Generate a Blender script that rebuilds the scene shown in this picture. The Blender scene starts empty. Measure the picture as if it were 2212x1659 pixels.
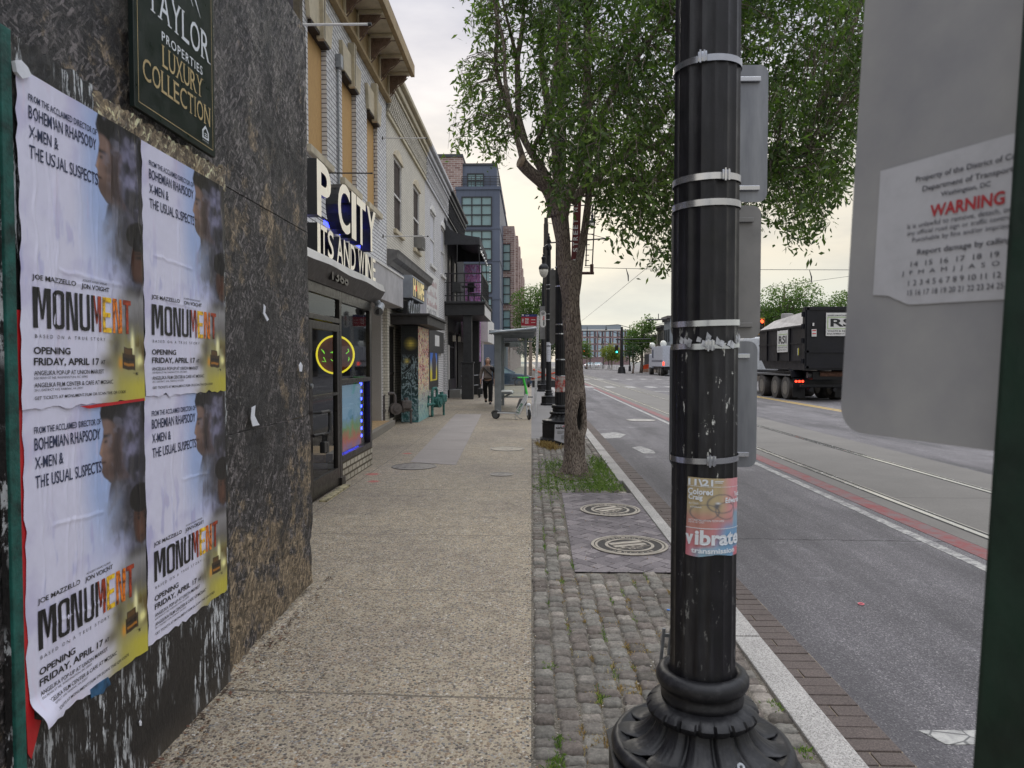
import bpy, bmesh, math, random
import numpy as np
from mathutils import Vector, Matrix, noise as mnoise
rad = math.radians
C = bpy.context.scene.collection
# ------------------------------------------------------------------ camera, sky, sun, exposure
EYE = 1.6; YAW = rad(1.57); PIT = rad(1.85); FPX = 1534.0
cam_d = bpy.data.cameras.new('camera'); cam = bpy.data.objects.new('camera', cam_d); C.objects.link(cam)
cam.location = (0, 0, EYE); cam.rotation_euler = (rad(90) - PIT, 0, YAW)
cam_d.sensor_fit = 'HORIZONTAL'; cam_d.sensor_width = 36.0; cam_d.lens = 36.0 * FPX / 2212.0
cam_d.clip_start = 0.02; cam_d.clip_end = 3000
cam_d.dof.use_dof = True; cam_d.dof.focus_distance = 11.0; cam_d.dof.aperture_fstop = 9.5
bpy.context.scene.camera = cam
sc = bpy.context.scene
sc.view_settings.view_transform = 'Standard'; sc.view_settings.look = 'None'
sc.view_settings.exposure = 0.22; sc.view_settings.gamma = 1.0
try:
    sc.cycles.max_bounces = 6; sc.cycles.transparent_max_bounces = 12; sc.cycles.caustics_reflective = False; sc.cycles.caustics_refractive = False
except Exception: pass

SUN_EL, SUN_AZ = rad(24), rad(-8)       # sun behind thin cloud, beyond the far end of the street
w = bpy.data.worlds.new('World'); sc.world = w; w.use_nodes = True
nt = w.node_tree; nt.nodes.clear()
def wn(t, **k):
    n = nt.nodes.new(t)
    for a, b in k.items(): setattr(n, a, b)
    return n
def wl(a, b): nt.links.new(a, b)
wo = wn('ShaderNodeOutputWorld'); bg1 = wn('ShaderNodeBackground'); bg2 = wn('ShaderNodeBackground'); mx = wn('ShaderNodeMixShader')
sky = wn('ShaderNodeTexSky', sky_type='NISHITA'); sky.sun_disc = False; sky.sun_elevation = SUN_EL; sky.sun_rotation = SUN_AZ
bg1.inputs[1].default_value = 0.1; wl(sky.outputs[0], bg1.inputs[0])
tc = wn('ShaderNodeTexCoord'); sep = wn('ShaderNodeSeparateXYZ'); wl(tc.outputs['Generated'], sep.inputs[0])
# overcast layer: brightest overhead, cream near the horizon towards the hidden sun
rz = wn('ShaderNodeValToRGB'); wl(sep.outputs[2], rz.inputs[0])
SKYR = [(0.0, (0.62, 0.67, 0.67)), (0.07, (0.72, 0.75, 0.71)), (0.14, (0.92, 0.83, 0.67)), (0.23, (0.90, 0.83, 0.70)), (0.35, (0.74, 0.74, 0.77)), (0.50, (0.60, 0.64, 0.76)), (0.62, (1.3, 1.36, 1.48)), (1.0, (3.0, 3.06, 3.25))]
def setramp(r, st):
    e = r.color_ramp.elements
    while len(e) > 1: e.remove(e[0])
    e[0].position = st[0][0]; e[0].color = tuple(st[0][1]) + (1,)
    for p, c in st[1:]:
        x = e.new(p); x.color = tuple(c) + (1,)
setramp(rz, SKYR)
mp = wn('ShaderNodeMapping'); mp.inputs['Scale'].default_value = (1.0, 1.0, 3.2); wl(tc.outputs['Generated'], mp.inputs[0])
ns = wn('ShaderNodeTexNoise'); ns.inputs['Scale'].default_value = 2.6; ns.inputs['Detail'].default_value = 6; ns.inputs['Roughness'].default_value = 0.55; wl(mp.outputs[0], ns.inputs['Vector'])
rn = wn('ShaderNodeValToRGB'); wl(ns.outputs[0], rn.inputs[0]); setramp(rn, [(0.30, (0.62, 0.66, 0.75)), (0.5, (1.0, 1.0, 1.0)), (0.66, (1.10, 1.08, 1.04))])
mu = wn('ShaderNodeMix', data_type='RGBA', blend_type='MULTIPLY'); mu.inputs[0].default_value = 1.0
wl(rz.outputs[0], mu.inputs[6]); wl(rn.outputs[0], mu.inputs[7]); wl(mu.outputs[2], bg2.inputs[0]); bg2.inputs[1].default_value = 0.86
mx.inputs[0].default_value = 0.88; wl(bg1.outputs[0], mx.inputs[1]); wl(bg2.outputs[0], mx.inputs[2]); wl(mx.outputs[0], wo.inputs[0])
sl = bpy.data.lights.new('sun', 'SUN'); sl.energy = 0.9; sl.angle = rad(22); sl.color = (1.0, 0.93, 0.82)
so = bpy.data.objects.new('sun', sl); C.objects.link(so)
so.rotation_euler = (rad(90) - SUN_EL, 0, rad(180) + 0.14)

# ------------------------------------------------------------------ picture measurements to points of the place
def ray(px, py):
    f = Vector((-math.sin(YAW) * math.cos(PIT), math.cos(YAW) * math.cos(PIT), -math.sin(PIT)))
    r = Vector((math.cos(YAW), math.sin(YAW), 0)); u = Vector((-math.sin(YAW) * math.sin(PIT), math.cos(YAW) * math.sin(PIT), math.cos(PIT)))
    return f + r * ((px - 1106.0) / FPX) + u * (-(py - 829.5) / FPX)
def G(px, py, z=0.0):
    d = ray(px, py); t = (z - EYE) / d.z; return (d.x * t, d.y * t)
def atY(px, py, Y):
    d = ray(px, py); t = Y / d.y; return (d.x * t, EYE + d.z * t)
def atX(px, py, X):
    d = ray(px, py); t = X / d.x; return (d.y * t, EYE + d.z * t)

# ------------------------------------------------------------------ object helpers
WL = {}
def tag(o, label=None, cat=None, group=None, kind=None):
    if label: o['label'] = label
    if cat: o['category'] = cat
    if group: o['group'] = group
    if kind: o['kind'] = kind
    return o
def thing(name, label, cat, loc=(0, 0, 0), group=None):
    o = bpy.data.objects.new(name, None); C.objects.link(o); o.empty_display_size = 0.2
    o.location = loc; WL[o] = Vector(loc)
    return tag(o, label, cat, group)
class MB:
    def __init__(s): s.v = []; s.f = []; s.m = []; s.col = None
    def add(s, vs, fs, m=0):
        b = len(s.v); s.v += [tuple(p) for p in vs]; s.f += [tuple(i + b for i in f) for f in fs]; s.m += [m] * len(fs); return s
    def box(s, x0, x1, y0, y1, z0, z1, m=0, bev=0.0):
        if x0 > x1: x0, x1 = x1, x0
        if y0 > y1: y0, y1 = y1, y0
        if z0 > z1: z0, z1 = z1, z0
        if bev <= 0:
            v = [(x, y, z) for z in (z0, z1) for y in (y0, y1) for x in (x0, x1)]
            return s.add(v, [(0, 2, 3, 1), (4, 5, 7, 6), (0, 1, 5, 4), (2, 6, 7, 3), (0, 4, 6, 2), (1, 3, 7, 5)], m)
        bm = bmesh.new(); bmesh.ops.create_cube(bm, size=1.0)
        for q in bm.verts: q.co = Vector(((x0 + x1) / 2 + q.co.x * (x1 - x0), (y0 + y1) / 2 + q.co.y * (y1 - y0), (z0 + z1) / 2 + q.co.z * (z1 - z0)))
        bmesh.ops.bevel(bm, geom=bm.edges[:], offset=bev, segments=2, affect='EDGES', profile=0.6)
        return s.bm(bm, m)
    def bm(s, bm, m=0):
        bm.verts.index_update(); s.add([q.co[:] for q in bm.verts], [[q.index for q in f.verts] for f in bm.faces], m); bm.free(); return s
    def quad(s, a, b, c, d, m=0): return s.add([a, b, c, d], [(0, 1, 2, 3)], m)
    def tube(s, pts, rs, n=10, m=0, cap=True):
        pts = [Vector(p) for p in pts]
        if not isinstance(rs, (list, tuple)): rs = [rs] * len(pts)
        vs = []; fs = []; ref = None
        for i, p in enumerate(pts):
            t = (pts[min(i + 1, len(pts) - 1)] - pts[max(i - 1, 0)])
            if t.length < 1e-9: t = Vector((0, 0, 1))
            t.normalize()
            if ref is None: ref = Vector((0, 0, 1)) if abs(t.z) < 0.9 else Vector((1, 0, 0))
            a = (ref - t * ref.dot(t))
            if a.length < 1e-5: a = Vector((0, 1, 0)) - t * t.y
            a.normalize(); ref = a; b = t.cross(a)
            for k in range(n):
                an = 2 * math.pi * k / n; vs.append(p + (a * math.cos(an) + b * math.sin(an)) * rs[i])
        for i in range(len(pts) - 1):
            for k in range(n):
                fs.append((i * n + k, i * n + (k + 1) % n, (i + 1) * n + (k + 1) % n, (i + 1) * n + k))
        if cap:
            fs.append(tuple(reversed(range(n)))); fs.append(tuple((len(pts) - 1) * n + k for k in range(n)))
        return s.add(vs, fs, m)
    def lathe(s, c, prof, n=24, m=0, fl=0, fa=0.0, cap=True, rot=0.0):
        vs = []; fs = []
        for (r, z) in prof:
            for k in range(n):
                an = 2 * math.pi * k / n + rot; rr = r * (1 - fa * (0.5 + 0.5 * math.cos(an * fl)) if fl else 1)
                vs.append((c[0] + rr * math.cos(an), c[1] + rr * math.sin(an), c[2] + z))
        for i in range(len(prof) - 1):
            for k in range(n): fs.append((i * n + k, i * n + (k + 1) % n, (i + 1) * n + (k + 1) % n, (i + 1) * n + k))
        if cap:
            fs.append(tuple(reversed(range(n)))); fs.append(tuple((len(prof) - 1) * n + k for k in range(n)))
        return s.add(vs, fs, m)
    def prism(s, poly, ax, d0, d1, m=0):
        # poly: 2D outline; ax: axis of extrusion ('x': poly=(y,z), 'y': poly=(x,z), 'z': poly=(x,y))
        n = len(poly)
        def P(p, d): return (d, p[0], p[1]) if ax == 'x' else ((p[0], d, p[1]) if ax == 'y' else (p[0], p[1], d))
        vs = [P(p, d0) for p in poly] + [P(p, d1) for p in poly]
        fs = [tuple(range(n)), tuple(reversed(range(n, 2 * n)))] + [(i, (i + 1) % n, n + (i + 1) % n, n + i) for i in range(n)]
        return s.add(vs, fs, m)
    def ball(s, c, r, n=10, k=7, m=0):
        if not isinstance(r, (tuple, list)): r = (r, r, r)
        pr = [(math.sin(math.pi * i / k), -math.cos(math.pi * i / k)) for i in range(k + 1)]
        pr[0] = (0.02, -1); pr[-1] = (0.02, 1); b = len(s.v); s.lathe((0, 0, 0), pr, n, m)
        for i in range(b, len(s.v)):
            p = s.v[i]; s.v[i] = (c[0] + p[0] * r[0], c[1] + p[1] * r[1], c[2] + p[2] * r[2])
        return s
    def xf(s, M, b=0):
        for i in range(b, len(s.v)): s.v[i] = tuple(M @ Vector(s.v[i]))
        return s
    def build(s, name, mats, parent=None, smooth=False, origin=None, fixn=True):
        me = bpy.data.meshes.new(name)
        off = WL.get(parent, Vector((0, 0, 0))) if parent else Vector((0, 0, 0))
        oo = Vector(origin) if origin is not None else None
        if oo is not None: off = oo
        me.from_pydata([(p[0] - off.x, p[1] - off.y, p[2] - off.z) for p in s.v], [], s.f)
        if not isinstance(mats, (list, tuple)): mats = [mats]
        for q in mats: me.materials.append(q)
        if len(mats) > 1: me.polygons.foreach_set('material_index', s.m)
        if smooth: me.polygons.foreach_set('use_smooth', [True] * len(me.polygons))
        if fixn and len(s.f) < 60000:
            bm = bmesh.new(); bm.from_mesh(me); bmesh.ops.recalc_face_normals(bm, faces=bm.faces); bm.to_mesh(me); bm.free()
        if smooth == 'auto':
            try: me.set_sharp_from_angle(angle=rad(38))
            except Exception: pass
        me.update()
        o = bpy.data.objects.new(name, me); C.objects.link(o)
        if parent:
            o.parent = parent; WL[o] = off
        elif oo is not None: o.location = oo; WL[o] = oo
        else: WL[o] = Vector((0, 0, 0))
        return o
def struct(name, mb, mats, **k):
    o = mb.build(name, mats, **k); o['kind'] = 'structure'; return o
def copy_tree(o, parent=None, loc=None, rotz=None, label=None):
    c = o.copy(); C.objects.link(c); c.parent = parent
    if loc is not None: c.location = loc
    if rotz is not None: c.rotation_euler.z = rotz
    if label: c['label'] = label
    for ch in list(o.children): copy_tree(ch, c)
    return c
def turn(o, deg): o.rotation_euler.z = rad(deg)

# ------------------------------------------------------------------ materials
class NT:
    def __init__(s, name):
        s.mat = bpy.data.materials.new(name); s.mat.use_nodes = True; s.t = s.mat.node_tree; s.t.nodes.clear()
        s.out = s.t.nodes.new('ShaderNodeOutputMaterial'); s.b = s.t.nodes.new('ShaderNodeBsdfPrincipled'); s.t.links.new(s.b.outputs[0], s.out.inputs[0])
        g = s.t.nodes.new('ShaderNodeNewGeometry'); s.pos = g.outputs['Position']; s.geo = g
    def n(s, t, **k):
        x = s.t.nodes.new(t)
        for a, b in k.items(): setattr(x, a, b)
        return x
    def l(s, a, b):
        if hasattr(a, 'node'): s.t.links.new(a, b)
        elif isinstance(a, (tuple, list)): b.default_value = tuple(a) + ((1,) if len(a) == 3 and len(b.default_value) == 4 else ())
        else: b.default_value = a
    def map(s, scale=(1, 1, 1), loc=(0, 0, 0), rot=(0, 0, 0), vec=None, tex=False):
        m = s.n('ShaderNodeMapping')
        if tex: m.vector_type = 'TEXTURE'
        s.l(vec or s.pos, m.inputs[0]); m.inputs['Scale'].default_value = scale; m.inputs['Location'].default_value = loc; m.inputs['Rotation'].default_value = rot
        return m.outputs[0]
    def noise(s, scale, detail=3, rough=0.5, vec=None, dist=0.0, out=0):
        x = s.n('ShaderNodeTexNoise'); s.l(vec or s.pos, x.inputs['Vector']); x.inputs['Scale'].default_value = scale; x.inputs['Detail'].default_value = detail
        x.inputs['Roughness'].default_value = rough; x.inputs['Distortion'].default_value = dist; return x.outputs[out]
    def vor(s, scale, feature='F1', out='Distance', vec=None, rnd=1.0):
        x = s.n('ShaderNodeTexVoronoi', feature=feature); s.l(vec or s.pos, x.inputs['Vector']); x.inputs['Scale'].default_value = scale; x.inputs['Randomness'].default_value = rnd; return x.outputs[out]
    def ramp(s, fac, st, interp='LINEAR'):
        r = s.n('ShaderNodeValToRGB'); s.l(fac, r.inputs[0]); r.color_ramp.interpolation = interp
        setramp(r, [(p, (c if isinstance(c, (tuple, list)) else (c, c, c))) for p, c in st]); return r.outputs[0]
    def mix(s, fac, a, b, mode='MIX'):
        m = s.n('ShaderNodeMix', data_type='RGBA', blend_type=mode); s.l(fac, m.inputs[0]); s.l(a, m.inputs[6]); s.l(b, m.inputs[7]); return m.outputs[2]
    def math(s, op, a, b=0.0, clamp=False):
        m = s.n('ShaderNodeMath', operation=op); m.use_clamp = clamp; s.l(a, m.inputs[0]); s.l(b, m.inputs[1]); return m.outputs[0]
    def xyz(s, vec=None):
        q = s.n('ShaderNodeSeparateXYZ'); s.l(vec or s.pos, q.inputs[0]); return q.outputs
    def comb(s, x, y, z=0.0):
        q = s.n('ShaderNodeCombineXYZ'); s.l(x, q.inputs[0]); s.l(y, q.inputs[1]); s.l(z, q.inputs[2]); return q.outputs[0]
    def bump(s, h, strength=0.5, dist=0.01, normal=None):
        q = s.n('ShaderNodeBump'); q.inputs['Strength'].default_value = strength; q.inputs['Distance'].default_value = dist; s.l(h, q.inputs['Height'])
        if normal is not None: s.l(normal, q.inputs['Normal'])
        return q.outputs[0]
    def done(s, col, rough=0.8, metal=0.0, normal=None, spec=None, emit=None, estr=1.0, alpha=None, trans=None):
        s.l(col, s.b.inputs['Base Color']); s.l(rough, s.b.inputs['Roughness']); s.l(metal, s.b.inputs['Metallic'])
        if normal is not None: s.l(normal, s.b.inputs['Normal'])
        if spec is not None: s.l(spec, s.b.inputs['Specular IOR Level'])
        if emit is not None: s.l(emit, s.b.inputs['Emission Color']); s.l(estr, s.b.inputs['Emission Strength'])
        if alpha is not None: s.l(alpha, s.b.inputs['Alpha'])
        if trans is not None: s.l(trans, s.b.inputs['Transmission Weight'])
        return s.mat
MC = {}
def M(name, col, rough=0.7, metal=0.0, var=0.12, scale=6.0, bump=0.15, bs=60.0, emit=None, estr=1.0, dirt=0.0, spec=None):
    """painted / plain surface with uneven tone, fine grain and optional dirt blotches"""
    if name in MC: return MC[name]
    k = NT(name); nz = k.noise(scale, 5, 0.6)
    lo = tuple(c * (1 - var * 1.6) for c in col); hi = tuple(min(1, c * (1 + var)) for c in col)
    c = k.ramp(nz, [(0.3, lo), (0.5, col), (0.72, hi)])
    if dirt:
        d = k.ramp(k.noise(scale * 0.45, 8, 0.7), [(0.48, 0), (0.68, dirt)]); c = k.mix(d, c, tuple(x * 0.35 for x in col))
    r = k.ramp(k.noise(scale * 3, 3), [(0.3, max(0, rough - 0.08)), (0.7, min(1, rough + 0.08))])
    nn = k.bump(k.noise(bs, 3), bump, 0.004) if bump else None
    MC[name] = k.done(c, r, metal, nn, emit=emit, estr=estr, spec=spec); return MC[name]
def EM(name, col, s=1.0, base=None):
    if name in MC: return MC[name]
    k = NT(name); MC[name] = k.done(base or col, 0.4, emit=col, estr=s); return MC[name]
def brickmat(name, c1, c2, mortar, bw=0.215, bh=0.07, ms=0.012, rough=0.85, bump=0.6, var=0.2, soft=0.1, dirt=0.25, axis=None):
    if name in MC: return MC[name]
    k = NT(name); q = k.xyz(); u = k.math('ADD', q[0], q[1]) if axis is None else q[axis]
    if axis == 'floor': u = q[1]
    v = k.comb(u, q[2], 0)
    x = k.n('ShaderNodeTexBrick'); k.l(v, x.inputs['Vector']); x.inputs['Scale'].default_value = 1.0
    x.inputs['Brick Width'].default_value = bw; x.inputs['Row Height'].default_value = bh; x.inputs['Mortar Size'].default_value = ms
    x.inputs['Mortar Smooth'].default_value = soft; x.inputs['Bias'].default_value = 0.0
    x.inputs['Color1'].default_value = tuple(c1) + (1,); x.inputs['Color2'].default_value = tuple(c2) + (1,); x.inputs['Mortar'].default_value = tuple(mortar) + (1,)
    nz = k.ramp(k.noise(1.3, 6, 0.65), [(0.3, 1 - var), (0.7, 1.0)]); c = k.mix(1.0, x.outputs[0], nz, 'MULTIPLY')
    if dirt:
        d = k.ramp(k.noise(3.1, 8, 0.75), [(0.55, 0), (0.8, dirt)]); c = k.mix(d, c, tuple(z * 0.4 for z in c1))
    h = k.math('ADD', k.math('MULTIPLY', x.outputs['Fac'], -1.0), k.math('MULTIPLY', k.noise(70, 3), 0.35))
    MC[name] = k.done(c, rough, 0, k.bump(h, bump, 0.008)); return MC[name]
def glass(name, tint=(0.75, 0.8, 0.8), alpha=0.25, rough=0.03):
    """clear pane: mostly see-through with a coat of reflection"""
    if name in MC: return MC[name]
    k = NT(name); tr = k.n('ShaderNodeBsdfTransparent'); k.l(tint, tr.inputs[0]); gl = k.n('ShaderNodeBsdfGlossy'); gl.inputs['Roughness'].default_value = rough; k.l((0.7, 0.72, 0.75), gl.inputs[0])
    fr = k.n('ShaderNodeLayerWeight'); f = k.math('ADD', k.math('MULTIPLY', k.math('POWER', fr.outputs['Facing'], 4.0), .6), alpha, True)
    ms = k.n('ShaderNodeMixShader'); k.l(f, ms.inputs[0]); k.l(tr.outputs[0], ms.inputs[1]); k.l(gl.outputs[0], ms.inputs[2]); k.t.links.new(ms.outputs[0], k.out.inputs[0])
    MC[name] = k.mat; return k.mat
def darkpane(name, col=(0.02, 0.025, 0.03), rough=0.5):
    return M(name, col, rough, 0.0, 0.2, 1.5, 0.04, 2.0, spec=0.08)
# lettering -------------------------------------------------------------------
def text_verts(txt, size=1.0, sx=1.0, bold=0.0, ext=0.0, align='LEFT', space=1.0, line=1.0, res=3):
    cu = bpy.data.curves.new('t', 'FONT'); cu.body = txt; cu.size = size; cu.offset = bold; cu.extrude = ext; cu.align_x = align; cu.space_character = space; cu.space_line = line; cu.resolution_u = res
    ob = bpy.data.objects.new('t', cu); me = bpy.data.meshes.new_from_object(ob)
    vs = [(q.co.x * sx, q.co.y, q.co.z) for q in me.vertices]; fs = [tuple(p.vertices) for p in me.polygons]
    bpy.data.meshes.remove(me); bpy.data.objects.remove(ob); bpy.data.curves.remove(cu); return vs, fs
def put_text(mb, txt, fr, size, m=0, fitw=None, **k):
    """fr(u,v,w) -> world point; u to the reader's right, v up, w towards the reader. fitw: squeeze to this width"""
    vs, fs = text_verts(txt, size, **k)
    if not vs: return
    x0 = min(p[0] for p in vs); x1 = max(p[0] for p in vs); s = 1.0
    if fitw: s = fitw / (x1 - x0); vs = [((p[0] - x0) * s, p[1], p[2]) for p in vs]
    mb.add([fr(*p) for p in vs], fs, m)
def frame(o, U, V):
    o = Vector(o); U = Vector(U).normalized(); V = Vector(V).normalized(); W = U.cross(V)
    return lambda u, v, w_=0.0: tuple(o + U * u + V * v + W * w_)
def rnd_seed(n): random.seed(n); np.random.seed(n)
# ================================================================== GROUND
RZ = -0.12           # road level
def noisy_concrete(name, c, jx=None, jy=None):
    k = NT(name); n1 = k.noise(0.9, 6, 0.65); n2 = k.noise(45, 4, 0.6)
    col = k.ramp(n1, [(0.3, tuple(x * 0.78 for x in c)), (0.7, tuple(x * 1.12 for x in c))]); col = k.mix(0.35, col, k.ramp(n2, [(0.3, tuple(x * 0.6 for x in c)), (0.7, tuple(min(1, x * 1.3) for x in c))]))
    if jy:
        q = k.xyz(); d = k.math('ABSOLUTE', k.math('SUBTRACT', k.math('FRACT', k.math('DIVIDE', q[1], jy)), 0.5)); d = k.ramp(d, [(0.0, 1.0), (0.012 / jy, 0.0)]); col = k.mix(k.math('MULTIPLY', d, 0.7), col, (0.05, 0.045, 0.04))
    return k.done(col, 0.9, 0, k.bump(n2, 0.4, 0.004))
# exposed aggregate: pebbles of several colours set in pale mortar
def aggregate():
    k = NT('exposed_aggregate')
    wv = k.n('ShaderNodeVectorMath', operation='ADD'); k.l(k.pos, wv.inputs[0]); nn = k.n('ShaderNodeVectorMath', operation='SCALE'); k.l(k.noise(60, 2, 0.5, out=1), nn.inputs[0]); nn.inputs['Scale'].default_value = 0.006; k.l(nn.outputs[0], wv.inputs[1]); V = wv.outputs[0]
    V = k.map((1, 1, 0.05), vec=V)
    S = 72.0
    dist = k.vor(S, 'F1', 'Distance', V); ccol = k.vor(S, 'F1', 'Color', V); sp = k.n('ShaderNodeSeparateColor'); k.l(ccol, sp.inputs[0])
    peb = k.ramp(sp.outputs[0], [(0.0, (0.045, 0.040, 0.038)), (0.22, (0.14, 0.105, 0.075)), (0.40, (0.24, 0.17, 0.105)), (0.54, (0.12, 0.10, 0.09)), (0.68, (0.36, 0.30, 0.23)), (0.8, (0.12, 0.125, 0.13)), (0.92, (0.50, 0.47, 0.42)), (1.0, (0.30, 0.18, 0.08))], 'LINEAR')
    rsz = k.math('ADD', k.math('MULTIPLY', sp.outputs[1], 0.30), 0.42)
    edge = k.math('SUBTRACT', rsz, dist); mask = k.ramp(edge, [(0.0, 0), (0.10, 1)])
    mort = k.ramp(k.noise(150, 3), [(0.3, (0.235, 0.20, 0.15)), (0.7, (0.48, 0.42, 0.315))])
    col = k.mix(mask, mort, peb)
    big = k.ramp(k.noise(0.55, 5, 0.6), [(0.3, (0.74, 0.72, 0.74)), (0.5, (0.96, 0.95, 0.93)), (0.7, (1.1, 1.06, 1.0))]); col = k.mix(1.0, col, big, 'MULTIPLY')
    mid = k.ramp(k.noise(7, 4, 0.6), [(0.35, (0.82, 0.82, 0.82)), (0.65, (1.08, 1.08, 1.08))]); col = k.mix(1.0, col, mid, 'MULTIPLY')
    # red spray dots near the shop and dark gum spots
    q = k.xyz()
    for (x, y, r) in [(-2.1, 9.35, 0.13), (-2.25, 9.95, 0.15), (-2.15, 12.2, 0.13), (-1.75, 13.8, 0.11)]:
        dx = k.math('POWER', k.math('SUBTRACT', q[0], x), 2.0); dy = k.math('POWER', k.math('SUBTRACT', q[1], y), 2.0)
        dd = k.math('ADD', k.math('SQRT', k.math('ADD', dx, dy)), k.math('MULTIPLY', k.noise(22, 4, 0.8), 0.16)); mk = k.ramp(dd, [(r, 0.62), (r + 0.05, 0.0)]); col = k.mix(mk, col, (0.50, 0.045, 0.05))
    gum = k.vor(1.7, 'F1', 'Distance', k.map((1, 1, 0.01))); col = k.mix(k.ramp(gum, [(0.018, 0.75), (0.028, 0.0)]), col, (0.06, 0.055, 0.055))
    # tooled joints
    for (axis, at, wd) in [(1, 3.33, .006), (1, 4.88, .004), (1, 6.45, .006), (1, 8.75, .006), (1, 11.0, .004), (1, 13.9, .005), (1, 17.2, .006), (1, 20.5, .006), (1, 24, .006), (1, 28, .006), (0, -2.28, .004)]:
        a = k.math('ADD', q[axis], k.math('MULTIPLY', k.noise(3.0, 3), 0.03)); a = k.math('ADD', a, k.math('MULTIPLY', q[1 - axis], 0.035 if axis == 1 else 0.0)); d = k.math('ABSOLUTE', k.math('SUBTRACT', a, at)); col = k.mix(k.ramp(d, [(wd * .8, 0.8), (wd * 1.8, 0.0)]), col, (0.085, 0.07, 0.055))
    h = k.math('MULTIPLY', mask, k.math('SUBTRACT', 0.75, dist))
    return k.done(col, k.ramp(mask, [(0, 0.95), (1, 0.62)]), 0, k.bump(h, 0.75, 0.006))
AGG = aggregate()
def asphalt():
    k = NT('worn_asphalt'); V = k.map((1, 1, 0.05))
    d = k.vor(150, 'F1', 'Color', V); sp = k.n('ShaderNodeSeparateColor'); k.l(d, sp.inputs[0])
    st = k.ramp(sp.outputs[0], [(0.0, (0.075, 0.070, 0.076)), (0.6, (0.125, 0.117, 0.123)), (0.9, (0.17, 0.16, 0.165)), (0.98, (0.30, 0.285, 0.28))])
    big = k.ramp(k.noise(0.35, 6, 0.6), [(0.3, 0.72), (0.7, 1.22)]); c = k.mix(1.0, st, big, 'MULTIPLY')
    streak = k.ramp(k.noise(1.0, 6, 0.7, k.map((1.6, 0.12, 1))), [(0.40, 0.80), (0.62, 1.18)]); c = k.mix(1.0, c, streak, 'MULTIPLY')
    pale = k.ramp(k.noise(1.1, 8, 0.72), [(0.58, 0), (0.72, 0.55)]); oil = k.ramp(k.noise(.9, 5, .6, k.map((1.3, .25, 1), (7, 0, 0))), [(.50, 0), (.66, .55)]); c = k.mix(oil, c, (.05, .047, .05)); c = k.mix(pale, c, (0.36, 0.35, 0.36))
    cr = k.vor(0.16, 'DISTANCE_TO_EDGE', 'Distance', k.map((1, 1, 0.01), vec=None)); q = k.xyz()
    for (at, sl) in [(7.05, 0.03), (12.6, -0.02), (22, 0.02)]:
        a = k.math('ADD', k.math('ADD', q[1], k.math('MULTIPLY', q[0], sl)), k.math('MULTIPLY', k.noise(2.2, 5, 0.7), 0.22)); dd = k.math('ABSOLUTE', k.math('SUBTRACT', a, at)); c = k.mix(k.ramp(dd, [(0.006, 0.85), (0.016, 0)]), c, (0.02, 0.02, 0.02))
    return k.done(c, 0.86, 0, k.bump(k.vor(150, 'F1', 'Distance', V), 0.5, 0.005))
ASPH = asphalt()
WALKC = noisy_concrete('walk_concrete', (0.30, 0.27, 0.25), jy=1.5)
SLABC = noisy_concrete('track_concrete', (0.165, 0.155, 0.142), jy=6.0)
# base ground to the horizon
g = MB(); g.quad((-700, -60, -0.2), (700, -60, -0.2), (700, 1500, -0.2), (-700, 1500, -0.2)); struct('ground', g, M('far_ground', (0.16, 0.16, 0.15), 0.95, 0, 0.2, 0.05))
g = MB(); g.box(-14, -0.0, -6, 48.0, -0.19, 0.0); struct('sidewalk', g, AGG)
g = MB(); g.box(-14, 1.16, 66.0, 420.0, -0.19, 0.0); struct('far_sidewalk', g, AGG)
g = MB(); n0 = [(-1.95, 11.05), (-1.15, 10.82), (-1.35, 21.2), (-2.3, 21.25)]; n0 = [(-1.92, 11.15), (-1.16, 10.85), (-1.50, 21.3), (-2.28, 21.3)]
g.prism(n0, 'z', -0.02, 0.004); struct('concrete_strip', g, WALKC)
g = MB(); g.quad((1.33, -30, RZ), (40, -30, RZ), (40, 620, RZ), (1.33, 620, RZ)); g.quad((-300, 49.0, RZ), (1.33, 49.0, RZ), (1.33, 65.0, RZ), (-300, 65.0, RZ)); struct('road', g, ASPH)
g = MB(); g.box(4.16, 6.95, -6, 400, RZ - 0.03, RZ + 0.004); struct('track_slab', g, SLABC)
REDP = NT('red_lane_paint'); REDP.done(REDP.mix(REDP.ramp(REDP.noise(5, 8, 0.75), [(0.40, 0), (0.60, 0.85)]), (0.22, 0.05, 0.052), (0.15, 0.125, 0.125)), 0.8, 0, REDP.bump(REDP.noise(150, 2), 0.4, 0.004))
def roadpaint(name, c=(0.44, 0.43, 0.40), wear=0.5, crack=0.0):
    k = NT(name); m_ = k.ramp(k.noise(14, 8, 0.75), [(0.48 - wear * 0.12, 1), (0.56, 1 - wear * 1.3)]); col = k.mix(m_, (0.15, 0.145, 0.15), c)
    if crack:
        e = k.vor(9, 'DISTANCE_TO_EDGE', 'Distance', k.map((1, 1, 0.02))); col = k.mix(k.ramp(e, [(0.02, 0.85), (0.05, 0)]), col, (0.08, 0.08, 0.08))
    return k.done(col, 0.75, 0, k.bump(k.noise(120, 3), 0.4, 0.003))
WHP = roadpaint('white_road_paint', wear=0.7); YEP = roadpaint('yellow_road_paint', (0.62, 0.40, 0.06), 0.3); WHC = roadpaint('cracked_white_paint', wear=0.35, crack=1)
g = MB(); g.box(3.93, 4.155, -6, 60, RZ - 0.02, RZ + 0.004); struct('red_lane_strip', g, REDP.mat)
def mark(name, quads, mt, z=RZ + 0.004):
    g = MB()
    for q in quads: g.prism(q, 'z', z - 0.01, z)
    return struct(name, g, mt)
mark('white_lane_line', [[(3.70, -6), (3.81, -6), (3.86, 44), (3.75, 44)]], WHP)
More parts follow.
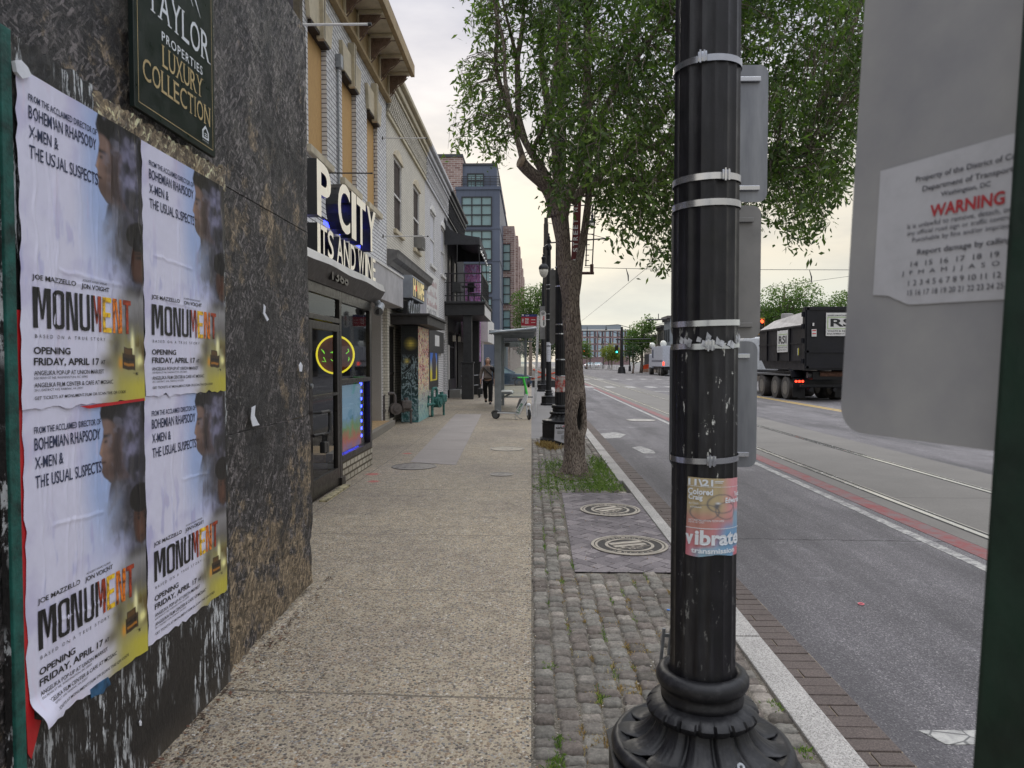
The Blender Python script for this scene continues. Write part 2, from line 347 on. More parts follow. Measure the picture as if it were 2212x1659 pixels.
mark('yellow_centre_lines', [[(10.42, 20), (10.52, 20), (11.1, 46), (11.0, 46)], [(10.65, 20), (10.75, 20), (11.33, 46), (11.23, 46)]], YEP)
mark('parking_marking', [[(1.86, 3.18), (2.75, 3.22), (2.75, 3.34), (1.80, 3.30)]], WHC)
def gq(pts): return [G(x, y, RZ) for x, y in pts]
mark('worn_road_patches', [gq([(1282, 938), (1330, 934), (1352, 939), (1340, 946), (1290, 948)]), gq([(1365, 967), (1385, 964), (1412, 974), (1416, 980), (1390, 980)])], WHP)
# crossing of the far junction
cw = []
for i in range(9): cw.append([(2.2 + i * 1.35, 45.8), (2.75 + i * 1.35, 45.8), (2.75 + i * 1.35, 48.4), (2.2 + i * 1.35, 48.4)])
for i in range(9): cw.append([(2.2 + i * 1.35, 66.2), (2.75 + i * 1.35, 66.2), (2.75 + i * 1.35, 68.8), (2.2 + i * 1.35, 68.8)])
cw.append([(6.95, 40), (13.2, 40.3), (13.2, 40.8), (6.95, 40.5)])
mark('crosswalk_markings', cw, WHP, RZ + 0.008)
# rails: paired steel heads with the flange groove between
RAILM = M('polished_rail', (0.62, 0.62, 0.60), 0.22, 1.0, 0.1, 3, 0.1); GROOVE = M('rail_groove', (0.015, 0.015, 0.015), 0.8)
g = MB()
for x in (4.44, 6.0, 8.6, 10.1)[:2]:
    g.box(x - 0.035, x + 0.035, -6, 400, RZ - 0.05, RZ + 0.009, 0); g.box(x + 0.036, x + 0.075, -6, 400, RZ - 0.05, RZ + 0.006, 1); g.box(x + 0.076, x + 0.092, -6, 400, RZ - 0.05, RZ + 0.009, 0); g.box(x - 0.06, x - 0.036, -6, 400, RZ - 0.05, RZ + 0.006, 1)
struct('tram_rails', g, [RAILM, GROOVE])
# kerb of granite blocks
def granite(name, c, sp=0.5):
    k = NT(name); a = k.noise(90, 4, 0.7); b = k.noise(1.6, 5, 0.6); v = k.vor(210, 'F1', 'Color'); s_ = k.n('ShaderNodeSeparateColor'); k.l(v, s_.inputs[0])
    col = k.ramp(s_.outputs[0], [(0.0, tuple(x * (1 - sp) for x in c)), (0.45, c), (1.0, tuple(min(1, x * (1 + sp * 0.7)) for x in c))])
    col = k.mix(1, col, k.ramp(b, [(0.3, 0.72), (0.7, 1.15)]), 'MULTIPLY'); col = k.mix(1, col, k.ramp(a, [(0.3, 0.8), (0.7, 1.15)]), 'MULTIPLY')
    return k.done(col, 0.85, 0, k.bump(a, 0.5, 0.004))
GRN = granite('kerb_granite', (0.40, 0.38, 0.355)); g = MB(); rnd_seed(4); y = -4.0
while y < 48:
    L = random.uniform(1.5, 2.1) if y > 4 else 1.62; w0 = 1.165 if y < 5.2 or y > 8.7 else 1.215
    g.box(w0, 1.325, y, y + L - 0.008, -0.18, 0.012 + random.uniform(-0.002, 0.002), 0, 0.008); y += L
struct('kerb', g, GRN)
g = MB(); y = 66
while y < 300: g.box(1.16, 1.33, y, y + 2.95, -0.18, 0.012, 0); y += 3
g.box(-14, 1.16, 47.9, 48.05, -0.18, 0.012); g.box(-14, 1.16, 65.95, 66.1, -0.18, 0.012); struct('far_kerb', g, GRN)
# brick gutter
rnd_seed(5); g = MB(); y = 1.0; BRG = granite('gutter_brick', (0.112, 0.088, 0.078), 0.35); GRT = M('gutter_grout', (0.30, 0.24, 0.16), 0.95)
g.box(1.326, 1.63, 0.5, 22, RZ - 0.05, RZ + 0.004, 1)
while y < 22:
    if int(y / 0.105) % 4 == 0: g.box(1.332, 1.475, y, y + 0.098, RZ - 0.02, RZ + 0.012, 0, 0.005 if y < 8 else 0); g.box(1.482, 1.625, y, y + 0.098, RZ - 0.02, RZ + 0.012, 0, 0.005 if y < 8 else 0)
    else: g.box(1.332, 1.625, y + random.uniform(0, .004), y + 0.098, RZ - 0.02, RZ + 0.011 + random.uniform(-.002, .003), 0, 0.005 if y < 8 else 0)
    y += 0.105
struct('brick_gutter', g, [BRG, GRT])
# cobble strip: every sett a rounded rough-topped block (pattern of one surface)
SETT = NT('granite_setts'); k = SETT; stn = k.ramp(k.noise(3.1, 6, .7), [(.45, 1), (.65, .62)])
at = k.n('ShaderNodeAttribute', attribute_name='tone'); b = k.noise(55, 5, 0.75); c2 = k.noise(9, 4, 0.6)
col = k.ramp(at.outputs['Fac'], [(0.0, (0.13, 0.125, 0.115)), (0.3, (0.21, 0.19, 0.18)), (0.6, (0.24, 0.245, 0.235)), (0.85, (0.31, 0.30, 0.285)), (1.0, (0.42, 0.40, 0.38))])
col = k.mix(1, col, k.ramp(b, [(0.25, 0.5), (0.5, 0.95), (0.75, 1.5)]), 'MULTIPLY'); col = k.mix(1, col, k.ramp(c2, [(0.3, 0.75), (0.7, 1.15)]), 'MULTIPLY')
col = k.mix(1, col, stn, 'MULTIPLY'); col = k.mix(1, col, (1.08, 1.0, .90), 'MULTIPLY'); k.done(col, 0.85, 0, k.bump(k.noise(85, 6, .8), 1.0, 0.010))
JOINT = NT('cobble_joint_soil'); k = JOINT; k.done(k.ramp(k.noise(110, 4, 0.7), [(0.3, (0.05, 0.045, 0.035)), (0.55, (0.16, 0.14, 0.11)), (0.75, (0.42, 0.39, 0.34))]), 0.95, 0, k.bump(k.noise(90, 3), 0.8, 0.01))
def in_patch(x, y): return x > 0.375 - (8.6 - y) * 0.012 and 5.33 < y < 8.62
def setts():
    rnd_seed(11); V = []; Fc = []; T = []
    x0 = 0.012; nc = 11; wds = [(1.16 - x0) / nc] * nc
    for c in range(nc):
        xa = x0 + c * wds[0]; y = 1.2 + random.random() * 0.1
        while y < 14.6:
            L = random.uniform(0.075, 0.12) if y < 9 else random.uniform(0.08, 0.14); xm = xa + wds[0] / 2; ym = y + L / 2
            if not in_patch(xm, ym) and not in_patch(xm + .03, ym):
                gp = random.uniform(0.004, 0.010); hx = wds[0] / 2 - gp / 2; hy = L / 2 - gp / 2; n = 7 if y < 6 else 5
                top = random.uniform(-0.006, 0.006); tl = random.gauss(0, 0.035), random.gauss(0, 0.035); an = random.gauss(0, 0.05); jx = random.gauss(0, 0.004); t = min(1, max(0, random.gauss(0.5, 0.22))); b0 = len(V)
                sx = 1 + random.gauss(0, .03)
                for j in range(n + 1):
                    for i in range(n + 1):
                        u = -1 + 2 * i / n; v = -1 + 2 * j / n
                        e = max(abs(u), abs(v)); rr = 1 - 0.07 * (u * u * v * v) ** 2 ; px = u * hx * rr * sx; py = v * hy * rr
                        h = 0.004 - 0.013 * max(0, (abs(u) - 0.62) / 0.38) ** 2 - 0.013 * max(0, (abs(v) - 0.62) / 0.38) ** 2 + mnoise.noise(Vector((xm * 30 + u * 1.6 + c * 7, ym * 30 + v * 1.6, 0))) * 0.007 + mnoise.noise(Vector((xm * 90 + u * 4, ym * 90 + v * 4, 5))) * 0.003
                        px += mnoise.noise(Vector((u * 2 + b0, v * 2, 3))) * 0.005 * e; py += mnoise.noise(Vector((u * 2, v * 2 + b0, 9))) * 0.005 * e
                        V.append((xm + jx + px * math.cos(an) - py * math.sin(an), ym + px * math.sin(an) + py * math.cos(an), top + h + tl[0] * px + tl[1] * py)); T.append(t)
                for j in range(n):
                    for i in range(n):
                        q = b0 + j * (n + 1) + i; Fc.append((q, q + 1, q + n + 2, q + n + 1))
                ring = [b0 + i for i in range(n + 1)] + [b0 + j * (n + 1) + n for j in range(1, n + 1)] + [b0 + n * (n + 1) + i for i in range(n - 1, -1, -1)] + [b0 + j * (n + 1) for j in range(n - 1, 0, -1)]
                s0 = len(V)
                for r in ring: V.append((V[r][0], V[r][1], -0.05)); T.append(t)
                for i in range(len(ring)):
                    j = (i + 1) % len(ring); Fc.append((ring[j], ring[i], s0 + i, s0 + j))
            y += L
    me = bpy.data.meshes.new('cobblestones'); me.from_pydata(V, [], Fc); me.materials.append(SETT.mat); a = me.attributes.new('tone', 'FLOAT', 'POINT'); a.data.foreach_set('value', T)
    me.polygons.foreach_set('use_smooth', [True] * len(me.polygons)); o = bpy.data.objects.new('cobblestone_strip', me); C.objects.link(o); o['kind'] = 'structure'
setts()
g = MB(); nx = 24; ny = 220
for j in range(ny + 1):
    for i in range(nx + 1):
        x = 0.0 + 1.17 * i / nx; y = 0.8 + 13.8 * j / ny; g.v.append((x, y, -0.011 + mnoise.noise(Vector((x * 9, y * 9, 0))) * 0.007))
for j in range(ny):
    for i in range(nx): q = j * (nx + 1) + i; g.f.append((q, q + 1, q + nx + 2, q + nx + 1)); g.m.append(0)
struct('cobble_bed', g, JOINT.mat, fixn=False)
g = MB(); g.box(0.0, 1.16, 14.6, 48, -0.1, 0.002); struct('furnishing_strip', g, noisy_concrete('strip_concrete', (0.20, 0.19, 0.185), jy=1.2))
# herringbone brick pavers
rnd_seed(9); g = MB(); PAV = NT('purple_grey_pavers'); k = PAV; pr = k.n('ShaderNodeObjectInfo')
a = k.n('ShaderNodeAttribute', attribute_name='tone'); col = k.ramp(a.outputs['Fac'], [(0, (0.12, 0.105, 0.11)), (0.5, (0.165, 0.145, 0.15)), (1, (0.22, 0.195, 0.195))]); col = k.mix(1, col, k.ramp(k.noise(60, 4), [(0.3, 0.75), (0.7, 1.25)]), 'MULTIPLY'); col = k.mix(1, col, k.ramp(k.noise(2.0, 5), [(0.3, 0.8), (0.7, 1.2)]), 'MULTIPLY'); k.done(col, 0.85, 0, k.bump(k.noise(80, 3), 0.4, 0.004))
def herring():
    bw, bl = 0.10, 0.20; V = []; Fc = []; T = []; ca, sa = math.cos(rad(45)), math.sin(rad(45)); gp = 0.0028
    def clip(poly):
        def cl(p, f):
            out = []
            for i in range(len(p)):
                a, b = p[i], p[(i + 1) % len(p)]; fa, fb = f(a), f(b)
                if fa >= 0: out.append(a)
                if (fa >= 0) != (fb >= 0): t = fa / (fa - fb); out.append((a[0] + (b[0] - a[0]) * t, a[1] + (b[1] - a[1]) * t))
            return out
        for f in (lambda p: p[0] - (0.37 - (8.6 - p[1]) * 0.012), lambda p: 1.212 - p[0], lambda p: p[1] - 5.36, lambda p: 8.6 - p[1]):
            poly = cl(poly, f)
            if len(poly) < 3: return None
        return poly
    N = 50
    for i in range(-N, N):
        for j in range(-N, N):
            for o in (0, 1):
                # classic herringbone lattice
                x = (i * bw) + j * bl * 1.0; y = i * bw - 0 * j
                if o == 0: r = (x + gp, y + gp, x + bl - gp, y + bw - gp)
                else: r = (x + gp, y + bw + gp, x + bw - gp, y + bw + bl - gp)
                if o == 1: r = (x + gp, y + bw + gp, x + bw - gp, y + 3 * bw - gp)
                pts = [(r[0], r[1]), (r[2], r[1]), (r[2], r[3]), (r[0], r[3])]
                pts = [(0.8 + p[0] * ca - p[1] * sa, 7.0 + p[0] * sa + p[1] * ca) for p in pts]
                if not any(0.2 < p[0] < 1.4 and 5.2 < p[1] < 8.8 for p in pts): continue
                pts = clip(pts)
                if not pts: continue
                z = random.uniform(-0.0015, 0.0015); b0 = len(V); t = random.random(); n = len(pts)
                V.extend([(p[0], p[1], z) for p in pts] + [(p[0], p[1], -0.03) for p in pts]); T.extend([t] * 2 * n)
                Fc.append(tuple(b0 + q for q in range(n))); Fc.extend([(b0 + q, b0 + n + q, b0 + n + (q + 1) % n, b0 + (q + 1) % n) for q in range(n)])
    me = bpy.data.meshes.new('pavers'); me.from_pydata(V, [], Fc); me.materials.append(PAV.mat); a = me.attributes.new('tone', 'FLOAT', 'POINT'); a.data.foreach_set('value', T)
    o = bpy.data.objects.new('brick_pavers', me); C.objects.link(o); o['kind'] = 'structure'
herring()
# ================================================================== HOARDING, POSTERS, ESTATE SIGN
def lin(r, g, b): return tuple(((x / 255) / 12.92 if x <= 10 else (((x / 255) + 0.055) / 1.055) ** 2.4) for x in (r, g, b))
def fit_text(mb, txt, fr, u, v, w, h, m=0, wz=0.0, warp=None, **k):
    """text whose outline exactly fills the w x h box with its lower left corner at (u,v)"""
    vs, fs = text_verts(txt, 1.0, **k)
    if not vs: return
    xa = min(p[0] for p in vs); xb = max(p[0] for p in vs); ya = min(p[1] for p in vs); yb = max(p[1] for p in vs)
    sx = w / max(1e-6, xb - xa); sy = h / max(1e-6, yb - ya); out = []
    for p in vs:
        a = u + (p[0] - xa) * sx; b = v + (p[1] - ya) * sy; out.append(fr(a, b, wz + p[2] + (warp(a, b) if warp else 0)))
    mb.add(out, fs, m)
WX = -1.536
def osb(name, paint, tan, dark):
    k = NT(name); wob = k.noise(2.5, 4, 0.6); hs = []
    for (an, sc_, off) in [(20, 1.0, 0), (78, 1.15, 3.1), (138, 0.9, 7.7), (-35, 1.3, 5.2)]:
        v = k.map((1, 1 / (78 * sc_), 1 / (19 * sc_)), (off, off, off), (rad(an), 0, 0), tex=True)
        q = k.n('ShaderNodeVectorMath', operation='ADD'); k.l(v, q.inputs[0]); s_ = k.n('ShaderNodeVectorMath', operation='SCALE'); k.l(k.noise(7, 3, 0.6, out=1), s_.inputs[0]); s_.inputs['Scale'].default_value = 1.5; k.l(s_.outputs[0], q.inputs[1])
        c = k.vor(1.0, 'F1', 'Color', q.outputs[0]); sp = k.n('ShaderNodeSeparateColor'); k.l(c, sp.inputs[0]); hs.append(k.math('MULTIPLY', sp.outputs[0], 1.0))
    h = k.math('MAXIMUM', k.math('MULTIPLY', hs[0], hs[1]), k.math('MULTIPLY', hs[2], hs[3])); h = k.math('ADD', h, k.math('MULTIPLY', k.noise(140, 4, 0.7), 0.35))
    base = k.ramp(h, [(0.15, tuple(x * 0.25 for x in dark)), (0.42, dark), (0.66, paint), (1.0, tuple(min(1, x * 3.0) for x in paint))])
    tn = k.ramp(h, [(0.2, tuple(x * 0.25 for x in tan)), (0.6, tan), (1.0, tuple(min(1, x * 1.9) for x in tan))])
    q = k.xyz(); low = k.ramp(q[2], [(0.0, 0.22), (0.14, 0.12), (0.7, 0.03), (2.2, 0.0)])   # peeled to bare wood towards the foot
    pk = k.math('ADD', k.noise(2.4, 9, 0.75), low); msk = k.ramp(pk, [(0.56, 0), (0.61, 1)])
    col = k.mix(k.math('MULTIPLY', msk, 0.85), base, tn)
    blk = k.ramp(k.noise(1.5, 5, 0.6, k.map((1, 1, 0.8), (4, 2, 1))), [(0.52, 0), (0.60, 0.85)]); col = k.mix(k.math('MULTIPLY', blk, 0.9), col, (0.012, 0.011, 0.012))
    chip = k.ramp(k.vor(16, 'F1', 'Distance', k.map((1, 1.4, 0.7))), [(0.05, 0.8), (0.12, 0)]); col = k.mix(k.math('MULTIPLY', chip, k.ramp(k.noise(3.3, 3), [(0.5, 0), (0.6, 1)])), col, (0.5, 0.48, 0.44))
    return k.done(col, 0.55, 0, k.bump(h, 1.0, 0.035), spec=0.6)
OSB = osb('weathered_strand_board', (0.088, 0.078, 0.078), (0.30, 0.225, 0.14), (0.022, 0.019, 0.020))
OSBT = osb('bare_torn_board', (0.42, 0.33, 0.22), (0.42, 0.31, 0.17), (0.20, 0.15, 0.10))
hoard = thing('hoarding', 'tall hoarding of dark weathered strand board standing beside the film posters', 'hoarding', (WX, 3, 0))
def sheet(name, y0, y1, z0, z1, x=WX, jr=0.006, jb=0.0, mt=OSB, parent=None, amp=0.006, th=0.012, jt=0.0, n=0.03, lean=0.0, botf=None):
    g = MB(); nx = max(2, int((y1 - y0) / n)); nz = max(2, int((z1 - z0) / n))
    for j in range(nz + 1):
        for i in range(nx + 1):
            y = y0 + (y1 - y0) * i / nx; z = z0 + (z1 - z0) * j / nz
            if i == nx: y += jr * (mnoise.noise(Vector((z * 14, 3, x))) + 0.6 * mnoise.noise(Vector((z * 50, 3, 1))))
            if j == 0: z += (botf(y) if botf else 0) + jb * (mnoise.noise(Vector((y * 17, 9, 0))) + 0.5 * mnoise.noise(Vector((y * 60, 9, 0))))
            if j == nz: z += jt * (mnoise.noise(Vector((y * 17, 5, 0))) + 0.7 * mnoise.noise(Vector((y * 55, 2, 0))))
            dx = amp * (mnoise.noise(Vector((y * 5, z * 5, x))) + 0.6 * mnoise.noise(Vector((y * 28, z * 28, 1))))
            g.v.append((x + dx - (y - y0) * lean, y, z))
    for j in range(nz):
        for i in range(nx): q = j * (nx + 1) + i; g.f.append((q, q + 1, q + nx + 2, q + nx + 1)); g.m.append(0)
    b = len(g.v); W_ = nx + 1
    ring = [i for i in range(W_)] + [j * W_ + nx for j in range(1, nz + 1)] + [nz * W_ + i for i in range(nx - 1, -1, -1)] + [j * W_ for j in range(nz - 1, 0, -1)]
    for r in ring: p = g.v[r]; g.v.append((p[0] - th, p[1], p[2]))
    for i in range(len(ring)): g.f.append((ring[(i + 1) % len(ring)], ring[i], b + i, b + (i + 1) % len(ring))); g.m.append(0)
    return g.build(name, mt, parent, fixn=False)
sheet('board', 0.5, 4.86, 2.482, 3.86, parent=hoard)
sheet('board', 0.5, 4.86, 1.228, 2.476, parent=hoard, amp=0.007)
sheet('board', 0.5, 4.88, 0.02, 1.222, x=WX + 0.006, parent=hoard, amp=0.012, jb=0.035, jr=0.02, botf=lambda y: max(0, (y - 3.5) * 0.05))
g = MB(); g.box(WX - 0.10, WX - 0.02, 4.80, 4.86, 0.03, 5.4, 0); g.build('corner_post', M('stained_timber', (0.10, 0.08, 0.05), 0.8, 0, 0.4, 9, 0.4), hoard)
g = MB(); g.box(-3.6, WX - 0.11, 4.78, 4.80, 0.03, 3.86); g.build('side_board', OSB, hoard)
g = MB(); g.box(-1.60, WX - 0.03, 0.5, 4.7, 3.88, 5.4); g.build('upper_board', M('brown_fascia', (0.055, 0.042, 0.05), 0.7, 0, 0.3, 5, 0.3), hoard)
# poster board
PBX = -1.503
k = NT('black_painted_board'); q = k.xyz(); st = k.noise(11, 8, 0.75, k.map((1, 3.0, 0.5))); n2 = k.noise(2.6, 4)
msk = k.math('MULTIPLY', k.ramp(st, [(0.55, 0), (0.575, 1)]), k.ramp(n2, [(0.42, 0), (0.52, 1)]))
col = k.mix(msk, k.ramp(k.noise(30, 5, 0.7), [(0.3, (0.006, 0.006, 0.007)), (0.7, (0.022, 0.020, 0.021))]), (0.62, 0.65, 0.68))
col = k.mix(k.ramp(q[2], [(0.0, 0.5), (0.12, 0.0)]), col, (0.09, 0.075, 0.06))
k.done(col, 0.42, 0, k.bump(k.noise(60, 6, 0.75, k.map((1, 1, 0.5))), 0.8, 0.008), spec=0.5); PBM = k.mat
pboard = thing('poster_board', 'black painted board with chipped white streaks carrying the four film posters', 'board', (PBX, 2.7, 0))
sheet('panel', 1.985, 3.462, 0.0, 2.46, x=PBX, amp=0.002, mt=PBM, parent=pboard, th=0.02, jr=0.002, jb=0.004)
sheet('torn_edge', 2.42, 3.465, 2.43, 2.525, x=PBX + 0.004, amp=0.006, mt=OSBT, parent=pboard, th=0.02, jt=0.03, n=0.012)
sheet('torn_edge', 2.01, 2.43, 2.43, 2.545, x=PBX + 0.002, amp=0.005, mt=PBM, parent=pboard, th=0.02, jt=0.02, n=0.012)
GRN1 = M('green_painted_edge', (0.008, 0.085, 0.070), 0.6, 0, 0.5, 14, 0.6, 90, dirt=0.7)
g = MB(); g.box(PBX - 0.02, PBX + 0.010, 1.986, 2.028, 0.0, 2.55, 0, 0.003); g.build('green_strip', GRN1, pboard)
# --- film poster art, painted per vertex
def sm(a, b, x): t = np.clip((x - a) / (b - a), 0, 1); return t * t * (3 - 2 * t)
def vnoise(u, v, f, seed=0):
    r = np.random.RandomState(seed); gsz = int(f) + 3; g_ = r.rand(gsz, gsz * 2); x = u * f; y = v * f * 1.5
    xi = np.floor(x).astype(int) % (gsz - 1); yi = np.floor(y).astype(int) % (gsz * 2 - 1); fx = x - np.floor(x); fy = y - np.floor(y); fx = fx * fx * (3 - 2 * fx); fy = fy * fy * (3 - 2 * fy)
    return (g_[xi, yi] * (1 - fx) + g_[xi + 1, yi] * fx) * (1 - fy) + (g_[xi, yi + 1] * (1 - fx) + g_[xi + 1, yi + 1] * fx) * fy
def fbm(u, v, f, seed=0): return sum(vnoise(u, v, f * 2 ** i, seed + i) * 0.5 ** i for i in range(4)) / 1.9
def art(u, v, seed):
    col = np.zeros(u.shape + (3,)); L = lambda r, g, b: np.array(lin(r, g, b))
    def put(mask, c):
        nonlocal col
        m = np.clip(mask, 0, 1)[..., None]; col = col * (1 - m) + np.asarray(c) * m
    col[:] = L(222, 221, 242); n1 = fbm(u, v, 5, 3); n2 = fbm(u, v, 14, 9); n3 = fbm(u * 2.4, v * 0.6, 10, seed + 30)
    put(sm(0.45, 0.8, n1) * 0.6, L(188, 182, 218)); put(sm(0.34, 0.58, u) * (1 - sm(0.30, 0.72, v)) * 0.8, L(150, 178, 228)); put(sm(0.58, 0.75, n3) * sm(0.25, 0.5, v) * (1 - sm(0.6, 0.7, v)) * 0.55, L(150, 160, 215)); put(sm(0.62, 0.8, n3) * 0.25, L(225, 205, 225))
    # dark upper right background
    edge = 0.60 + 0.02 * (n2 - .5)
    body = np.interp(v, [0, .04, .10, .13, .155, .185, .20, .215, .23, .25, .27, .30, .34, .40, .48, .56, .62], [.60, .575, .60, .592, .575, .562, .585, .578, .588, .580, .60, .66, .64, .60, .58, .62, .75])
    soft = sm(-.03, .03 + .20 * 1, u - body) * sm(.30, .40, v) + sm(-.006, .008, u - body) * (1 - sm(.30, .40, v)); put(soft * (1 - sm(.46, .62, v + .25 * (n1 - .5))), L(74, 72, 80))
    put(sm(0.68, 0.92, u) * (1 - sm(.5, .64, v + .2 * (n2 - .5))), L(44, 42, 48)); put(sm(.5, .75, n3) * sm(.62, .7, u) * (1 - sm(.55, .62, v)) * .35, L(120, 116, 118))
    face = sm(0.0, 0.008, u - body) * (1 - sm(.17, .23, u - body)) * sm(.045, .075, v) * (1 - sm(.26, .31, v)); put(face * (.75 + .4 * (n2 - .5)), L(146, 116, 102)); put(face * sm(.04, .14, u - body), L(66, 52, 50))
    put(face * np.exp(-((v - .125) / .007) ** 2) * (1 - sm(.05, .085, u - body)), L(40, 28, 26)); put(face * np.exp(-((v - .145) / .006) ** 2) * np.exp(-((u - body - .035) / .014) ** 2), L(18, 14, 14))
    put(face * sm(.195, .25, v) * 0.65, L(62, 46, 42)); put(face * np.exp(-((v - .218) / .004) ** 2) * (1 - sm(.03, .05, u - body)), L(50, 28, 28))
    put(face * np.exp(-((v - .175) / .02) ** 2) * np.exp(-((u - body - .01) / .012) ** 2) * .6, L(190, 150, 125))
    hair = sm(-0.012, 0.0, u - body + .012 * (n2 - .3)) * (1 - sm(.055, .075, v - .25 * np.clip(u - body - .05, 0, .3))); put(hair, L(24, 20, 22)); 
    put(sm(.56, .70, n2) * sm(.60, .66, u) * (1 - sm(.5, .6, v)) * .45, L(124, 122, 136)); put(sm(.60, .74, n3) * sm(.62, .7, u) * (1 - sm(.5, .6, v)) * .5, L(20, 18, 22))
    put(np.exp(-((u - .87) / .08) ** 2 - ((v - .17) / .13) ** 2) * sm(.30, .62, n1 * .5 + n2 * .5) * 1.3, L(132, 130, 158)); put(np.exp(-((u - .70) / .09) ** 2 - ((v - .40) / .09) ** 2) * sm(.3, .7, n2) * .7, L(128, 132, 146))
    # second head, frontal, lower right
    f2 = sm(1.0, .55, ((u - .955) / .085) ** 2 + ((v - .47) / .105) ** 2) if False else (1 - sm(.6, 1.0, ((u - .955) / .09) ** 2 + ((v - .475) / .10) ** 2)); put(f2, L(88, 58, 46)); put(f2 * sm(.95, 1.0, u) * .5, L(40, 26, 24)); put(f2 * (1 - sm(.88, .93, u)) * .6, L(45, 30, 28))
    for ex in (.925, .99): put(np.exp(-((u - ex) / .013) ** 2 - ((v - .462) / .007) ** 2), L(16, 12, 12)); put(f2 * np.exp(-((u - ex) / .02) ** 2 - ((v - .447) / .004) ** 2), L(26, 18, 18))
    put(f2 * np.exp(-((u - .957) / .010) ** 2 - ((v - .505) / .012) ** 2) * .6, L(120, 84, 64)); put(f2 * np.exp(-((u - .957) / .022) ** 2 - ((v - .535) / .004) ** 2), L(50, 26, 24))
    put((1 - sm(.8, 1.0, ((u - .95) / .12) ** 2 + ((v - .385) / .06) ** 2)), L(22, 18, 18))
    put(sm(.75, .86, u) * sm(.52, .60, v) * (1 - sm(.60, .66, v)), L(40, 36, 36))
    # smoke, flame and the burning car
    put(sm(.60, .85, u + .25 * (n1 - .5)) * sm(.56, .64, v) * (1 - sm(.78, .86, v)), L(140, 138, 140)); put(sm(.66, .9, u + .5 * (n2 - .5)) * sm(.62, .72, v) * (1 - sm(.76, .84, v)) * .7, L(88, 84, 80))
    put(sm(.46, .80, u + .35 * (n1 - .5)) * sm(.70, .84, v + .1 * (n2 - .5)) * .9, L(158, 150, 66)); put(sm(.60, .95, u) * sm(.88, .95, v), L(196, 186, 66)); put(sm(.86, .97, u + .3 * (n2 - .5)) * sm(.74, .8, v) * (1 - sm(.86, .9, v)), L(96, 78, 34))
    put(np.exp(-((u - .72) / .05) ** 2 - ((v - .80) / .05) ** 2) * .8, L(70, 62, 50)); put(np.exp(-((u - .64) / .07) ** 2 - ((v - .86) / .03) ** 2) * .8, L(88, 78, 30))
    put(np.exp(-((u - .88) / .018) ** 2 - ((v - .785) / .04) ** 2) * 1.4, L(255, 250, 190)); put(np.exp(-((u - .95) / .03) ** 2 - ((v - .85) / .018) ** 2) * 1.3, L(255, 248, 170)); put(np.exp(-((u - .76) / .02) ** 2 - ((v - .865) / .02) ** 2), L(220, 150, 40))
    car = (np.abs(u - .84) < .062) & (v > .825) & (v < .885); roof = (np.abs(u - .835) < .045) & (v > .800) & (v <= .825); put((car | roof).astype(float), L(58, 40, 18)); put((roof & (v > .805) & (np.abs(u - .835) < .036)).astype(float), L(92, 64, 26)); put(((np.abs(u - .84) < .05) & (np.abs(v - .865) < .006)).astype(float), L(170, 110, 30)); put(((np.abs(u - .84) < .055) & (np.abs(v - .845) < .003)).astype(float), L(20, 14, 8))
    put(((np.abs(u - .045 - .86) < .03) & (v > .893) & (v < .897)).astype(float) * .4, L(60, 60, 30))
    bor = (v > .955) * sm(.5, .35, u) * 0; return col
FIRE1 = M('fire_red_print', lin(150, 52, 22), 0.45, 0, 0.9, 40, 0.05); FIRE2 = M('fire_orange_print', lin(228, 120, 28), 0.45, 0, 0.7, 55, 0.05); FIRE3 = M('fire_yellow_print', lin(245, 190, 40), 0.45, 0, 0.6, 50, 0.05)
INKB = M('black_print', (0.008, 0.008, 0.010), 0.45, 0, 0.2, 20, 0.0); INKN = M('navy_print', lin(36, 46, 78), 0.5, 0, 0.1, 20, 0.0)
POSTM = NT('glossy_poster_paper'); at = POSTM.n('ShaderNodeAttribute', attribute_name='art')
POSTM.done(at.outputs['Color'], 0.38, 0, POSTM.bump(POSTM.noise(55, 4, 0.6, POSTM.map((1, 1, 0.35))), 0.35, 0.004), spec=0.55)
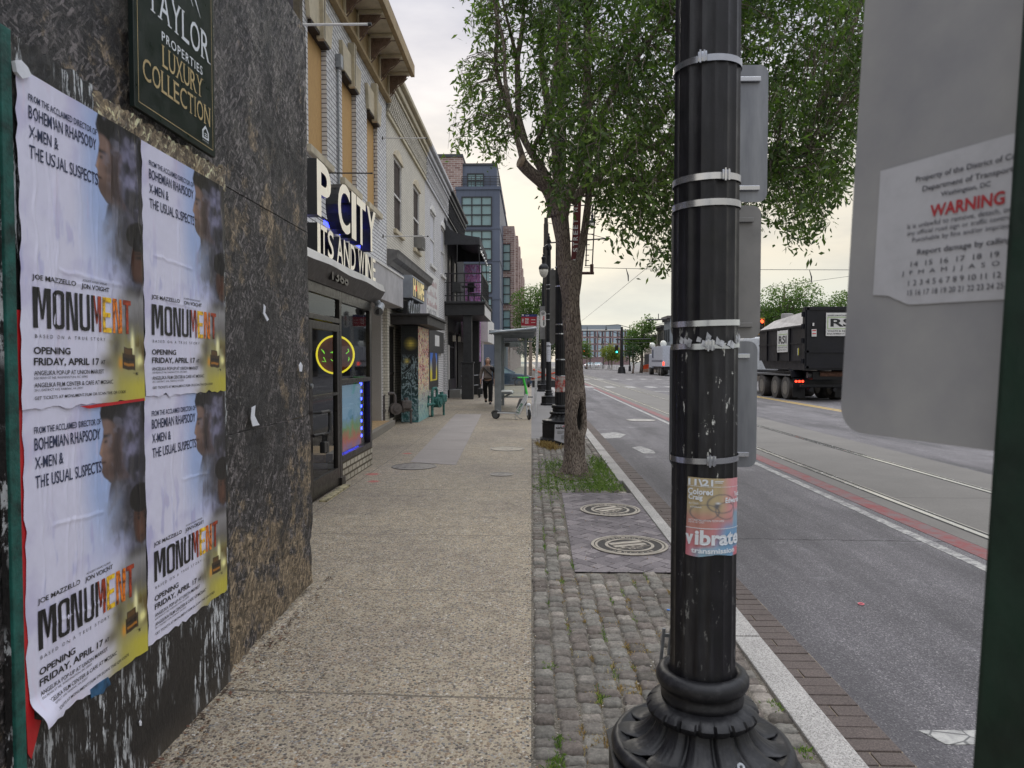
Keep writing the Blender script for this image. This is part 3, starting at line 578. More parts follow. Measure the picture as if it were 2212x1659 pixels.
def film_poster(y0, y1, z0, z1, x, seed, label, curl=False):
    rnd_seed(seed); Wd, Hd = y1 - y0, z1 - z0; nx, nz = 150, 210
    folds = [(random.uniform(.08, .95), random.uniform(0, .5), random.uniform(.35, 1.0), random.uniform(.0014, .0034), random.uniform(.004, .009), random.uniform(-.06, .06)) for _ in range(13)]
    if seed < 23: folds += [(random.uniform(.66, .97), random.uniform(0, .3), random.uniform(.4, .62), random.uniform(.004, .008), random.uniform(.006, .012), random.uniform(-.12, .12)) for _ in range(9)]
    hor = [(random.uniform(.35, .7), random.uniform(.0, .4), random.uniform(.3, .6), .0022, .006) for _ in range(2)]
    def relief(U, V):   # U to the right 0..1, V downwards 0..1, in metres towards the street
        h = 0.0012 * np.sin(U * 19 + seed) * np.sin(V * 9 + seed * 2)
        for (c, a, b, am, wd, sl) in folds:
            cc = c + sl * V + 0.006 * np.sin(V * 30 + c * 50); h = h + am * np.exp(-((U - cc) / wd) ** 2) * sm(a - .04, a + .04, V) * (1 - sm(b - .04, b + .04, V))
        for (c, a, b, am, wd) in hor: h = h + am * np.exp(-((V - c - .03 * U) / wd) ** 2) * sm(a - .03, a + .03, U) * (1 - sm(b + .2, b + .26, U))
        return h
    uu, vv = np.meshgrid(np.linspace(0, 1, nx + 1), np.linspace(0, 1, nz + 1)); h = relief(uu, vv)
    ed = 0.004 * np.interp(vv, np.linspace(0, 1, 25), np.random.randn(25)); ed2 = 0.004 * np.interp(uu, np.linspace(0, 1, 25), np.random.randn(25))
    Y = y0 + uu * Wd + ed * (1 - uu); Z = z1 - vv * Hd + ed2 * vv + (-0.004 * uu); X = x + 0.003 + h
    if curl: cm = sm(.88, 1.0, vv) * (1 - sm(0, .35, uu)); X = X + 0.035 * cm; Y = Y + 0.03 * cm; Z = Z + .01 * cm
    co = np.stack([X, Y, Z], -1).reshape(-1, 3); N1 = nx + 1; F = []
    for j in range(nz):
        for i in range(nx): q_ = j * N1 + i; F.append((q_, q_ + N1, q_ + N1 + 1, q_ + 1))
    me = bpy.data.meshes.new('film_poster'); me.from_pydata(co.tolist(), [], F); me.materials.append(POSTM.mat)
    cl = art(uu, vv, seed); cl = cl * (0.96 + 0.08 * fbm(uu, vv, 30, seed)[..., None]); ca = me.color_attributes.new('art', 'FLOAT_COLOR', 'POINT'); ca.data.foreach_set('color', np.concatenate([cl.reshape(-1, 3), np.ones((cl.shape[0] * cl.shape[1], 1))], 1).ravel().astype(np.float32))
    me.polygons.foreach_set('use_smooth', [True] * len(me.polygons)); o = bpy.data.objects.new('film_poster', me); C.objects.link(o); WL[o] = Vector((0, 0, 0)); tag(o, label, 'poster', 'film posters pasted on the board')
    gs = [MB(), MB(), MB()]
    def T(txt, u0, u1, va, vb, m=0, **k):
        g = gs[0 if va < .5 else (1 if va < .8 else 2)]
        f2 = lambda a, b, w_: (x + 0.0050 + float(relief(np.float64(a), np.float64(-b))) * 0.9 + w_ + (0.035 * float(sm(.88, 1.0, -b) * (1 - sm(0, .35, a))) if curl else 0), y0 + a * Wd + (0.03 * float(sm(.88, 1.0, -b) * (1 - sm(0, .35, a))) if curl else 0), z1 + b * Hd)
        fit_text(g, txt, f2, u0, -vb, u1 - u0, vb - va, m, **k)
    T('FROM THE ACCLAIMED DIRECTOR OF', .07, .575, .062, .083, 1, bold=.012); T('BOHEMIAN RHAPSODY', .07, .57, .096, .135, 1, bold=.008); T('X-MEN &', .07, .27, .155, .192, 1, bold=.008); T('THE USUAL SUSPECTS', .07, .575, .212, .252, 1, bold=.008)
    T('JOE MAZZELLO', .07, .38, .594, .615, 0, bold=.012); T('ACADEMY AWARD WINNER', .43, .64, .583, .590, 0); T('JON VOIGHT', .42, .66, .597, .618, 0, bold=.012)
    xs = [.07, .205, .305, .405, .500, .600, .690, .785, .875]
    BL = {'M': [[(0, 0), (.24, 0), (.24, 1), (0, 1)], [(.76, 0), (1, 0), (1, 1), (.76, 1)], [(.20, 1), (.36, 1), (.56, .22), (.44, .22)], [(.64, 1), (.80, 1), (.56, .22), (.44, .22)]],
          'N': [[(0, 0), (.26, 0), (.26, 1), (0, 1)], [(.74, 0), (1, 0), (1, 1), (.74, 1)], [(.22, 1), (.42, 1), (.78, 0), (.58, 0)]],
          'U': [[(0, .1), (.28, .12), (.28, 1), (0, 1)], [(.72, .12), (1, .1), (1, 1), (.72, 1)], [(0, .1), (.15, .02), (.5, 0), (.5, .1), (.32, .12), (.28, .16)], [(1, .1), (.72, .16), (.68, .12), (.5, .1), (.5, 0), (.85, .02)]],
          'E': [[(0, 0), (.32, 0), (.32, 1), (0, 1)], [(.3, 0), (1, 0), (1, .14), (.3, .14)], [(.3, .86), (1, .86), (1, 1), (.3, 1)], [(.3, .44), (.9, .44), (.9, .57), (.3, .57)]],
          'T': [[(.34, 0), (.66, 0), (.66, .88), (.34, .88)], [(0, .86), (1, .86), (1, 1), (0, 1)]]}
    BL['O'] = BL['U'][:2] and [[(0, .1), (.28, .12), (.28, .88), (0, .9)], [(.72, .12), (1, .1), (1, .9), (.72, .88)], BL['U'][2], BL['U'][3], [(0, .9), (.28, .84), (.32, .88), (.5, .9), (.5, 1), (.15, .98)], [(1, .9), (.85, .98), (.5, 1), (.5, .9), (.68, .88), (.72, .84)]]
    for i, (ch, mi) in enumerate(zip('MONUMENT', [0, 0, 0, 0, 2, 4, 3, 2])):
        for q_, pl in enumerate(BL[ch]):
            wdt = (xs[i + 1] - .014 - xs[i]); pp = []
            for e in range(len(pl)):   # cut long sides so the print follows the paper
                p0_, p1_ = pl[e], pl[(e + 1) % len(pl)]; nn_ = 6 if abs(p0_[1] - p1_[1]) > .4 else 1
                pp += [(p0_[0] + (p1_[0] - p0_[0]) * t / nn_, p0_[1] + (p1_[1] - p0_[1]) * t / nn_) for t in range(nn_)]
            vs_ = []
            for (a_, b_) in pp:
                U_ = xs[i] + a_ * wdt; V_ = .755 - b_ * .123; vs_.append((x + 0.0050 + 0.0002 * q_ + float(relief(np.float64(U_), np.float64(V_))) * .9, y0 + U_ * Wd, z1 - V_ * Hd))
            gs[1].add(vs_, [tuple(range(len(vs_)))], mi if not (i == 4 and q_ == 0) else 0)
    T('BASED ON A TRUE STORY', .08, .62, .774, .785, 0, space=1.7); T('OPENING', .07, .33, .812, .834, 0, bold=.02); T('FRIDAY, APRIL 17', .07, .56, .845, .872, 0, bold=.02); T('AT', .575, .615, .852, .866, 0, bold=.01)
    T('ANGELIKA POP-UP AT UNION MARKET', .07, .60, .884, .898, 0, bold=.006); T('550 PENN ST NE, WASHINGTON, DC 20002', .07, .46, .903, .911, 0); T('ANGELIKA FILM CENTER & CAFE AT MOSAIC', .07, .68, .921, .935, 0, bold=.006); T('2911 DISTRICT AVE, FAIRFAX, VA 22031', .07, .42, .940, .948, 0); T('GET TICKETS AT MONUMENT.FILM OR SCAN THE QR CODE', .07, .80, .962, .974, 0, bold=.004)
    T('R', .905, .925, .897, .908, 0, bold=.01)
    for g_, nm_ in zip(gs, ('headline', 'title', 'small_print')): g_.build(nm_, [INKB, INKN, FIRE1, FIRE2, FIRE3], o, fixn=False)
    return o
film_poster(2.043, 2.700, 1.455, 2.455, PBX + 0.008, 21, 'large film poster at the upper left of the board, beside the green strip')
film_poster(2.704, 3.425, 1.462, 2.446, PBX + 0.008, 22, 'crumpled film poster at the upper right, below the torn tan board edge')
film_poster(2.045, 2.699, 0.478, 1.462, PBX + 0.003, 23, 'film poster at the lower left whose bottom corner peels over red paper', curl=True)
film_poster(2.703, 3.424, 0.480, 1.464, PBX + 0.003, 24, 'film poster at the lower right, above the chipped black part of the board')
REDPAP = M('red_paper', (0.50, 0.012, 0.018), 0.5, 0, 0.15, 8, 0.2)
g = MB(); pts = [(2.012, 1.9), (2.06, 1.9), (2.06, 0.46), (2.115, 0.50), (2.08, 0.425), (2.035, 0.40), (2.020, 0.9), (2.026, 1.2)]
g.prism([(2.030, 1.75), (2.07, 1.75), (2.07, 0.52), (2.10, 0.50), (2.055, 0.405), (2.040, 0.43), (2.022, 0.95), (2.016, 1.3)], 'x', PBX + 0.002, PBX + 0.0035); tag(g.build('red_poster_edge', REDPAP), 'edge of an older red poster showing beside the green strip', 'poster remnant')
g = MB(); g.prism([(3.40, 2.30), (3.436, 2.30), (3.440, 1.7), (3.438, 1.46), (3.40, 1.45)], 'x', PBX + 0.002, PBX + 0.0035); g.prism([(2.30, 1.45), (2.69, 1.458), (2.69, 1.448), (2.35, 1.440)], 'x', PBX + 0.013, PBX + 0.0145); tag(g.build('red_poster_edge', REDPAP), 'thin red paper edge at the right side of the upper right poster', 'poster remnant')
# scraps of paper
SCR = M('white_scrap_paper', (0.72, 0.74, 0.80), 0.7, 0, 0.1, 12, 0.2); BLS = M('blue_scrap_paper', lin(40, 84, 120), 0.6, 0, 0.5, 25, 0.3)
def scrap(pix, label, mt=SCR, x=WX + 0.02, name='paper_scrap', thick=0.003):
    pts = [atX(a, b, x) for a, b in pix]; g = MB(); g.prism(pts, 'x', x, x + thick); return tag(g.build(name, mt), label, 'paper scrap', 'scraps of torn paper on the hoarding')
scrap([(24, 132), (38, 130), (52, 145), (60, 163), (50, 168), (40, 170), (28, 155)], 'crumpled white paper tab above the upper left film poster', x=PBX + 0.01, thick=0.012)
scrap([(543, 880), (551, 876), (549, 897), (556, 912), (560, 918), (545, 921), (541, 905)], 'white torn paper scrap stuck low on the hoarding near the horizontal joint', x=WX + 0.022)
scrap([(569, 657), (573, 662), (572, 676), (580, 690), (576, 694), (568, 678)], 'thin curled white paper shred at mid height on the hoarding', x=WX + 0.022)
scrap([(193, 1490), (208, 1478), (232, 1462), (238, 1478), (226, 1488), (222, 1498), (205, 1503), (196, 1508)], 'blue torn paper scrap below the lower left film poster', BLS, x=PBX + 0.004)
for i, (a, b, s_) in enumerate([(645, 790, 8), (300, 1560, 5)]): scrap([(a, b), (a + s_ * .5, b - s_), (a + s_, b), (a + s_ * .8, b + s_ * 1.6), (a + s_ * .2, b + s_ * 1.5)], ['small pale paper fleck near the far edge of the hoarding', 'pale streak of paper on the foot of the poster board'][i], x=(WX + 0.022 if i == 0 else PBX + 0.005))
# estate agent sign
ES = PBX + 0.022; (ya, zb) = atX(291, 226, ES); (yb, _) = atX(465, 322, ES); zt = zb + 1.42; zb = zb - 0.005
sg = thing('estate_sign', 'black green realty sign with gold letters fixed above the film posters', 'sign', (ES, ya, zb))
SGM = M('dark_green_sign_face', (0.006, 0.014, 0.012), 0.35, 0, 0.15, 5, 0.05); GOLD = M('gold_print', (0.52, 0.40, 0.20), 0.45, 0, 0.1, 5, 0); WHT = M('white_print', (0.72, 0.76, 0.80), 0.5, 0, 0.08, 5, 0)
g = MB(); g.box(ES - 0.02, ES, ya, yb, zb, zt, 0, 0.002); g.build('panel', SGM, sg)
W2 = yb - ya; frm = lambda u, v, w_: (ES + 0.001 + w_, ya + u, zb + v); g = MB()
def rect(g, u0, u1, v0, v1, m=0, w_=0.0): g.add([frm(u0, v0, w_), frm(u1, v0, w_), frm(u1, v1, w_), frm(u0, v1, w_)], [(0, 1, 2, 3)], m)
bo = 0.025
for r in [(bo, W2 - bo, bo, bo + .003), (bo, bo + .003, bo, 1.4), (W2 - bo - .003, W2 - bo, bo, 1.4)]: rect(g, *r)
def serif_text(g, txt, u0, u1, v0, h, m, th=0.010):
    n = len(txt); ws = {'I': .4, 'L': .8, 'T': .95, 'O': 1.15, 'C': 1.1, 'A': 1.1, 'Y': 1.0, 'R': 1.0, 'X': 1.05, 'U': 1.0, 'N': 1.1, 'E': .85}; tot = sum(ws.get(c, 1) for c in txt); u = u0; fe = {'T': [(.5, 0)], 'A': [(.05, 0), (.95, 0)], 'Y': [(.5, 0), (.05, 1), (.95, 1)], 'L': [(.12, 0), (.12, 1)], 'R': [(.12, 0), (.12, 1), (.95, 0)], 'X': [(.05, 0), (.95, 0), (.05, 1), (.95, 1)], 'U': [(.1, 1), (.9, 1)], 'N': [(.08, 0), (.1, 1), (.9, 1)], 'I': [(.5, 0), (.5, 1)], 'E': [(.1, 0), (.1, 1)]}
    for c in txt:
        w_ = (u1 - u0) * ws.get(c, 1) / tot; cw = w_ * (.86 if c != 'I' else .3); fit_text(g, c, frm, u + (w_ - cw) / 2, v0, cw, h, m)
        for (a, t) in fe.get(c, []): ux = u + (w_ - cw) / 2 + a * cw; sw = h * .13; rect(g, ux - sw, ux + sw, v0 + (h - h * .04 if t else 0), v0 + (h if t else h * .04), m, 0.0006)
        u += w_
Hh = lambda py_, px_=378: atX(px_, py_, ES)[1] - zb
serif_text(g, 'TAYLOR', .14 * W2, .93 * W2, Hh(70), Hh(5) - Hh(70), 1); fit_text(g, 'PROPERTIES', frm, .30 * W2, Hh(112), .52 * W2, .038, 1, bold=.01, space=1.2)
serif_text(g, 'LUXURY', .30 * W2, .82 * W2, Hh(165), .085, 0); serif_text(g, 'COLLECTION', .08 * W2, .93 * W2, Hh(220), .085, 0)
# swoosh emblem over the name and the small house mark
for j in range(3):
    pts = [(0.40 + .02 * j + .28 * math.sin(t * 2.2 + j * .3), 0) for t in ()]
    a = [(W2 * (.30 + .10 * j + .30 * t), Hh(-8) + .012 * j + .10 * math.sin(2.6 * t + .3 * j)) for t in [i / 12 for i in range(13)]]
    for i in range(12): w0 = .010 * math.sin(math.pi * (i + .5) / 12) + .002; g.add([frm(a[i][0], a[i][1] - w0, 0), frm(a[i + 1][0], a[i + 1][1] - w0, 0), frm(a[i + 1][0], a[i + 1][1] + w0, 0), frm(a[i][0], a[i][1] + w0, 0)], [(0, 1, 2, 3)], 1)
hx, hz = W2 - .10, .055
g.add([frm(hx - .032, hz, 0), frm(hx + .032, hz, 0), frm(hx + .032, hz + .035, 0), frm(hx, hz + .062, 0), frm(hx - .032, hz + .035, 0)], [(0, 1, 2, 3, 4)], 1); g.add([frm(hx - .02, hz + .008, .0006), frm(hx + .02, hz + .008, .0006), frm(hx + .02, hz + .032, .0006), frm(hx, hz + .048, .0006), frm(hx - .02, hz + .032, .0006)], [(0, 1, 2, 3, 4)], 2)
rect(g, hx - .012, hx + .012, hz + .013, hz + .017, 1, .001); rect(g, hx - .012, hx + .012, hz + .022, hz + .026, 1, .001); fit_text(g, 'EQUAL HOUSING', frm, hx - .03, hz - .012, .06, .006, 1)
g.build('lettering', [GOLD, WHT, SGM], sg, fixn=False)
# ================================================================== BUILDINGS ON THE LEFT
FX = -3.62
BRW = brickmat('white_painted_brick', lin(232, 231, 230), lin(222, 221, 222), lin(96, 95, 99), 0.30, 0.082, 0.008, dirt=0.1, var=.14, bump=.8)
BRC = brickmat('cream_painted_brick', lin(222, 216, 202), lin(214, 208, 194), lin(176, 170, 156), 0.215, 0.072, 0.010, dirt=0.12, bump=.5, var=.12)
BRG2 = brickmat('pale_grey_painted_brick', lin(228, 226, 225), lin(220, 218, 218), lin(156, 154, 154), 0.215, 0.072, 0.011, dirt=0.12, bump=.7, var=.12)
BRK = brickmat('black_painted_brick', (0.03, 0.03, 0.033), (0.025, 0.025, 0.03), (0.012, 0.012, 0.014), dirt=0.1)
CREAM = M('cream_paint', lin(202, 190, 164), 0.7, 0, 0.12, 4, 0.2, dirt=.35); CREAMD = M('tan_paint', lin(160, 138, 100), 0.7, 0, 0.15, 4, 0.2, dirt=.4); IRON = M('brown_iron_scroll', lin(120, 98, 84), 0.7, 0, 0.2, 10, 0.3)
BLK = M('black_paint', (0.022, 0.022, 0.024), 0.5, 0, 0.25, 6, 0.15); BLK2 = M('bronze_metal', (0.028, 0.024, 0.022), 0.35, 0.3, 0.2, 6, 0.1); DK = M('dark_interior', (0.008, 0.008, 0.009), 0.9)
WPNT = M('white_paint', lin(216, 214, 210), 0.6, 0, 0.08, 3, 0.15, dirt=.3); GPNT = M('grey_panel_paint', lin(178, 176, 178), 0.6, 0, 0.1, 2, 0.15, dirt=.4); STEEL = M('galvanised_steel', lin(150, 153, 156), 0.45, 0.6, 0.2, 20, 0.1)
PANE = darkpane('dark_window_glass', (0.03, 0.035, 0.04)); GL = glass('shop_glass', (0.8, 0.83, 0.82), 0.04)
k = NT('plywood_sheet'); v = k.map((1, 5.0, .55)); gn = k.noise(3.0, 6, 0.6, v, dist=1.2); rg = k.ramp(k.math('FRACT', k.math('MULTIPLY', gn, 9)), [(0, lin(206, 168, 108)), (.5, lin(190, 148, 90)), (.8, lin(160, 118, 66)), (1, lin(206, 168, 108))]); rg = k.mix(.5, rg, lin(198, 160, 104)); PLY = k.done(rg, 0.8, 0, k.bump(gn, .2, .004))
def wall_with_holes(g, X, y0, y1, z0, z1, holes, th=0.3, m=0, mr=None):
    """wall in the plane x=X facing the street, thickness behind it, rectangular openings (y0,y1,z0,z1)"""
    ys = sorted(set([y0, y1] + [h[0] for h in holes] + [h[1] for h in holes])); zs = sorted(set([z0, z1] + [h[2] for h in holes] + [h[3] for h in holes]))
    for i in range(len(ys) - 1):
        for j in range(len(zs) - 1):
            a, b, c, d = ys[i], ys[i + 1], zs[j], zs[j + 1]
            if any(h[0] <= a and h[1] >= b and h[2] <= c and h[3] >= d for h in holes): continue
            g.quad((X, a, c), (X, b, c), (X, b, d), (X, a, d), m)
    for (a, b, c, d) in holes:
        q = m if mr is None else mr
        g.quad((X, a, c), (X - th, a, c), (X - th, a, d), (X, a, d), q); g.quad((X, b, c), (X, b, d), (X - th, b, d), (X - th, b, c), q)
        g.quad((X, a, d), (X - th, a, d), (X - th, b, d), (X, b, d), q); g.quad((X, a, c), (X, b, c), (X - th, b, c), (X - th, a, c), q)
    g.quad((X, y1, z0), (X - 8, y1, z0), (X - 8, y1, z1), (X, y1, z1), m); g.quad((X, y0, z0), (X - 8, y0, z0), (X - 8, y0, z1), (X, y0, z1), m)
    g.quad((X, y0, z1), (X, y1, z1), (X - 8, y1, z1), (X - 8, y0, z1), m)
# ---------- A: white brick building with boarded windows
A = thing('brick_building', 'white brick building with three boarded windows and scrolled tan cornice', 'building', (FX, 10, 0))
wins = [(11.55, 12.60), (13.62, 14.72), (15.68, 16.74)]
g = MB(); wall_with_holes(g, FX, 4.9, 17.76, 2.92, 9.0, [(a, b, 5.08, 7.12) for a, b in wins]); g.build('wall', BRW, A)
for a, b in wins:
    wd = MB(); wd.box(FX - 0.13, FX - 0.09, a + .004, b - .004, 5.09, 7.10); w_ = wd.build('window', PLY, A)
    s_ = MB(); s_.box(FX + 0.0, FX + 0.09, a - 0.16, b + 0.16, 4.96, 5.08, 0, .006); s_.build('sill', CREAM, w_)
    s_ = MB(); yc = (a + b) / 2; s_.prism([(a - .08, 7.12), (b + .08, 7.12), (b + .20, 7.62), (a - .20, 7.62)], 'x', FX + .003, FX + 0.07, 0); s_.prism([(yc - .05, 7.02), (yc + .05, 7.02), (yc + .09, 7.86), (yc - .09, 7.86)], 'x', FX + .0035, FX + 0.13, 0); s_.box(FX + .07, FX + .134, yc - .012, yc + .012, 7.04, 7.84, 1); s_.box(FX - .12, FX + .06, a + .002, b - .002, 7.07, 7.115, 1); s_.build('lintel', [CREAM, M('dark_lintel_strip', (.03, .02, .015))], w_)  # dark strips down the keystone groove and along the window head
cn = MB(); cn.box(FX + .001, FX + .07, 4.9, 17.78, 8.08, 8.78, 0); cn.box(FX + .001, FX + .13, 4.9, 17.80, 8.02, 8.10, 0, .012); cn.box(FX + .07, FX + .66, 4.9, 17.86, 8.70, 8.76, 1); cn.box(FX + .60, FX + .70, 4.9, 17.9, 8.68, 8.96, 0, .012); cn.prism([(FX + .0, 8.78), (FX + .70, 8.96), (FX + .0, 9.05)], 'y', 4.9, 17.9, 0)
for y in np.arange(5.6, 17.8, 1.03): cn.box(FX + .075, FX + .60, y - .01, y + .006, 8.685, 8.705, 2)
cor = cn.build('cornice', [CREAMD, CREAM, IRON], A)
def scroll_bracket(y):
    b = MB(); b.box(FX + .071, FX + .12, y - .07, y + .07, 8.06, 8.70, 0, .01); b.box(FX + .07, FX + .60, y - .07, y + .07, 8.62, 8.695, 0, .01)
    def spiral(cx, cz, r0, turns, s=1, ph=0): return [(FX + cx + r0 * (1 - t / 1.15) * math.cos(s * t * turns * 2 * math.pi + ph), y, 8.0 + cz + r0 * (1 - t / 1.15) * math.sin(s * t * turns * 2 * math.pi + ph)) for t in [i / 16 for i in range(17)]]
    for (cx, cz, r0, tn, s, ph) in [(.24, .49, .115, 1.6, 1, -1.2), (.45, .53, .075, 1.5, -1, 3.3), (.34, .58, .04, 1, 1, 0), (.16, .30, .05, 1.2, -1, 1.5), (.20, .19, .03, 1, 1, 0)]:
        b.tube(spiral(cx, cz, r0, tn, s, ph), .016, 5, 1); b.ball((FX + cx, y, 8 + cz), .02, 6, 4, 1)
    b.tube([(FX + .12, y, 8.10), (FX + .2, y, 8.18), (FX + .30, y, 8.34), (FX + .42, y, 8.42), (FX + .56, y, 8.56)], .014, 5, 1)
    b.prism([(FX + .12, 8.15), (FX + .2, 8.24), (FX + .33, 8.40), (FX + .5, 8.5), (FX + .56, 8.62), (FX + .12, 8.62)], 'y', y - .006, y + .006, 1)
    return b.build('bracket', [CREAM, IRON], cor)
for y in (7.4, 8.42, 9.45, 10.47, 11.50, 12.52, 13.54, 14.56, 15.60, 16.64, 17.64): scroll_bracket(y)
bd = MB(); bd.box(-3.9, -3.22, 10.95, 17.80, 2.93, 3.66, 0, .01); bd.box(-3.95, -3.20, 10.95, 17.82, 3.66, 3.71, 1); bd.build('shop_fascia', [GPNT, WPNT], A)
lw = MB(); wall_with_holes(lw, -4.45, 4.9, 17.5, 0, 2.93, [(12.2, 13.4, .15, 2.4), (14.2, 16.6, .8, 2.4)], .2); lw.box(-4.45, -3.74, 17.5, 17.78, 0, 2.93, 0); lw.build('shop_wall', BRG2, A)
pr = MB(); pr.box(-4.10, -3.70, 17.40, 17.498, 0.0, 2.93, 0, .004); pr.build('concrete_pilaster', noisy_concrete('pilaster_concrete', lin(176, 172, 168)), A)
dr = MB(); dr.box(-4.62, -4.60, 12.2, 13.4, .15, 2.4); dr.box(-4.62, -4.60, 14.2, 16.6, .8, 2.4); dr.build('shop_window', PANE, A)
st = MB(); st.prism([(-4.44, 11.0), (-3.12, 11.0), (-3.18, 13.5), (-3.30, 16.0), (-3.38, 17.42), (-4.44, 17.42)], 'z', 0.0, 0.13, 0); st.prism([(-3.22, 11.0), (-3.11, 11.0), (-3.17, 13.5), (-3.29, 16.0), (-3.37, 17.43), (-3.46, 17.43)], 'z', 0.001, 0.145, 1)
tag(st.build('entrance_platform', [M('tan_step_tile', lin(168, 140, 100), .8, 0, .3, 9, .3), noisy_concrete('step_edge', lin(128, 122, 112))]), 'low tan step platform in the recessed entrance beside the glass shopfront', 'step')
# downpipe conduit
g = MB(); g.tube([(FX + .03, 13.25, 3.7), (FX + .03, 13.25, 7.02)], .022, 6); g.box(FX + .002, FX + .11, 13.17, 13.33, 7.02, 7.26, 0, .008); tag(g.build('wall_conduit', STEEL), 'grey electrical conduit with a small box between the boarded windows', 'conduit')
for (Y, xt, z, r, mt, lb) in [(8.5, -1.90, 5.60, .016, WPNT, 'white pole sticking out high above the shop letters, nearest of the rods'), (12.6, -2.81, 4.93, .012, BLK, 'thin black rod sticking out at the sill of the boarded windows'), (17.3, -2.52, 7.0, .014, WPNT, 'upper white pole on the corner beside the cream brick facade'), (17.3, -2.50, 4.64, .014, WPNT, 'lower white pole on the corner beside the cream brick facade')]:
    g = MB(); g.tube([(FX + .003, Y, z), (xt - .04, Y, z - .01)], r, 8); g.tube([(xt - .04, Y, z - .01), (xt, Y, z - .01)], r * 1.25, 8, 1); g.tube([(FX + .001, Y, z), (FX + .02, Y, z)], r * 3, 8, 1); tag(g.build('flag_pole', [mt, BLK]), lb, 'pole', 'poles sticking out of the facades')
# ---------- projecting glass shopfront
BX = -2.46
S = thing('glass_shopfront', 'bronze framed glass shopfront with door, yellow neon ring and blue light strip', 'shopfront', (BX, 9.4, 0))
fz = lambda g, y0, y1, z0, z1, d=.05, m=0: g.box(BX - d, BX, y0, y1, z0, z1, m, .003)
fm = MB()
for (a, b) in [(7.72, 7.80), (9.06, 9.16), (10.76, 10.88)]: fz(fm, a, b, 0.0 if a < 9.1 else .28, 2.50, .09)
fm.box(BX - .12, BX + .03, 9.02, 9.20, 0, .10, 0, .004)
fz(fm, 7.80, 9.06, 2.38, 2.50, .07); fz(fm, 7.80, 9.06, 2.08, 2.14, .07); fz(fm, 9.16, 10.76, 2.36, 2.50, .07); fz(fm, 9.16, 10.76, 1.30, 1.36, .08); fz(fm, 9.16, 10.76, .28, .36, .12); fz(fm, 7.0, 7.72, 0, 2.5, .06)
fm.build('frame', BLK2, S)
dm = MB(); fz(dm, 7.81, 7.92, .02, 2.06, .045); fz(dm, 8.94, 9.05, .02, 2.06, .045); fz(dm, 7.92, 8.94, 1.97, 2.06, .045); fz(dm, 7.92, 8.94, .02, .24, .045); fz(dm, 7.92, 8.94, 1.17, 1.205, .045)
door = dm.build('door', BLK2, S)
h = MB(); h.tube([(BX + .01, 7.90, 1.02), (BX + .09, 7.92, 1.02), (BX + .11, 8.16, 1.02), (BX + .11, 8.20, .98), (BX + .11, 8.20, .80), (BX + .10, 8.17, .76), (BX + .01, 7.90, .76)], .018, 8); h.build('handle', BLK, door)
h = MB(); h.box(BX + .05, BX + .11, 7.99, 8.09, .55, .68, 0, .012); h.tube([(BX + .08, 8.01, .67), (BX + .08, 8.01, .76), (BX + .08, 8.07, .76), (BX + .08, 8.07, .67)], .009, 6, 0); h.box(BX + .05, BX + .10, 8.12, 8.22, .53, .66, 0, .012); h.tube([(BX + .075, 8.14, .65), (BX + .075, 8.14, .75), (BX + .075, 8.20, .75), (BX + .075, 8.20, .65)], .009, 6, 0); h.build('padlocks', M('padlock_black', (.015, .015, .016), .35), door)
h = MB(); h.tube([(BX, 7.86, 1.32), (BX + .02, 7.86, 1.32)], .028, 10); h.build('lock', STEEL, door)
gl = MB(); gl.quad((BX - .03, 7.92, .24), (BX - .03, 8.94, .24), (BX - .03, 8.94, 1.97), (BX - .03, 7.92, 1.97)); gl.build('door_glass', GL, door)
gl = MB(); gl.quad((BX - .03, 7.80, 2.14), (BX - .03, 9.06, 2.14), (BX - .03, 9.06, 2.38), (BX - .03, 7.80, 2.38)); gl.quad((BX - .03, 9.16, 1.36), (BX - .03, 10.76, 1.36), (BX - .03, 10.76, 2.36), (BX - .03, 9.16, 2.36)); gl.quad((BX - .05, 9.16, .36), (BX - .05, 10.76, .36), (BX - .05, 10.76, 1.30), (BX - .05, 9.16, 1.30)); gl.build('window_glass', GL, S)
bb = MB(); bb.box(BX - .20, BX + .0, 9.17, 10.88, 0, .275, 0); bb.build('brick_base', brickmat('chipped_white_brick', lin(200, 194, 178), lin(180, 172, 156), lin(90, 80, 64), .2, .09, .014, dirt=.5), S)
ff = MB(); n = 14   # sagging metal canopy edge above the shopfront
for i in range(n):
    y = 6.9 + (11.25 - 6.9) * i / n; y2 = 6.9 + (11.25 - 6.9) * (i + 1) / n; s1 = -.012 * math.sin(i * 1.1); s2 = -.012 * math.sin((i + 1) * 1.1)
    ff.quad((BX + .11, y, 2.80 + s1 * .4), (BX + .11, y2, 2.80 + s2 * .4), (BX + .14, y2, 2.70 + s2), (BX + .14, y, 2.70 + s1), 1); ff.quad((BX + .14, y, 2.70 + s1), (BX + .14, y2, 2.70 + s2), (BX + .02, y2, 2.50), (BX + .02, y, 2.50), 0); ff.quad((BX + .11, y, 2.80 + s1 * .4), (BX + .11, y2, 2.80 + s2 * .4), (-3.6, y2, 2.9), (-3.6, y, 2.9), 1)
ff.box(BX - .1, BX + .02, 6.9, 10.9, 2.50, 2.56, 0); ff.quad((BX + .14, 11.25, 2.70), (BX + .11, 11.25, 2.80), (-3.6, 11.25, 2.9), (BX + .02, 11.25, 2.50), 0)
ff.build('canopy_edge', [M('grey_canopy_paint', lin(86, 82, 80), .5), WPNT], S)
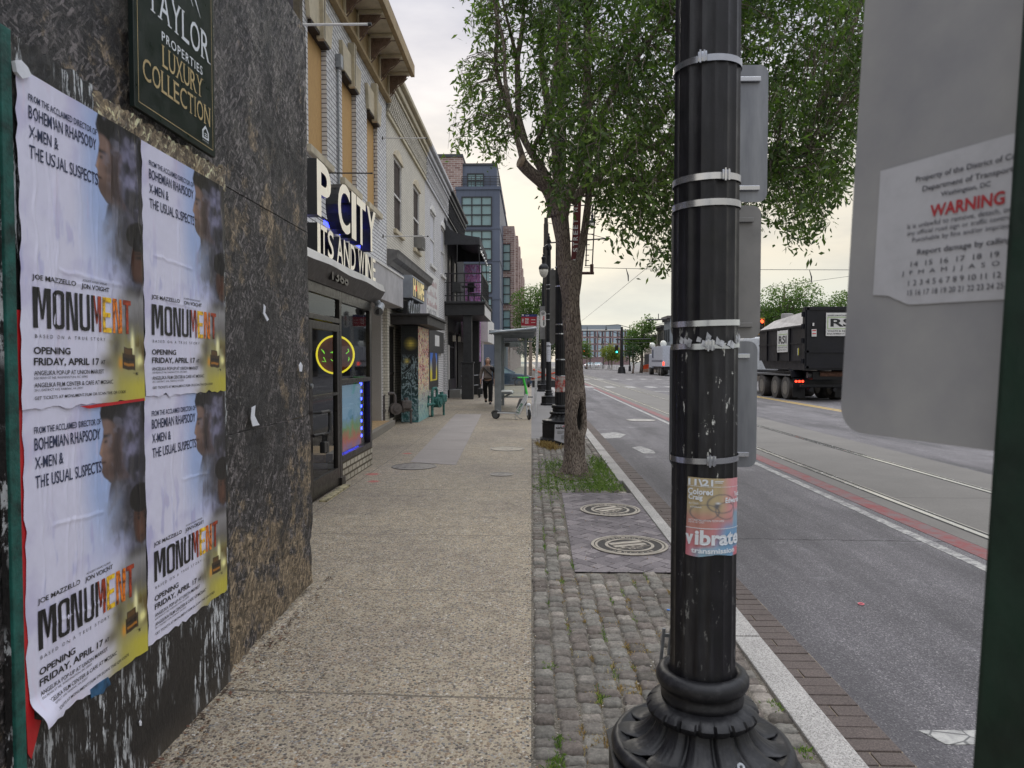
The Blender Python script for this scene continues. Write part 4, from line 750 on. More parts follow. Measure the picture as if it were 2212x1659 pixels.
iw = MB(); iw.box(-3.5, -3.45, 7.0, 10.9, 0, 2.6, 0); iw.box(-3.5, BX - .06, 7.0, 10.9, -.01, .02, 1); iw.box(-3.5, BX - .1, 10.78, 10.84, .3, 2.6, 0); iw.box(-3.5, BX - .1, 7.3, 7.34, 0, 2.6, 0); iw.box(-3.5, BX - .1, 7.3, 10.84, 2.52, 2.56, 0); iw.build('interior', [M('dark_shop_interior', (.02, .02, .022)), M('shop_floor', (.06, .045, .04), .5)], S)
nm = thing('neon_ring_sign', 'round yellow neon ring over an orange film in the shop window with green script', 'sign', (-2.78, 10, 1.69))
YR = EM('yellow_neon', (.85, .70, .04), 1.0); g = MB(); R_ = .265; cx_, cz_, yy_ = -2.78, 1.69, 10.0; g.tube([(cx_ + R_ * math.cos(t), yy_, cz_ + R_ * math.sin(t)) for t in [i * math.pi / 20 for i in range(41)]], .014, 6); g.build('ring', YR, nm)
g = MB(); pts = [(cx_ + .95 * R_ * math.cos(t), cz_ + .95 * R_ * math.sin(t)) for t in [i * math.pi / 16 for i in range(32)]]; g.prism(pts, 'y', yy_ + .03, yy_ + .035); g.build('film', M('orange_film', lin(120, 70, 30), .4, 0, .4, 6, 0, emit=lin(150, 70, 20), estr=.08), nm)
g = MB(); rnd_seed(3)
for r_ in range(2):
    for c_ in range(4): b0 = (cx_ - .20 + c_ * .11, cz_ + .05 - r_ * .12); g.tube([(b0[0] + random.uniform(0, .07), yy_ + .01, b0[1] + random.uniform(-.04, .04)) for _ in range(4)], .006, 5)
g.build('script', EM('green_neon', (.25, .8, .05), .8), nm)
# pictures inside the window, blue led strip
g = MB(); k = NT('beach_poster'); q = k.xyz(); c = k.ramp(k.math('ADD', q[2], k.math('MULTIPLY', k.noise(6, 4), .35)), [(.45, lin(120, 130, 210)), (.70, lin(214, 110, 90)), (.85, lin(120, 170, 110)), (1.0, lin(130, 180, 226)), (1.35, lin(150, 196, 232))]); BP = k.done(c, .6, emit=c, estr=.15)  # weak emission added to the poster print so it shows through the glass
g.box(BX - .07, BX - .06, 9.18, 10.42, .38, 1.27); tag(g.build('window_poster', BP), 'bright beach coloured poster behind the lower shop window', 'poster')
ls = thing('led_strip', 'strip of blue led lights around the lower shop window', 'light', (BX - .1, 10.5, .4)); BL_ = EM('blue_led', (.03, .05, 1.0), 14.0); g = MB()
for i in range(8):
    for a_ in range(3): g.box(BX - .075, BX - .07, 10.40 + .05 * a_, 10.43 + .05 * a_, .47 + i * .11, .51 + i * .11)
for i in range(10): g.box(BX - .10, BX - .09, 9.25 + i * .12, 9.29 + i * .12, .375, .39)
g.build('lights', BL_, ls); g = MB(); g.box(BX - .085, BX - .077, 10.37, 10.56, .38, 1.28); g.build('backing', DK, ls)
g = MB(); g.box(BX + .05, BX + .14, 7.95, 9.0, 0.0, .022, 0); tag(g.build('door_mat_strip', M('hazard_strip', lin(160, 150, 118), .7, 0, .6, 14, .2)), 'worn yellow and white threshold strip at the foot of the glass door', 'threshold')
g = MB(); cmy = 11.0; g.tube([(BX + .06, cmy, 2.52), (BX + .12, cmy, 2.42)], .05, 10, 0); g.tube([(BX + .10, cmy + .06, 2.46), (BX + .11, cmy - .14, 2.36)], [.07, .075], 12, 0); g.tube([(BX + .11, cmy - .14, 2.36), (BX + .115, cmy - .145, 2.357)], .05, 12, 1); tag(g.build('security_camera', [STEEL, BLK]), 'grey bullet security camera under the corner of the shopfront canopy', 'camera')
# channel letters
def channel_letters(name, rows, X, depth, label, face, side, glow=None, loc=None, sup=True):
    o = thing(name, label, 'sign', loc)
    for (txt, y0, y1, z0, z1, dz, bold) in rows:
        n_ = len(txt.replace(' ', '')); ws = {'I': .42, ' ': .35, 'C': 1.0, 'W': 1.35, 'M': 1.2, 'N': 1.05, 'A': 1.05, '&': .9, 'S': .9, 'E': .8, 'T': .9, 'P': .95}; tot = sum(ws.get(c, 1) for c in txt); y = y0
        for i, c in enumerate(txt):
            w_ = (y1 - y0) * ws.get(c, 1) / tot
            if c != ' ':
                L_ = MB(); vs, fs = text_verts(c, 1, bold=bold, ext=.5, res=4); xa = min(p[0] for p in vs); xb = max(p[0] for p in vs); za = min(p[1] for p in vs); zb_ = max(p[1] for p in vs); cw = w_ * .88; zz = z0 + dz * (y - y0); hh = z1 - z0
                P_ = [(X + p[2] * depth, y + (p[0] - xa) / (xb - xa) * cw, zz + (p[1] - za) / (zb_ - za) * hh) for p in vs]
                nf = []; mm = []
                for f in fs:
                    xs_ = [P_[q_][0] for q_ in f]; mm.append(0 if min(xs_) > X + depth * .49 else 1)
                L_.v = P_; L_.f = fs; L_.m = mm; cx_, cz__ = y + cw / 2, zz + hh / 2; L_.build('letter', [face, side], o, fixn=False)
                if glow:
                    rr = MB()
                    if min(w_, hh) > .05: rr.box(X - depth / 2 - .05, X - depth / 2 - .045, y + cw * .15, y + cw * .85, zz + hh * .12, zz + hh * .2); rr.box(X - depth / 2 - .05, X - depth / 2 - .045, y + cw * .2, y + cw * .7, zz + hh * .7, zz + hh * .76)
                    rr.build('halo_lights', glow, o)
            y += w_
    if sup:
        g = MB()
        for (txt, y0, y1, z0, z1, dz, bold) in rows:
            for t in (.25, .75): z_ = z0 + t * (z1 - z0); g.box(X - depth / 2 - .09, X - depth / 2 - .06, y0, y1, z_ - .012, z_ + .012)
        g.build('rails', BLK, o)
    return o
LF = M('ivory_letter_face', lin(232, 224, 206), .35, 0, .04, 2, .03, emit=lin(232, 224, 206), estr=.25); LS = M('black_letter_side', (.010, .010, .011), .35)
channel_letters('shop_sign', [('P CITY', 8.13, 11.28, 3.28, 3.92, 0.0, .02), ('ITS AND WINE', 8.13, 11.20, 2.85, 3.19, .0, .01)], -2.535, .16, 'large ivory P CITY ITS AND WINE channel letters with blue glow above the shopfront', LF, LS, EM('blue_halo', (.02, .03, 1.0), 9.0), (-2.5, 8.2, 2.8))
g = MB(); NF = lambda u, v, w_: (BX + .09 + w_, 8.35 + u, 2.56 + v); fit_text(g, '1368', NF, 0, 0, .75, .13, 0, ext=.02, bold=.02); tag(g.build('house_number', M('dark_numerals', (.02, .018, .018), .35)), 'dark metal number 1368 on the canopy fascia over the glass door', 'house number')
# ---------- B and C: cream and pale grey halves under one lattice cornice
def arch(y0, y1, zs, h, n=8): return [(y0 + (y1 - y0) * i / n, zs + h * math.sin(math.pi * i / n) ** .8) for i in range(n + 1)]
def facade_building(name, label, y0, y1, mt, wn_, z0=0, extra=None, trim=None, sash='dark', arched=True, lat=None, lowh=[]):
    B = thing(name, label, 'building', (FX, (y0 + y1) / 2, 0)); g = MB(); wall_with_holes(g, FX, y0, y1, z0, 9.05, [(a, b, 5.08, 7.0) for a, b in wn_] + lowh, .28); g.build('wall', mt, B)
    for a, b in wn_:
        w_ = MB(); w_.box(FX - .06, FX - .05, a, b, 5.1, 7.0, 0); wo_ = w_.build('window', M('brown_sash', lin(60, 50, 48), .6, 0, .2, 3, .1, spec=.1) if sash == 'dark' else M('blocked_window', lin(196, 196, 202), .6, 0, .08, 2, .1), B)
        f_ = MB(); t_ = .05
        for r in [(a, a + t_, 5.08, 7.0), (b - t_, b, 5.08, 7.0), (a + t_, b - t_, 5.08, 5.14), (a + t_, b - t_, 6.93, 7.0), (a + t_, b - t_, 6.0, 6.05)]: f_.box(FX - .049, FX - .012, *r)
        f_.build('frame', trim or WPNT, wo_)
        s_ = MB(); s_.box(FX + .001, FX + .08, a - .1, b + .1, 4.97, 5.08, 0, .006); s_.build('sill', trim or CREAM, wo_)
        h_ = MB(); pts = arch(a - .10, b + .10, 7.0, .26) ; inn = arch(a, b, 6.9, .20); h_.prism(pts + list(reversed([(p[0], 7.001) for p in inn])) if False else [(p[0], p[1]) for p in pts] + [(b + .10, 7.003), (a - .10, 7.003)], 'x', FX + .001, FX + .05); h_.build('arch_hood', trim or CREAM, wo_)
    return B
def lattice(B, y0, y1, mt, mt2):
    g = MB(); g.box(FX + .001, FX + .06, y0, y1, 7.72, 7.80, 1); g.box(FX + .001, FX + .10, y0, y1, 8.52, 8.60, 1); g.box(FX + .001, FX + .16, y0, y1, 8.66, 8.82, 1, .02); g.box(FX + .0, FX + .26, y0 - .02, y1 + .02, 8.86, 9.0, 1, .03); g.box(FX - .3, FX + .20, y0, y1, 9.0, 9.10, 1)
    g.build('cornice', [mt, mt2], B); c = MB(); y = y0 + .06; pitch = .185
    while y < y1 - .1:
        for r_ in range(7):
            z = 7.86 + r_ * .09; o_ = (pitch / 2) * (r_ % 2)
            if y + o_ + .10 < y1: c.box(FX + .001, FX + .075, y + o_, y + o_ + .10, z, z + .062, 0)
        y += pitch
    c.box(FX + .0015, FX + .006, y0, y1, 7.84, 8.50, 1); c.build('brick_lattice', [mt, M('lattice_gap_shade', (.10, .095, .09), .9)], B)  # dark sheet behind the bricks, shade of the gaps put into its colour
B_ = facade_building('cream_building', 'cream brick building with tall arched windows and vape shop below', 17.78, 24.2, BRC, [(18.75, 19.85), (21.85, 22.95)], lowh=[(18.0, 18.75, .12, 2.5)]); lattice(B_, 17.78, 24.2, BRC, M('cream_trim', lin(196, 186, 160), .7, 0, .1, 4, .2, dirt=.3))
Cc = facade_building('pale_grey_building', 'pale grey painted brick building with two narrow arched windows', 24.2, 30.6, BRG2, [(25.45, 26.6), (28.45, 29.6)], sash='block', trim=WPNT, lowh=[(29.0, 29.9, .05, 2.5)]); lattice(Cc, 24.2, 30.6, BRG2, M('grey_white_trim', lin(196, 196, 198), .7, 0, .1, 4, .2, dirt=.3))
g = MB(); g.box(FX - .22, FX - .2, 29.0, 29.9, .05, 2.5); g.build('side_door', M('grey_door', lin(188, 186, 188), .6), Cc)
# barred gate, ac unit, lower cornice
g = MB(); g.box(FX - .12, FX - .10, 18.0, 18.75, .12, 2.5, 1)
for i in range(6): y = 18.04 + i * .13; g.box(FX - .06, FX - .03, y, y + .03, .12, 2.5)
for z in (.12, 1.25, 2.44): g.box(FX - .07, FX - .02, 18.0, 18.75, z, z + .06)
g.build('barred_gate', [M('dark_gate', (.03, .027, .025), .5), DK], B_)
g = MB(); g.box(FX - .04, FX + .24, 22.05, 22.65, 5.10, 5.50, 0, .01); g.box(FX + .241, FX + .246, 22.1, 22.60, 5.15, 5.47, 1)
for i in range(9): g.box(FX + .247, FX + .252, 22.1, 22.60, 5.16 + i * .034, 5.175 + i * .034, 0)
tag(g.build('air_conditioner', [M('ac_casing', lin(130, 128, 124), .5, .2), M('ac_grille', (.02, .02, .02))]), 'window air conditioner jutting from the second arched window of the cream facade', 'air conditioner')
g = MB(); g.prism([(FX + .001, 4.0), (FX + .08, 4.0), (FX + .12, 4.12), (FX + .24, 4.2), (FX + .27, 4.32), (FX + .30, 4.38), (FX + .001, 4.42)], 'y', 17.80, 24.15, 0); g.build('shop_cornice', M('grey_shop_cornice', lin(110, 108, 106), .6, 0, .2, 5, .2), B_)
g = MB(); g.box(FX + .001, FX + .05, 17.80, 24.15, 2.95, 4.0, 0); g.box(FX + .05, FX + .09, 18.6, 22.5, 3.0, 3.9, 1); g.build('shop_frieze', [M('lilac_grey_paint', lin(158, 156, 162), .7), BLK], B_)
vs_ = thing('vape_sign', 'illuminated yellow H VAPE letters in a grey box above the mural kiosk', 'sign', (-3.05, 18.2, 3.2)); g = MB(); g.box(-3.35, -3.05, 18.15, 20.2, 3.22, 3.80, 0, .01); g.build('box', M('sign_box_grey', lin(150, 156, 164), .5), vs_); g = MB(); g.box(-3.049, -3.045, 18.2, 20.15, 3.26, 3.76); g.build('panel', BLK, vs_)
g = MB(); NF = lambda u, v, w_: (-3.04 + w_, 18.28 + u, 3.28 + v); fit_text(g, 'H', NF, 0, 0, .36, .46, 0, bold=.05); fit_text(g, '&', NF, .40, .16, .13, .16, 1); fit_text(g, 'VAPE', NF, .56, -.0, 1.25, .46, 0, bold=.05); g.build('lettering', [EM('warm_sign_letters', lin(226, 204, 140), .25), EM('red_sign_mark', (.8, .05, .03), 1.0)], vs_, fixn=False)
g = MB(); rnd_seed(8)
for i in range(5):
    cy, cz = 18.3 + i * .34, 2.95 + .05 * math.sin(i * 2)
    for (dz, r_) in [(.0, .15), (-.02, .10)]: g.tube([(-3.14 + .0, cy + r_ * math.cos(t), cz + dz + r_ * 1.3 * math.sin(t)) for t in [j * math.pi / 8 for j in range(17)]], .035 if r_ > .12 else .02, 6, 0 if r_ > .12 else 1)
g.box(-3.30, -3.2, 18.2, 19.9, 2.8, 3.15, 2)
tag(g.build('script_sign', [M('silver_tube', lin(150, 154, 158), .3, .5), M('dark_tube', lin(60, 60, 64), .4, .4), BLK]), 'cluster of looping grey channel script letters under the vape sign', 'sign')
# mural kiosk
kk = thing('mural_kiosk', 'black brick kiosk corner with a turquoise smoke mural and flat black canopy', 'kiosk', (-3.1, 18.5, 0))
k = NT('smoke_mural'); q = k.xyz(); u = q[0]; zz = q[2]; lines = k.n('ShaderNodeTexBrick'); k.l(k.comb(u, zz, 0), lines.inputs[0]); lines.inputs['Scale'].default_value = 1; lines.inputs['Brick Width'].default_value = .2; lines.inputs['Row Height'].default_value = .07; lines.inputs['Mortar Size'].default_value = .006
fl = k.noise(3.2, 5, .6, k.map((1.6, 1, .8)), dist=2.2); sw = k.ramp(k.math('ABSOLUTE', k.math('SUBTRACT', fl, .5)), [(.0, 1), (.045, .25), (.08, 0)]); lowm = k.ramp(zz, [(.0, 1), (.45, .95), (.85, .35), (1.45, .12), (1.75, 0)])
lowm = k.ramp(k.math('DIVIDE', zz, 2.5), [(0, 1), (.15, .6), (.3, .2), (.5, .05), (.6, 0)]); lws = k.ramp(k.math('DIVIDE', zz, 2.5), [(0, .9), (.5, .8), (.66, .5), (.72, 0)])
c = k.mix(k.math('MULTIPLY', lowm, .75), (.008, .010, .010), lin(74, 146, 148)); c = k.mix(k.math('MULTIPLY', sw, lws), c, lin(190, 214, 222)); tw = k.ramp(k.noise(9, 4), [(.4, 0), (.6, .6)]); c = k.mix(k.math('MULTIPLY', tw, lowm), c, lin(20, 50, 60))
for (cx, cz, r_) in [(-3.14, 2.05, .11), (-3.24, 1.60, .06)]:
    d = k.math('SQRT', k.math('ADD', k.math('POWER', k.math('SUBTRACT', u, cx), 2.0), k.math('POWER', k.math('SUBTRACT', zz, cz), 2.0))); c = k.mix(k.ramp(d, [(0.0, 1), (r_ * .35, .8), (r_, .25), (r_ * 1.8, 0)]), c, lin(222, 200, 90))  # soft round yellow spots mixed into the wall colour
MUR = k.done(k.mix(k.math('MULTIPLY', lines.outputs['Fac'], .5), c, (.02, .03, .03)), .6, 0, k.bump(lines.outputs['Fac'], -.5, .01))
k = NT('graffiti_side'); n_ = k.noise(5, 5, .7, dist=2.0, out=1); sp = k.n('ShaderNodeSeparateColor'); k.l(n_, sp.inputs[0]); c = k.ramp(sp.outputs[0], [(.34, lin(30, 30, 34)), (.42, lin(188, 60, 74)), (.48, lin(214, 208, 196)), (.54, lin(226, 190, 70)), (.6, lin(120, 196, 200)), (.7, lin(60, 90, 100))], 'CONSTANT'); zt_ = k.ramp(k.xyz()[2], [(0, 1), (.6, .6), (1.0, 0)]); c = k.mix(k.math('MULTIPLY', zt_, .8), c, lin(96, 168, 172)); GRA = k.done(c, .6)
g = MB(); X0, X1, Y0, Y1 = -3.39, -2.945, 18.4, 20.3; g.box(X0, X1, Y0, Y1, 0, 2.52, 1); g.quad((X0, Y0 - .003, .005), (X1, Y0 - .003, .005), (X1, Y0 - .003, 2.5), (X0, Y0 - .003, 2.5), 0); g.quad((X1 + .003, Y0, .005), (X1 + .003, Y1, .005), (X1 + .003, Y1, 2.5), (X1 + .003, Y0, 2.5), 2); g.build('walls', [MUR, BLK, GRA], kk, fixn=False)
g = MB(); g.box(FX, -2.66, 18.15, 21.8, 2.54, 2.76, 0, .01); g.box(FX, -2.60, 18.10, 21.9, 2.76, 2.82, 0, .01); g.build('canopy', M('worn_black_canopy', (.03, .027, .027), .6, 0, .4, 5, .3), kk)
# gas meters
def gas_meter(loc, mt, label, s=1.0, rz=0):
    o = thing('gas_meter', label, 'gas meter', (0, 0, 0), 'gas meters along the facade'); g = MB()
    g.tube([(-.30, .1, 0), (-.30, 0, .02), (-.30, 0, .35), (-.30, 0, .62), (-.26, 0, .68), (-.1, 0, .68), (-.06, 0, .62), (-.06, 0, .3)], .035, 8); g.tube([(-.55, .0, .30), (.34, 0, .30)], .03, 8); g.tube([(.30, 0, 0), (.30, 0, .30)], .028, 8)
    for x in (-.55, -.30, .12): g.ball((x, 0, .30), .055, 8, 6)
    g.tube([(-.48, 0, .3), (-.48, 0, .52)], .022, 8); g.tube([(-.50, -.05, .48), (-.46, .05, .48)], .03, 8); g.build('pipes', mt, o)
    g = MB(); g.tube([(-.05, -.09, .34), (-.05, .09, .34)], .13, 14); g.tube([(-.05, -.12, .34), (-.05, -.09, .34)], .07, 12); g.build('regulator', mt, o)
    g = MB(); g.box(.08, .30, -.10, .10, .33, .52, 0, .03); g.tube([(.19, 0, .50), (.19, 0, .58)], .05, 10); g.build('valve_box', mt, o)
    for v_ in o.children: v_.location = (0, 0, 0)
    o.location = loc; o.scale = (s, s, s); o.rotation_euler.z = rz; return o
gas_meter((-3.40, 17.95, 0), M('dull_brown_pipe', lin(96, 90, 88), .6, .2, .3, 12, .4), 'rust grey gas meter pipes standing before the barred gate', 1.15, rad(25))
gas_meter((-2.72, 20.6, 0), M('teal_pipe', lin(60, 110, 104), .6, .1, .4, 12, .4), 'teal painted gas meter on a post beside the graffiti wall', 1.2, rad(70))
# banner, signs and poster on the grey brick
bn = thing('wall_banner', 'white wall banner with faded red and grey lettering on pale brick', 'banner', (FX + .03, 25.5, 3.4)); (a_, zt1) = atX(920, 592, FX + .02); (b_, _) = atX(945, 605, FX + .02); g = MB(); g.box(FX + .001, FX + .02, a_ + .1, 27.6, 2.75, 4.75, 0); g.build('sheet', WPNT, bn)
g = MB(); NF = lambda u, v, w_: (FX + .022 + w_, a_ + .2 + u, 2.8 + v); fit_text(g, 'NOW LEASING', NF, 0, 1.5, 2.6, .24, 0) if False else None
fit_text(g, '240-330-', NF, .1, .25, 2.5, .42, 0); g.build('number', M('grey_lettering', lin(120, 120, 126), .6), bn, fixn=False)
g = MB(); rnd_seed(2)
for r_ in range(3):
    for c_ in range(9): y = a_ + .3 + c_ * .28; z = 3.55 + r_ * .38; g.box(FX + .021, FX + .024, y, y + random.uniform(.05, .2), z, z + random.uniform(.06, .24))
g.build('print', M('faded_red_print', lin(176, 140, 140), .6), bn)
g = MB(); g.box(FX + .001, FX + .12, 24.3, 28.3, 1.9, 2.72, 0); g.box(FX + .121, FX + .126, 25.7, 26.9, 2.15, 2.55, 1); tag(g.build('dark_sign_board', [BLK, WPNT]), 'black sign board with a small white panel under the wall banner', 'sign')
po = thing('portrait_billboard', 'tall black board with blue and yellow portrait panel and white vertical letters', 'poster', (FX + .1, 25, .8)); g = MB(); g.box(FX + .001, FX + .1, 22.5, 26.8, .62, 2.42, 0, .01); g.build('board', BLK, po)
k = NT('portrait_panel'); q = k.xyz(); PORT = k.done(k.ramp(k.math('DIVIDE', q[2], 3.0), [(0, lin(226, 208, 60)), (.40, lin(226, 208, 60)), (.56, lin(64, 120, 214)), (1, lin(50, 96, 200))]), .5)
g = MB(); g.box(FX + .101, FX + .104, 24.6, 26.4, .9, 2.38, 0); g.build('panel', PORT, po); g = MB(); X_ = FX + .106
g.prism([(25.1, .95), (26.0, .95), (26.05, 1.3), (26.1, 1.65), (25.85, 1.86), (25.7, 1.9), (25.7, 1.98), (25.76, 2.1), (25.68, 2.24), (25.5, 2.25), (25.42, 2.1), (25.46, 1.95), (25.3, 1.86), (25.05, 1.65)], 'x', X_ - .001, X_ + .001, 0); g.prism([(25.48, 1.98), (25.68, 1.98), (25.7, 2.1), (25.66, 2.18), (25.5, 2.18), (25.46, 2.08)], 'x', X_ + .0015, X_ + .0025, 1); g.build('figure', [M('suit_print', lin(60, 50, 58), .6), M('skin_print', lin(140, 96, 80), .6)], po)
g = MB()
for i, c in enumerate('OXADE'): fit_text(g, c, lambda u, v, w_: (FX + .102 + w_, 23.6 + u, 2.06 - i * .29 + v), 0, 0, .34, .2, 0, bold=.03)
g.build('lettering', WPNT, po, fixn=False)
# ---------- D: black porch building with awning and balcony
D = thing('black_porch_building', 'black fronted bar with a balcony, columns and curved awning', 'building', (FX, 33, 0))
g = MB(); wall_with_holes(g, FX, 30.6, 38.0, 0, 9.0, [(31.2, 33.2, .8, 2.9), (33.8, 34.9, .3, 2.9), (31.3, 32.5, 4.2, 6.3), (33.4, 34.6, 4.2, 6.3)], .25); g.build('wall', BRK, D)
lattice(D, 30.6, 38.0, BRK, M('charcoal_trim', (.05, .05, .05), .6))
for r in [(31.2, 33.2, .8, 2.9), (31.3, 32.5, 4.2, 6.3), (33.4, 34.6, 4.2, 6.3), (33.8, 34.9, .3, 2.9)]: g = MB(); g.box(FX - .07, FX - .05, *r); g.build('window', M('bar_window', lin(70, 66, 66), .4, 0, .3, 2, 0), D)
g = MB(); g.box(FX + .001, FX + .03, 30.68, 31.1, .36, 2.3); g.build('white_door', WPNT, D)
g = MB()
for y in (31.6, 32.0, 32.4, 32.8): g.box(FX - .045, FX - .01, y - .025, y + .025, .8, 2.9)
g.box(FX - .045, FX - .01, 31.2, 33.2, 2.2, 2.27); g.box(FX + .001, FX + .06, 30.7, 33.4, .0, .8); g.build('window_bars', BLK, D)
for (y, z0_, h_) in [(30.95, 2.3, .4), ]: pass
pc = MB(); pc.box(FX, -1.96, 29.55, 34.4, 3.50, 3.98, 0, .02); pc.box(FX, -1.90, 29.45, 34.5, 3.98, 4.08, 0, .02); bal = pc.build('balcony_floor', BLK, D)
g = MB(); g.box(-1.957, -1.953, 29.8, 34.2, 3.52, 3.95); g.build('white_side_panel', WPNT, bal)
for y in (29.85, 34.0):
    g = MB(); g.box(-2.86, -2.50, y - .17, y + .17, 0, 3.5, 0, .015); g.box(-2.92, -2.44, y - .22, y + .22, 0, 1.5, 0, .015); g.box(-2.95, -2.41, y - .25, y + .25, 1.5, 1.57, 0, .01); g.build('column', BLK, D)
rl = MB()
for z in (5.22, 4.30): rl.box(FX, -2.06, 29.62, 29.66, z, z + .05); rl.box(-2.10, -2.06, 29.62, 34.3, z, z + .05)
rl.box(FX, -2.06, 29.62, 29.66, 4.85, 4.89)
for x in (-3.55, -2.82, -2.10): rl.box(x, x + .05, 29.61, 29.67, 4.08, 5.25)
for y in (30.8, 32, 33.2, 34.25): rl.box(-2.11, -2.06, y, y + .05, 4.08, 5.25)
for i in range(14): rl.box(-3.5 + i * .1, -3.495 + i * .1, 29.635, 29.645, 4.32, 4.86)
for z in (4.42, 4.53, 4.64, 4.75): rl.box(FX, -2.08, 29.635, 29.643, z, z + .008)
for i in range(44): rl.box(-2.083, -2.075, 29.7 + i * .105, 29.708 + i * .105, 4.32, 5.22)
rl.build('railing', BLK, D)
aw = MB(); prof = [(FX + .02, 7.55), (-3.52, 7.25), (-3.36, 7.04), (-3.1, 6.90), (-2.8, 6.82), (-2.45, 6.76), (-2.15, 6.72)]
for i in range(len(prof) - 1): (xa, za), (xb, zb_) = prof[i], prof[i + 1]; aw.quad((xa, 29.5, za), (xb, 29.5, zb_), (xb, 34.6, zb_), (xa, 34.6, za))
for Y in (29.5, 34.6): aw.add([(p[0], Y, p[1]) for p in prof] + [(-2.15, Y, 6.42), (FX + .02, Y, 6.42)], [tuple(range(len(prof) + 2))])
aw.quad((-2.15, 29.5, 6.72), (-2.15, 34.6, 6.72), (-2.15, 34.6, 6.42), (-2.15, 29.5, 6.42)); aw.build('awning', M('charcoal_awning_cloth', (.038, .038, .042), .8, 0, .15, 6, .3), D)
g = MB(); [g.tube([(-2.2, y, 6.5), (-2.15, y, 5.25)], .02, 6) for y in (29.64, 34.3)]; g.tube([(FX, 29.7, 6.5), (-2.2, 29.7, 6.45)], .02, 6); g.build('awning_posts', BLK, D)
sl_ = thing('string_lights', 'string of small clear bulbs hanging under the awning edge', 'lights', (-2.2, 32, 6.4)); g = MB()
for i in range(22): y = 29.7 + i * .22; z = 6.30 - .12 * abs(math.sin(i * .8)); g.ball((-2.13, y, z), .035, 6, 4, 0); g.tube([(-2.13, y, z + .03), (-2.13, y, 6.43)], .006, 4, 1)
for i in range(7): g.ball((-2.02, 34.5, 6.2 - i * .14), .03, 6, 4, 0)
g.build('bulbs', [M('clear_bulb', (.8, .8, .78), .1), BLK], sl_)
def cafe_chair(loc, rz, label):
    o = thing('cafe_chair', label, 'chair', (0, 0, 0), 'black chairs on the balcony')
    g = MB(); g.box(-.2, .2, -.2, .2, .43, .46); g.build('seat', BLK, o); g = MB(); g.box(-.2, .2, .18, .21, .5, .9); g.build('backrest', BLK, o)
    for sx in (-1, 1):
        for sy in (-1, 1): g = MB(); g.tube([(sx * .18, sy * .18, .44), (sx * .21, sy * .22, 0)], .014, 5); g.build('leg', BLK, o)
    o.location = loc; o.rotation_euler.z = rz
cafe_chair((-3.1, 30.2, 4.08), .6, 'black chair at the near left of the balcony'); cafe_chair((-2.5, 31.0, 4.08), 2.4, 'black chair nearer the street side of the balcony')
g = MB(); g.box(-3.0, -2.4, 30.4, 30.9, 4.78, 4.81); g.tube([(-2.7, 30.65, 4.08), (-2.7, 30.65, 4.78)], .025, 6); tag(g.build('balcony_table', BLK), 'small black table between the chairs on the balcony', 'table')
k = NT('purple_mural_paint'); n_ = k.noise(3.5, 4, .6, k.map((1.5, 1, .6)), dist=1.5); c = k.ramp(n_, [(.3, lin(226, 222, 244)), (.42, lin(190, 160, 224)), (.48, lin(232, 150, 200)), (.53, lin(110, 80, 150)), (.58, lin(220, 150, 214)), (.7, lin(232, 224, 244))]); PUR = k.done(c, .7)
g = MB(); g.box(-3.3, -2.5, 34.75, 35.0, 0.0, 6.3, 0); tag(g.build('mural_wall', PUR), 'narrow wall painted with a purple and pink mural behind the balcony', 'wall')
g = MB(); g.box(FX + .001, -3.1, 30.75, 31.6, 0, .35); g.box(FX + .001, -2.95, 30.9, 31.9, 0, .17); tag(g.build('porch_steps', noisy_concrete('grey_steps', lin(140, 138, 134))), 'two grey concrete steps at the black porch door', 'steps')
g = MB(); [g.tube([(-3.05, 30.8, z), (-2.2, 33.5, z)], .02, 6, 1) for z in (.5, .95)]; g.tube([(-2.3, 31.5, .95), (-1.95, 32.5, .95)], .02, 6, 1); g.box(-2.32, -2.24, 31.0, 31.08, 0, 1.0); g.box(-2.1, -2.04, 32.5, 32.56, 0, 1.0); tag(g.build('hand_rail', [BLK, STEEL]), 'low handrail between the black columns beside the walking woman', 'railing')
for i, (x, y, z, lb) in enumerate([(-3.35, 30.75, 2.45, 'lower wall lantern by the black porch door'), (-3.4, 33.4, 2.5, 'wall lantern further along the black porch')]):
    g = MB(); g.box(x - .06, x + .06, y - .06, y + .06, z, z + .26, 0, .01); g.tube([(x, y, z + .26), (x, y, z + .36)], .05, 8, 1); g.tube([(FX, y, z + .3), (x, y, z + .32)], .014, 5, 1); tag(g.build('wall_lantern', [M('milky_lantern_glass', lin(190, 184, 170), .3), BLK]), lb, 'lantern', 'wall lanterns on the black porch')
# ---------- E: low white shop
E = thing('white_shop', 'low shop with a white box fascia beyond the black porch', 'building', (-3.4, 41, 0))
g = MB(); wall_with_holes(g, -3.35, 38.0, 48.6, 0, 4.2, [(38.6, 41.0, .4, 2.7), (41.6, 44.4, .4, 2.7)], .2); g.build('wall', brickmat('dark_grey_brick', lin(74, 74, 82), lin(90, 88, 96), lin(120, 118, 120)), E); g = MB(); g.box(-3.5, -2.15, 35.2, 40.8, 2.55, 3.75, 0, .02); g.build('fascia', WPNT, E); g = MB(); g.box(-3.5, -3.48, 38.6, 41, .4, 2.7); g.box(-3.5, -3.48, 41.6, 44.4, .4, 2.7); g.build('window', PANE, E)
g = MB(); NF = lambda u, v, w_: (-2.148 + w_, 37.5 + u, 3.0 + v); fit_text(g, 'OI', NF, 0, 0, 1.1, .3, 0, bold=.05); g.build('lettering', BLK, E, fixn=False)
g = MB(); [g.box(-2.9 + i * .22, -2.82 + i * .22, 35.22, 35.26, 0, 2.55) for i in range(3)]; g.build('glass_bars', WPNT, E)
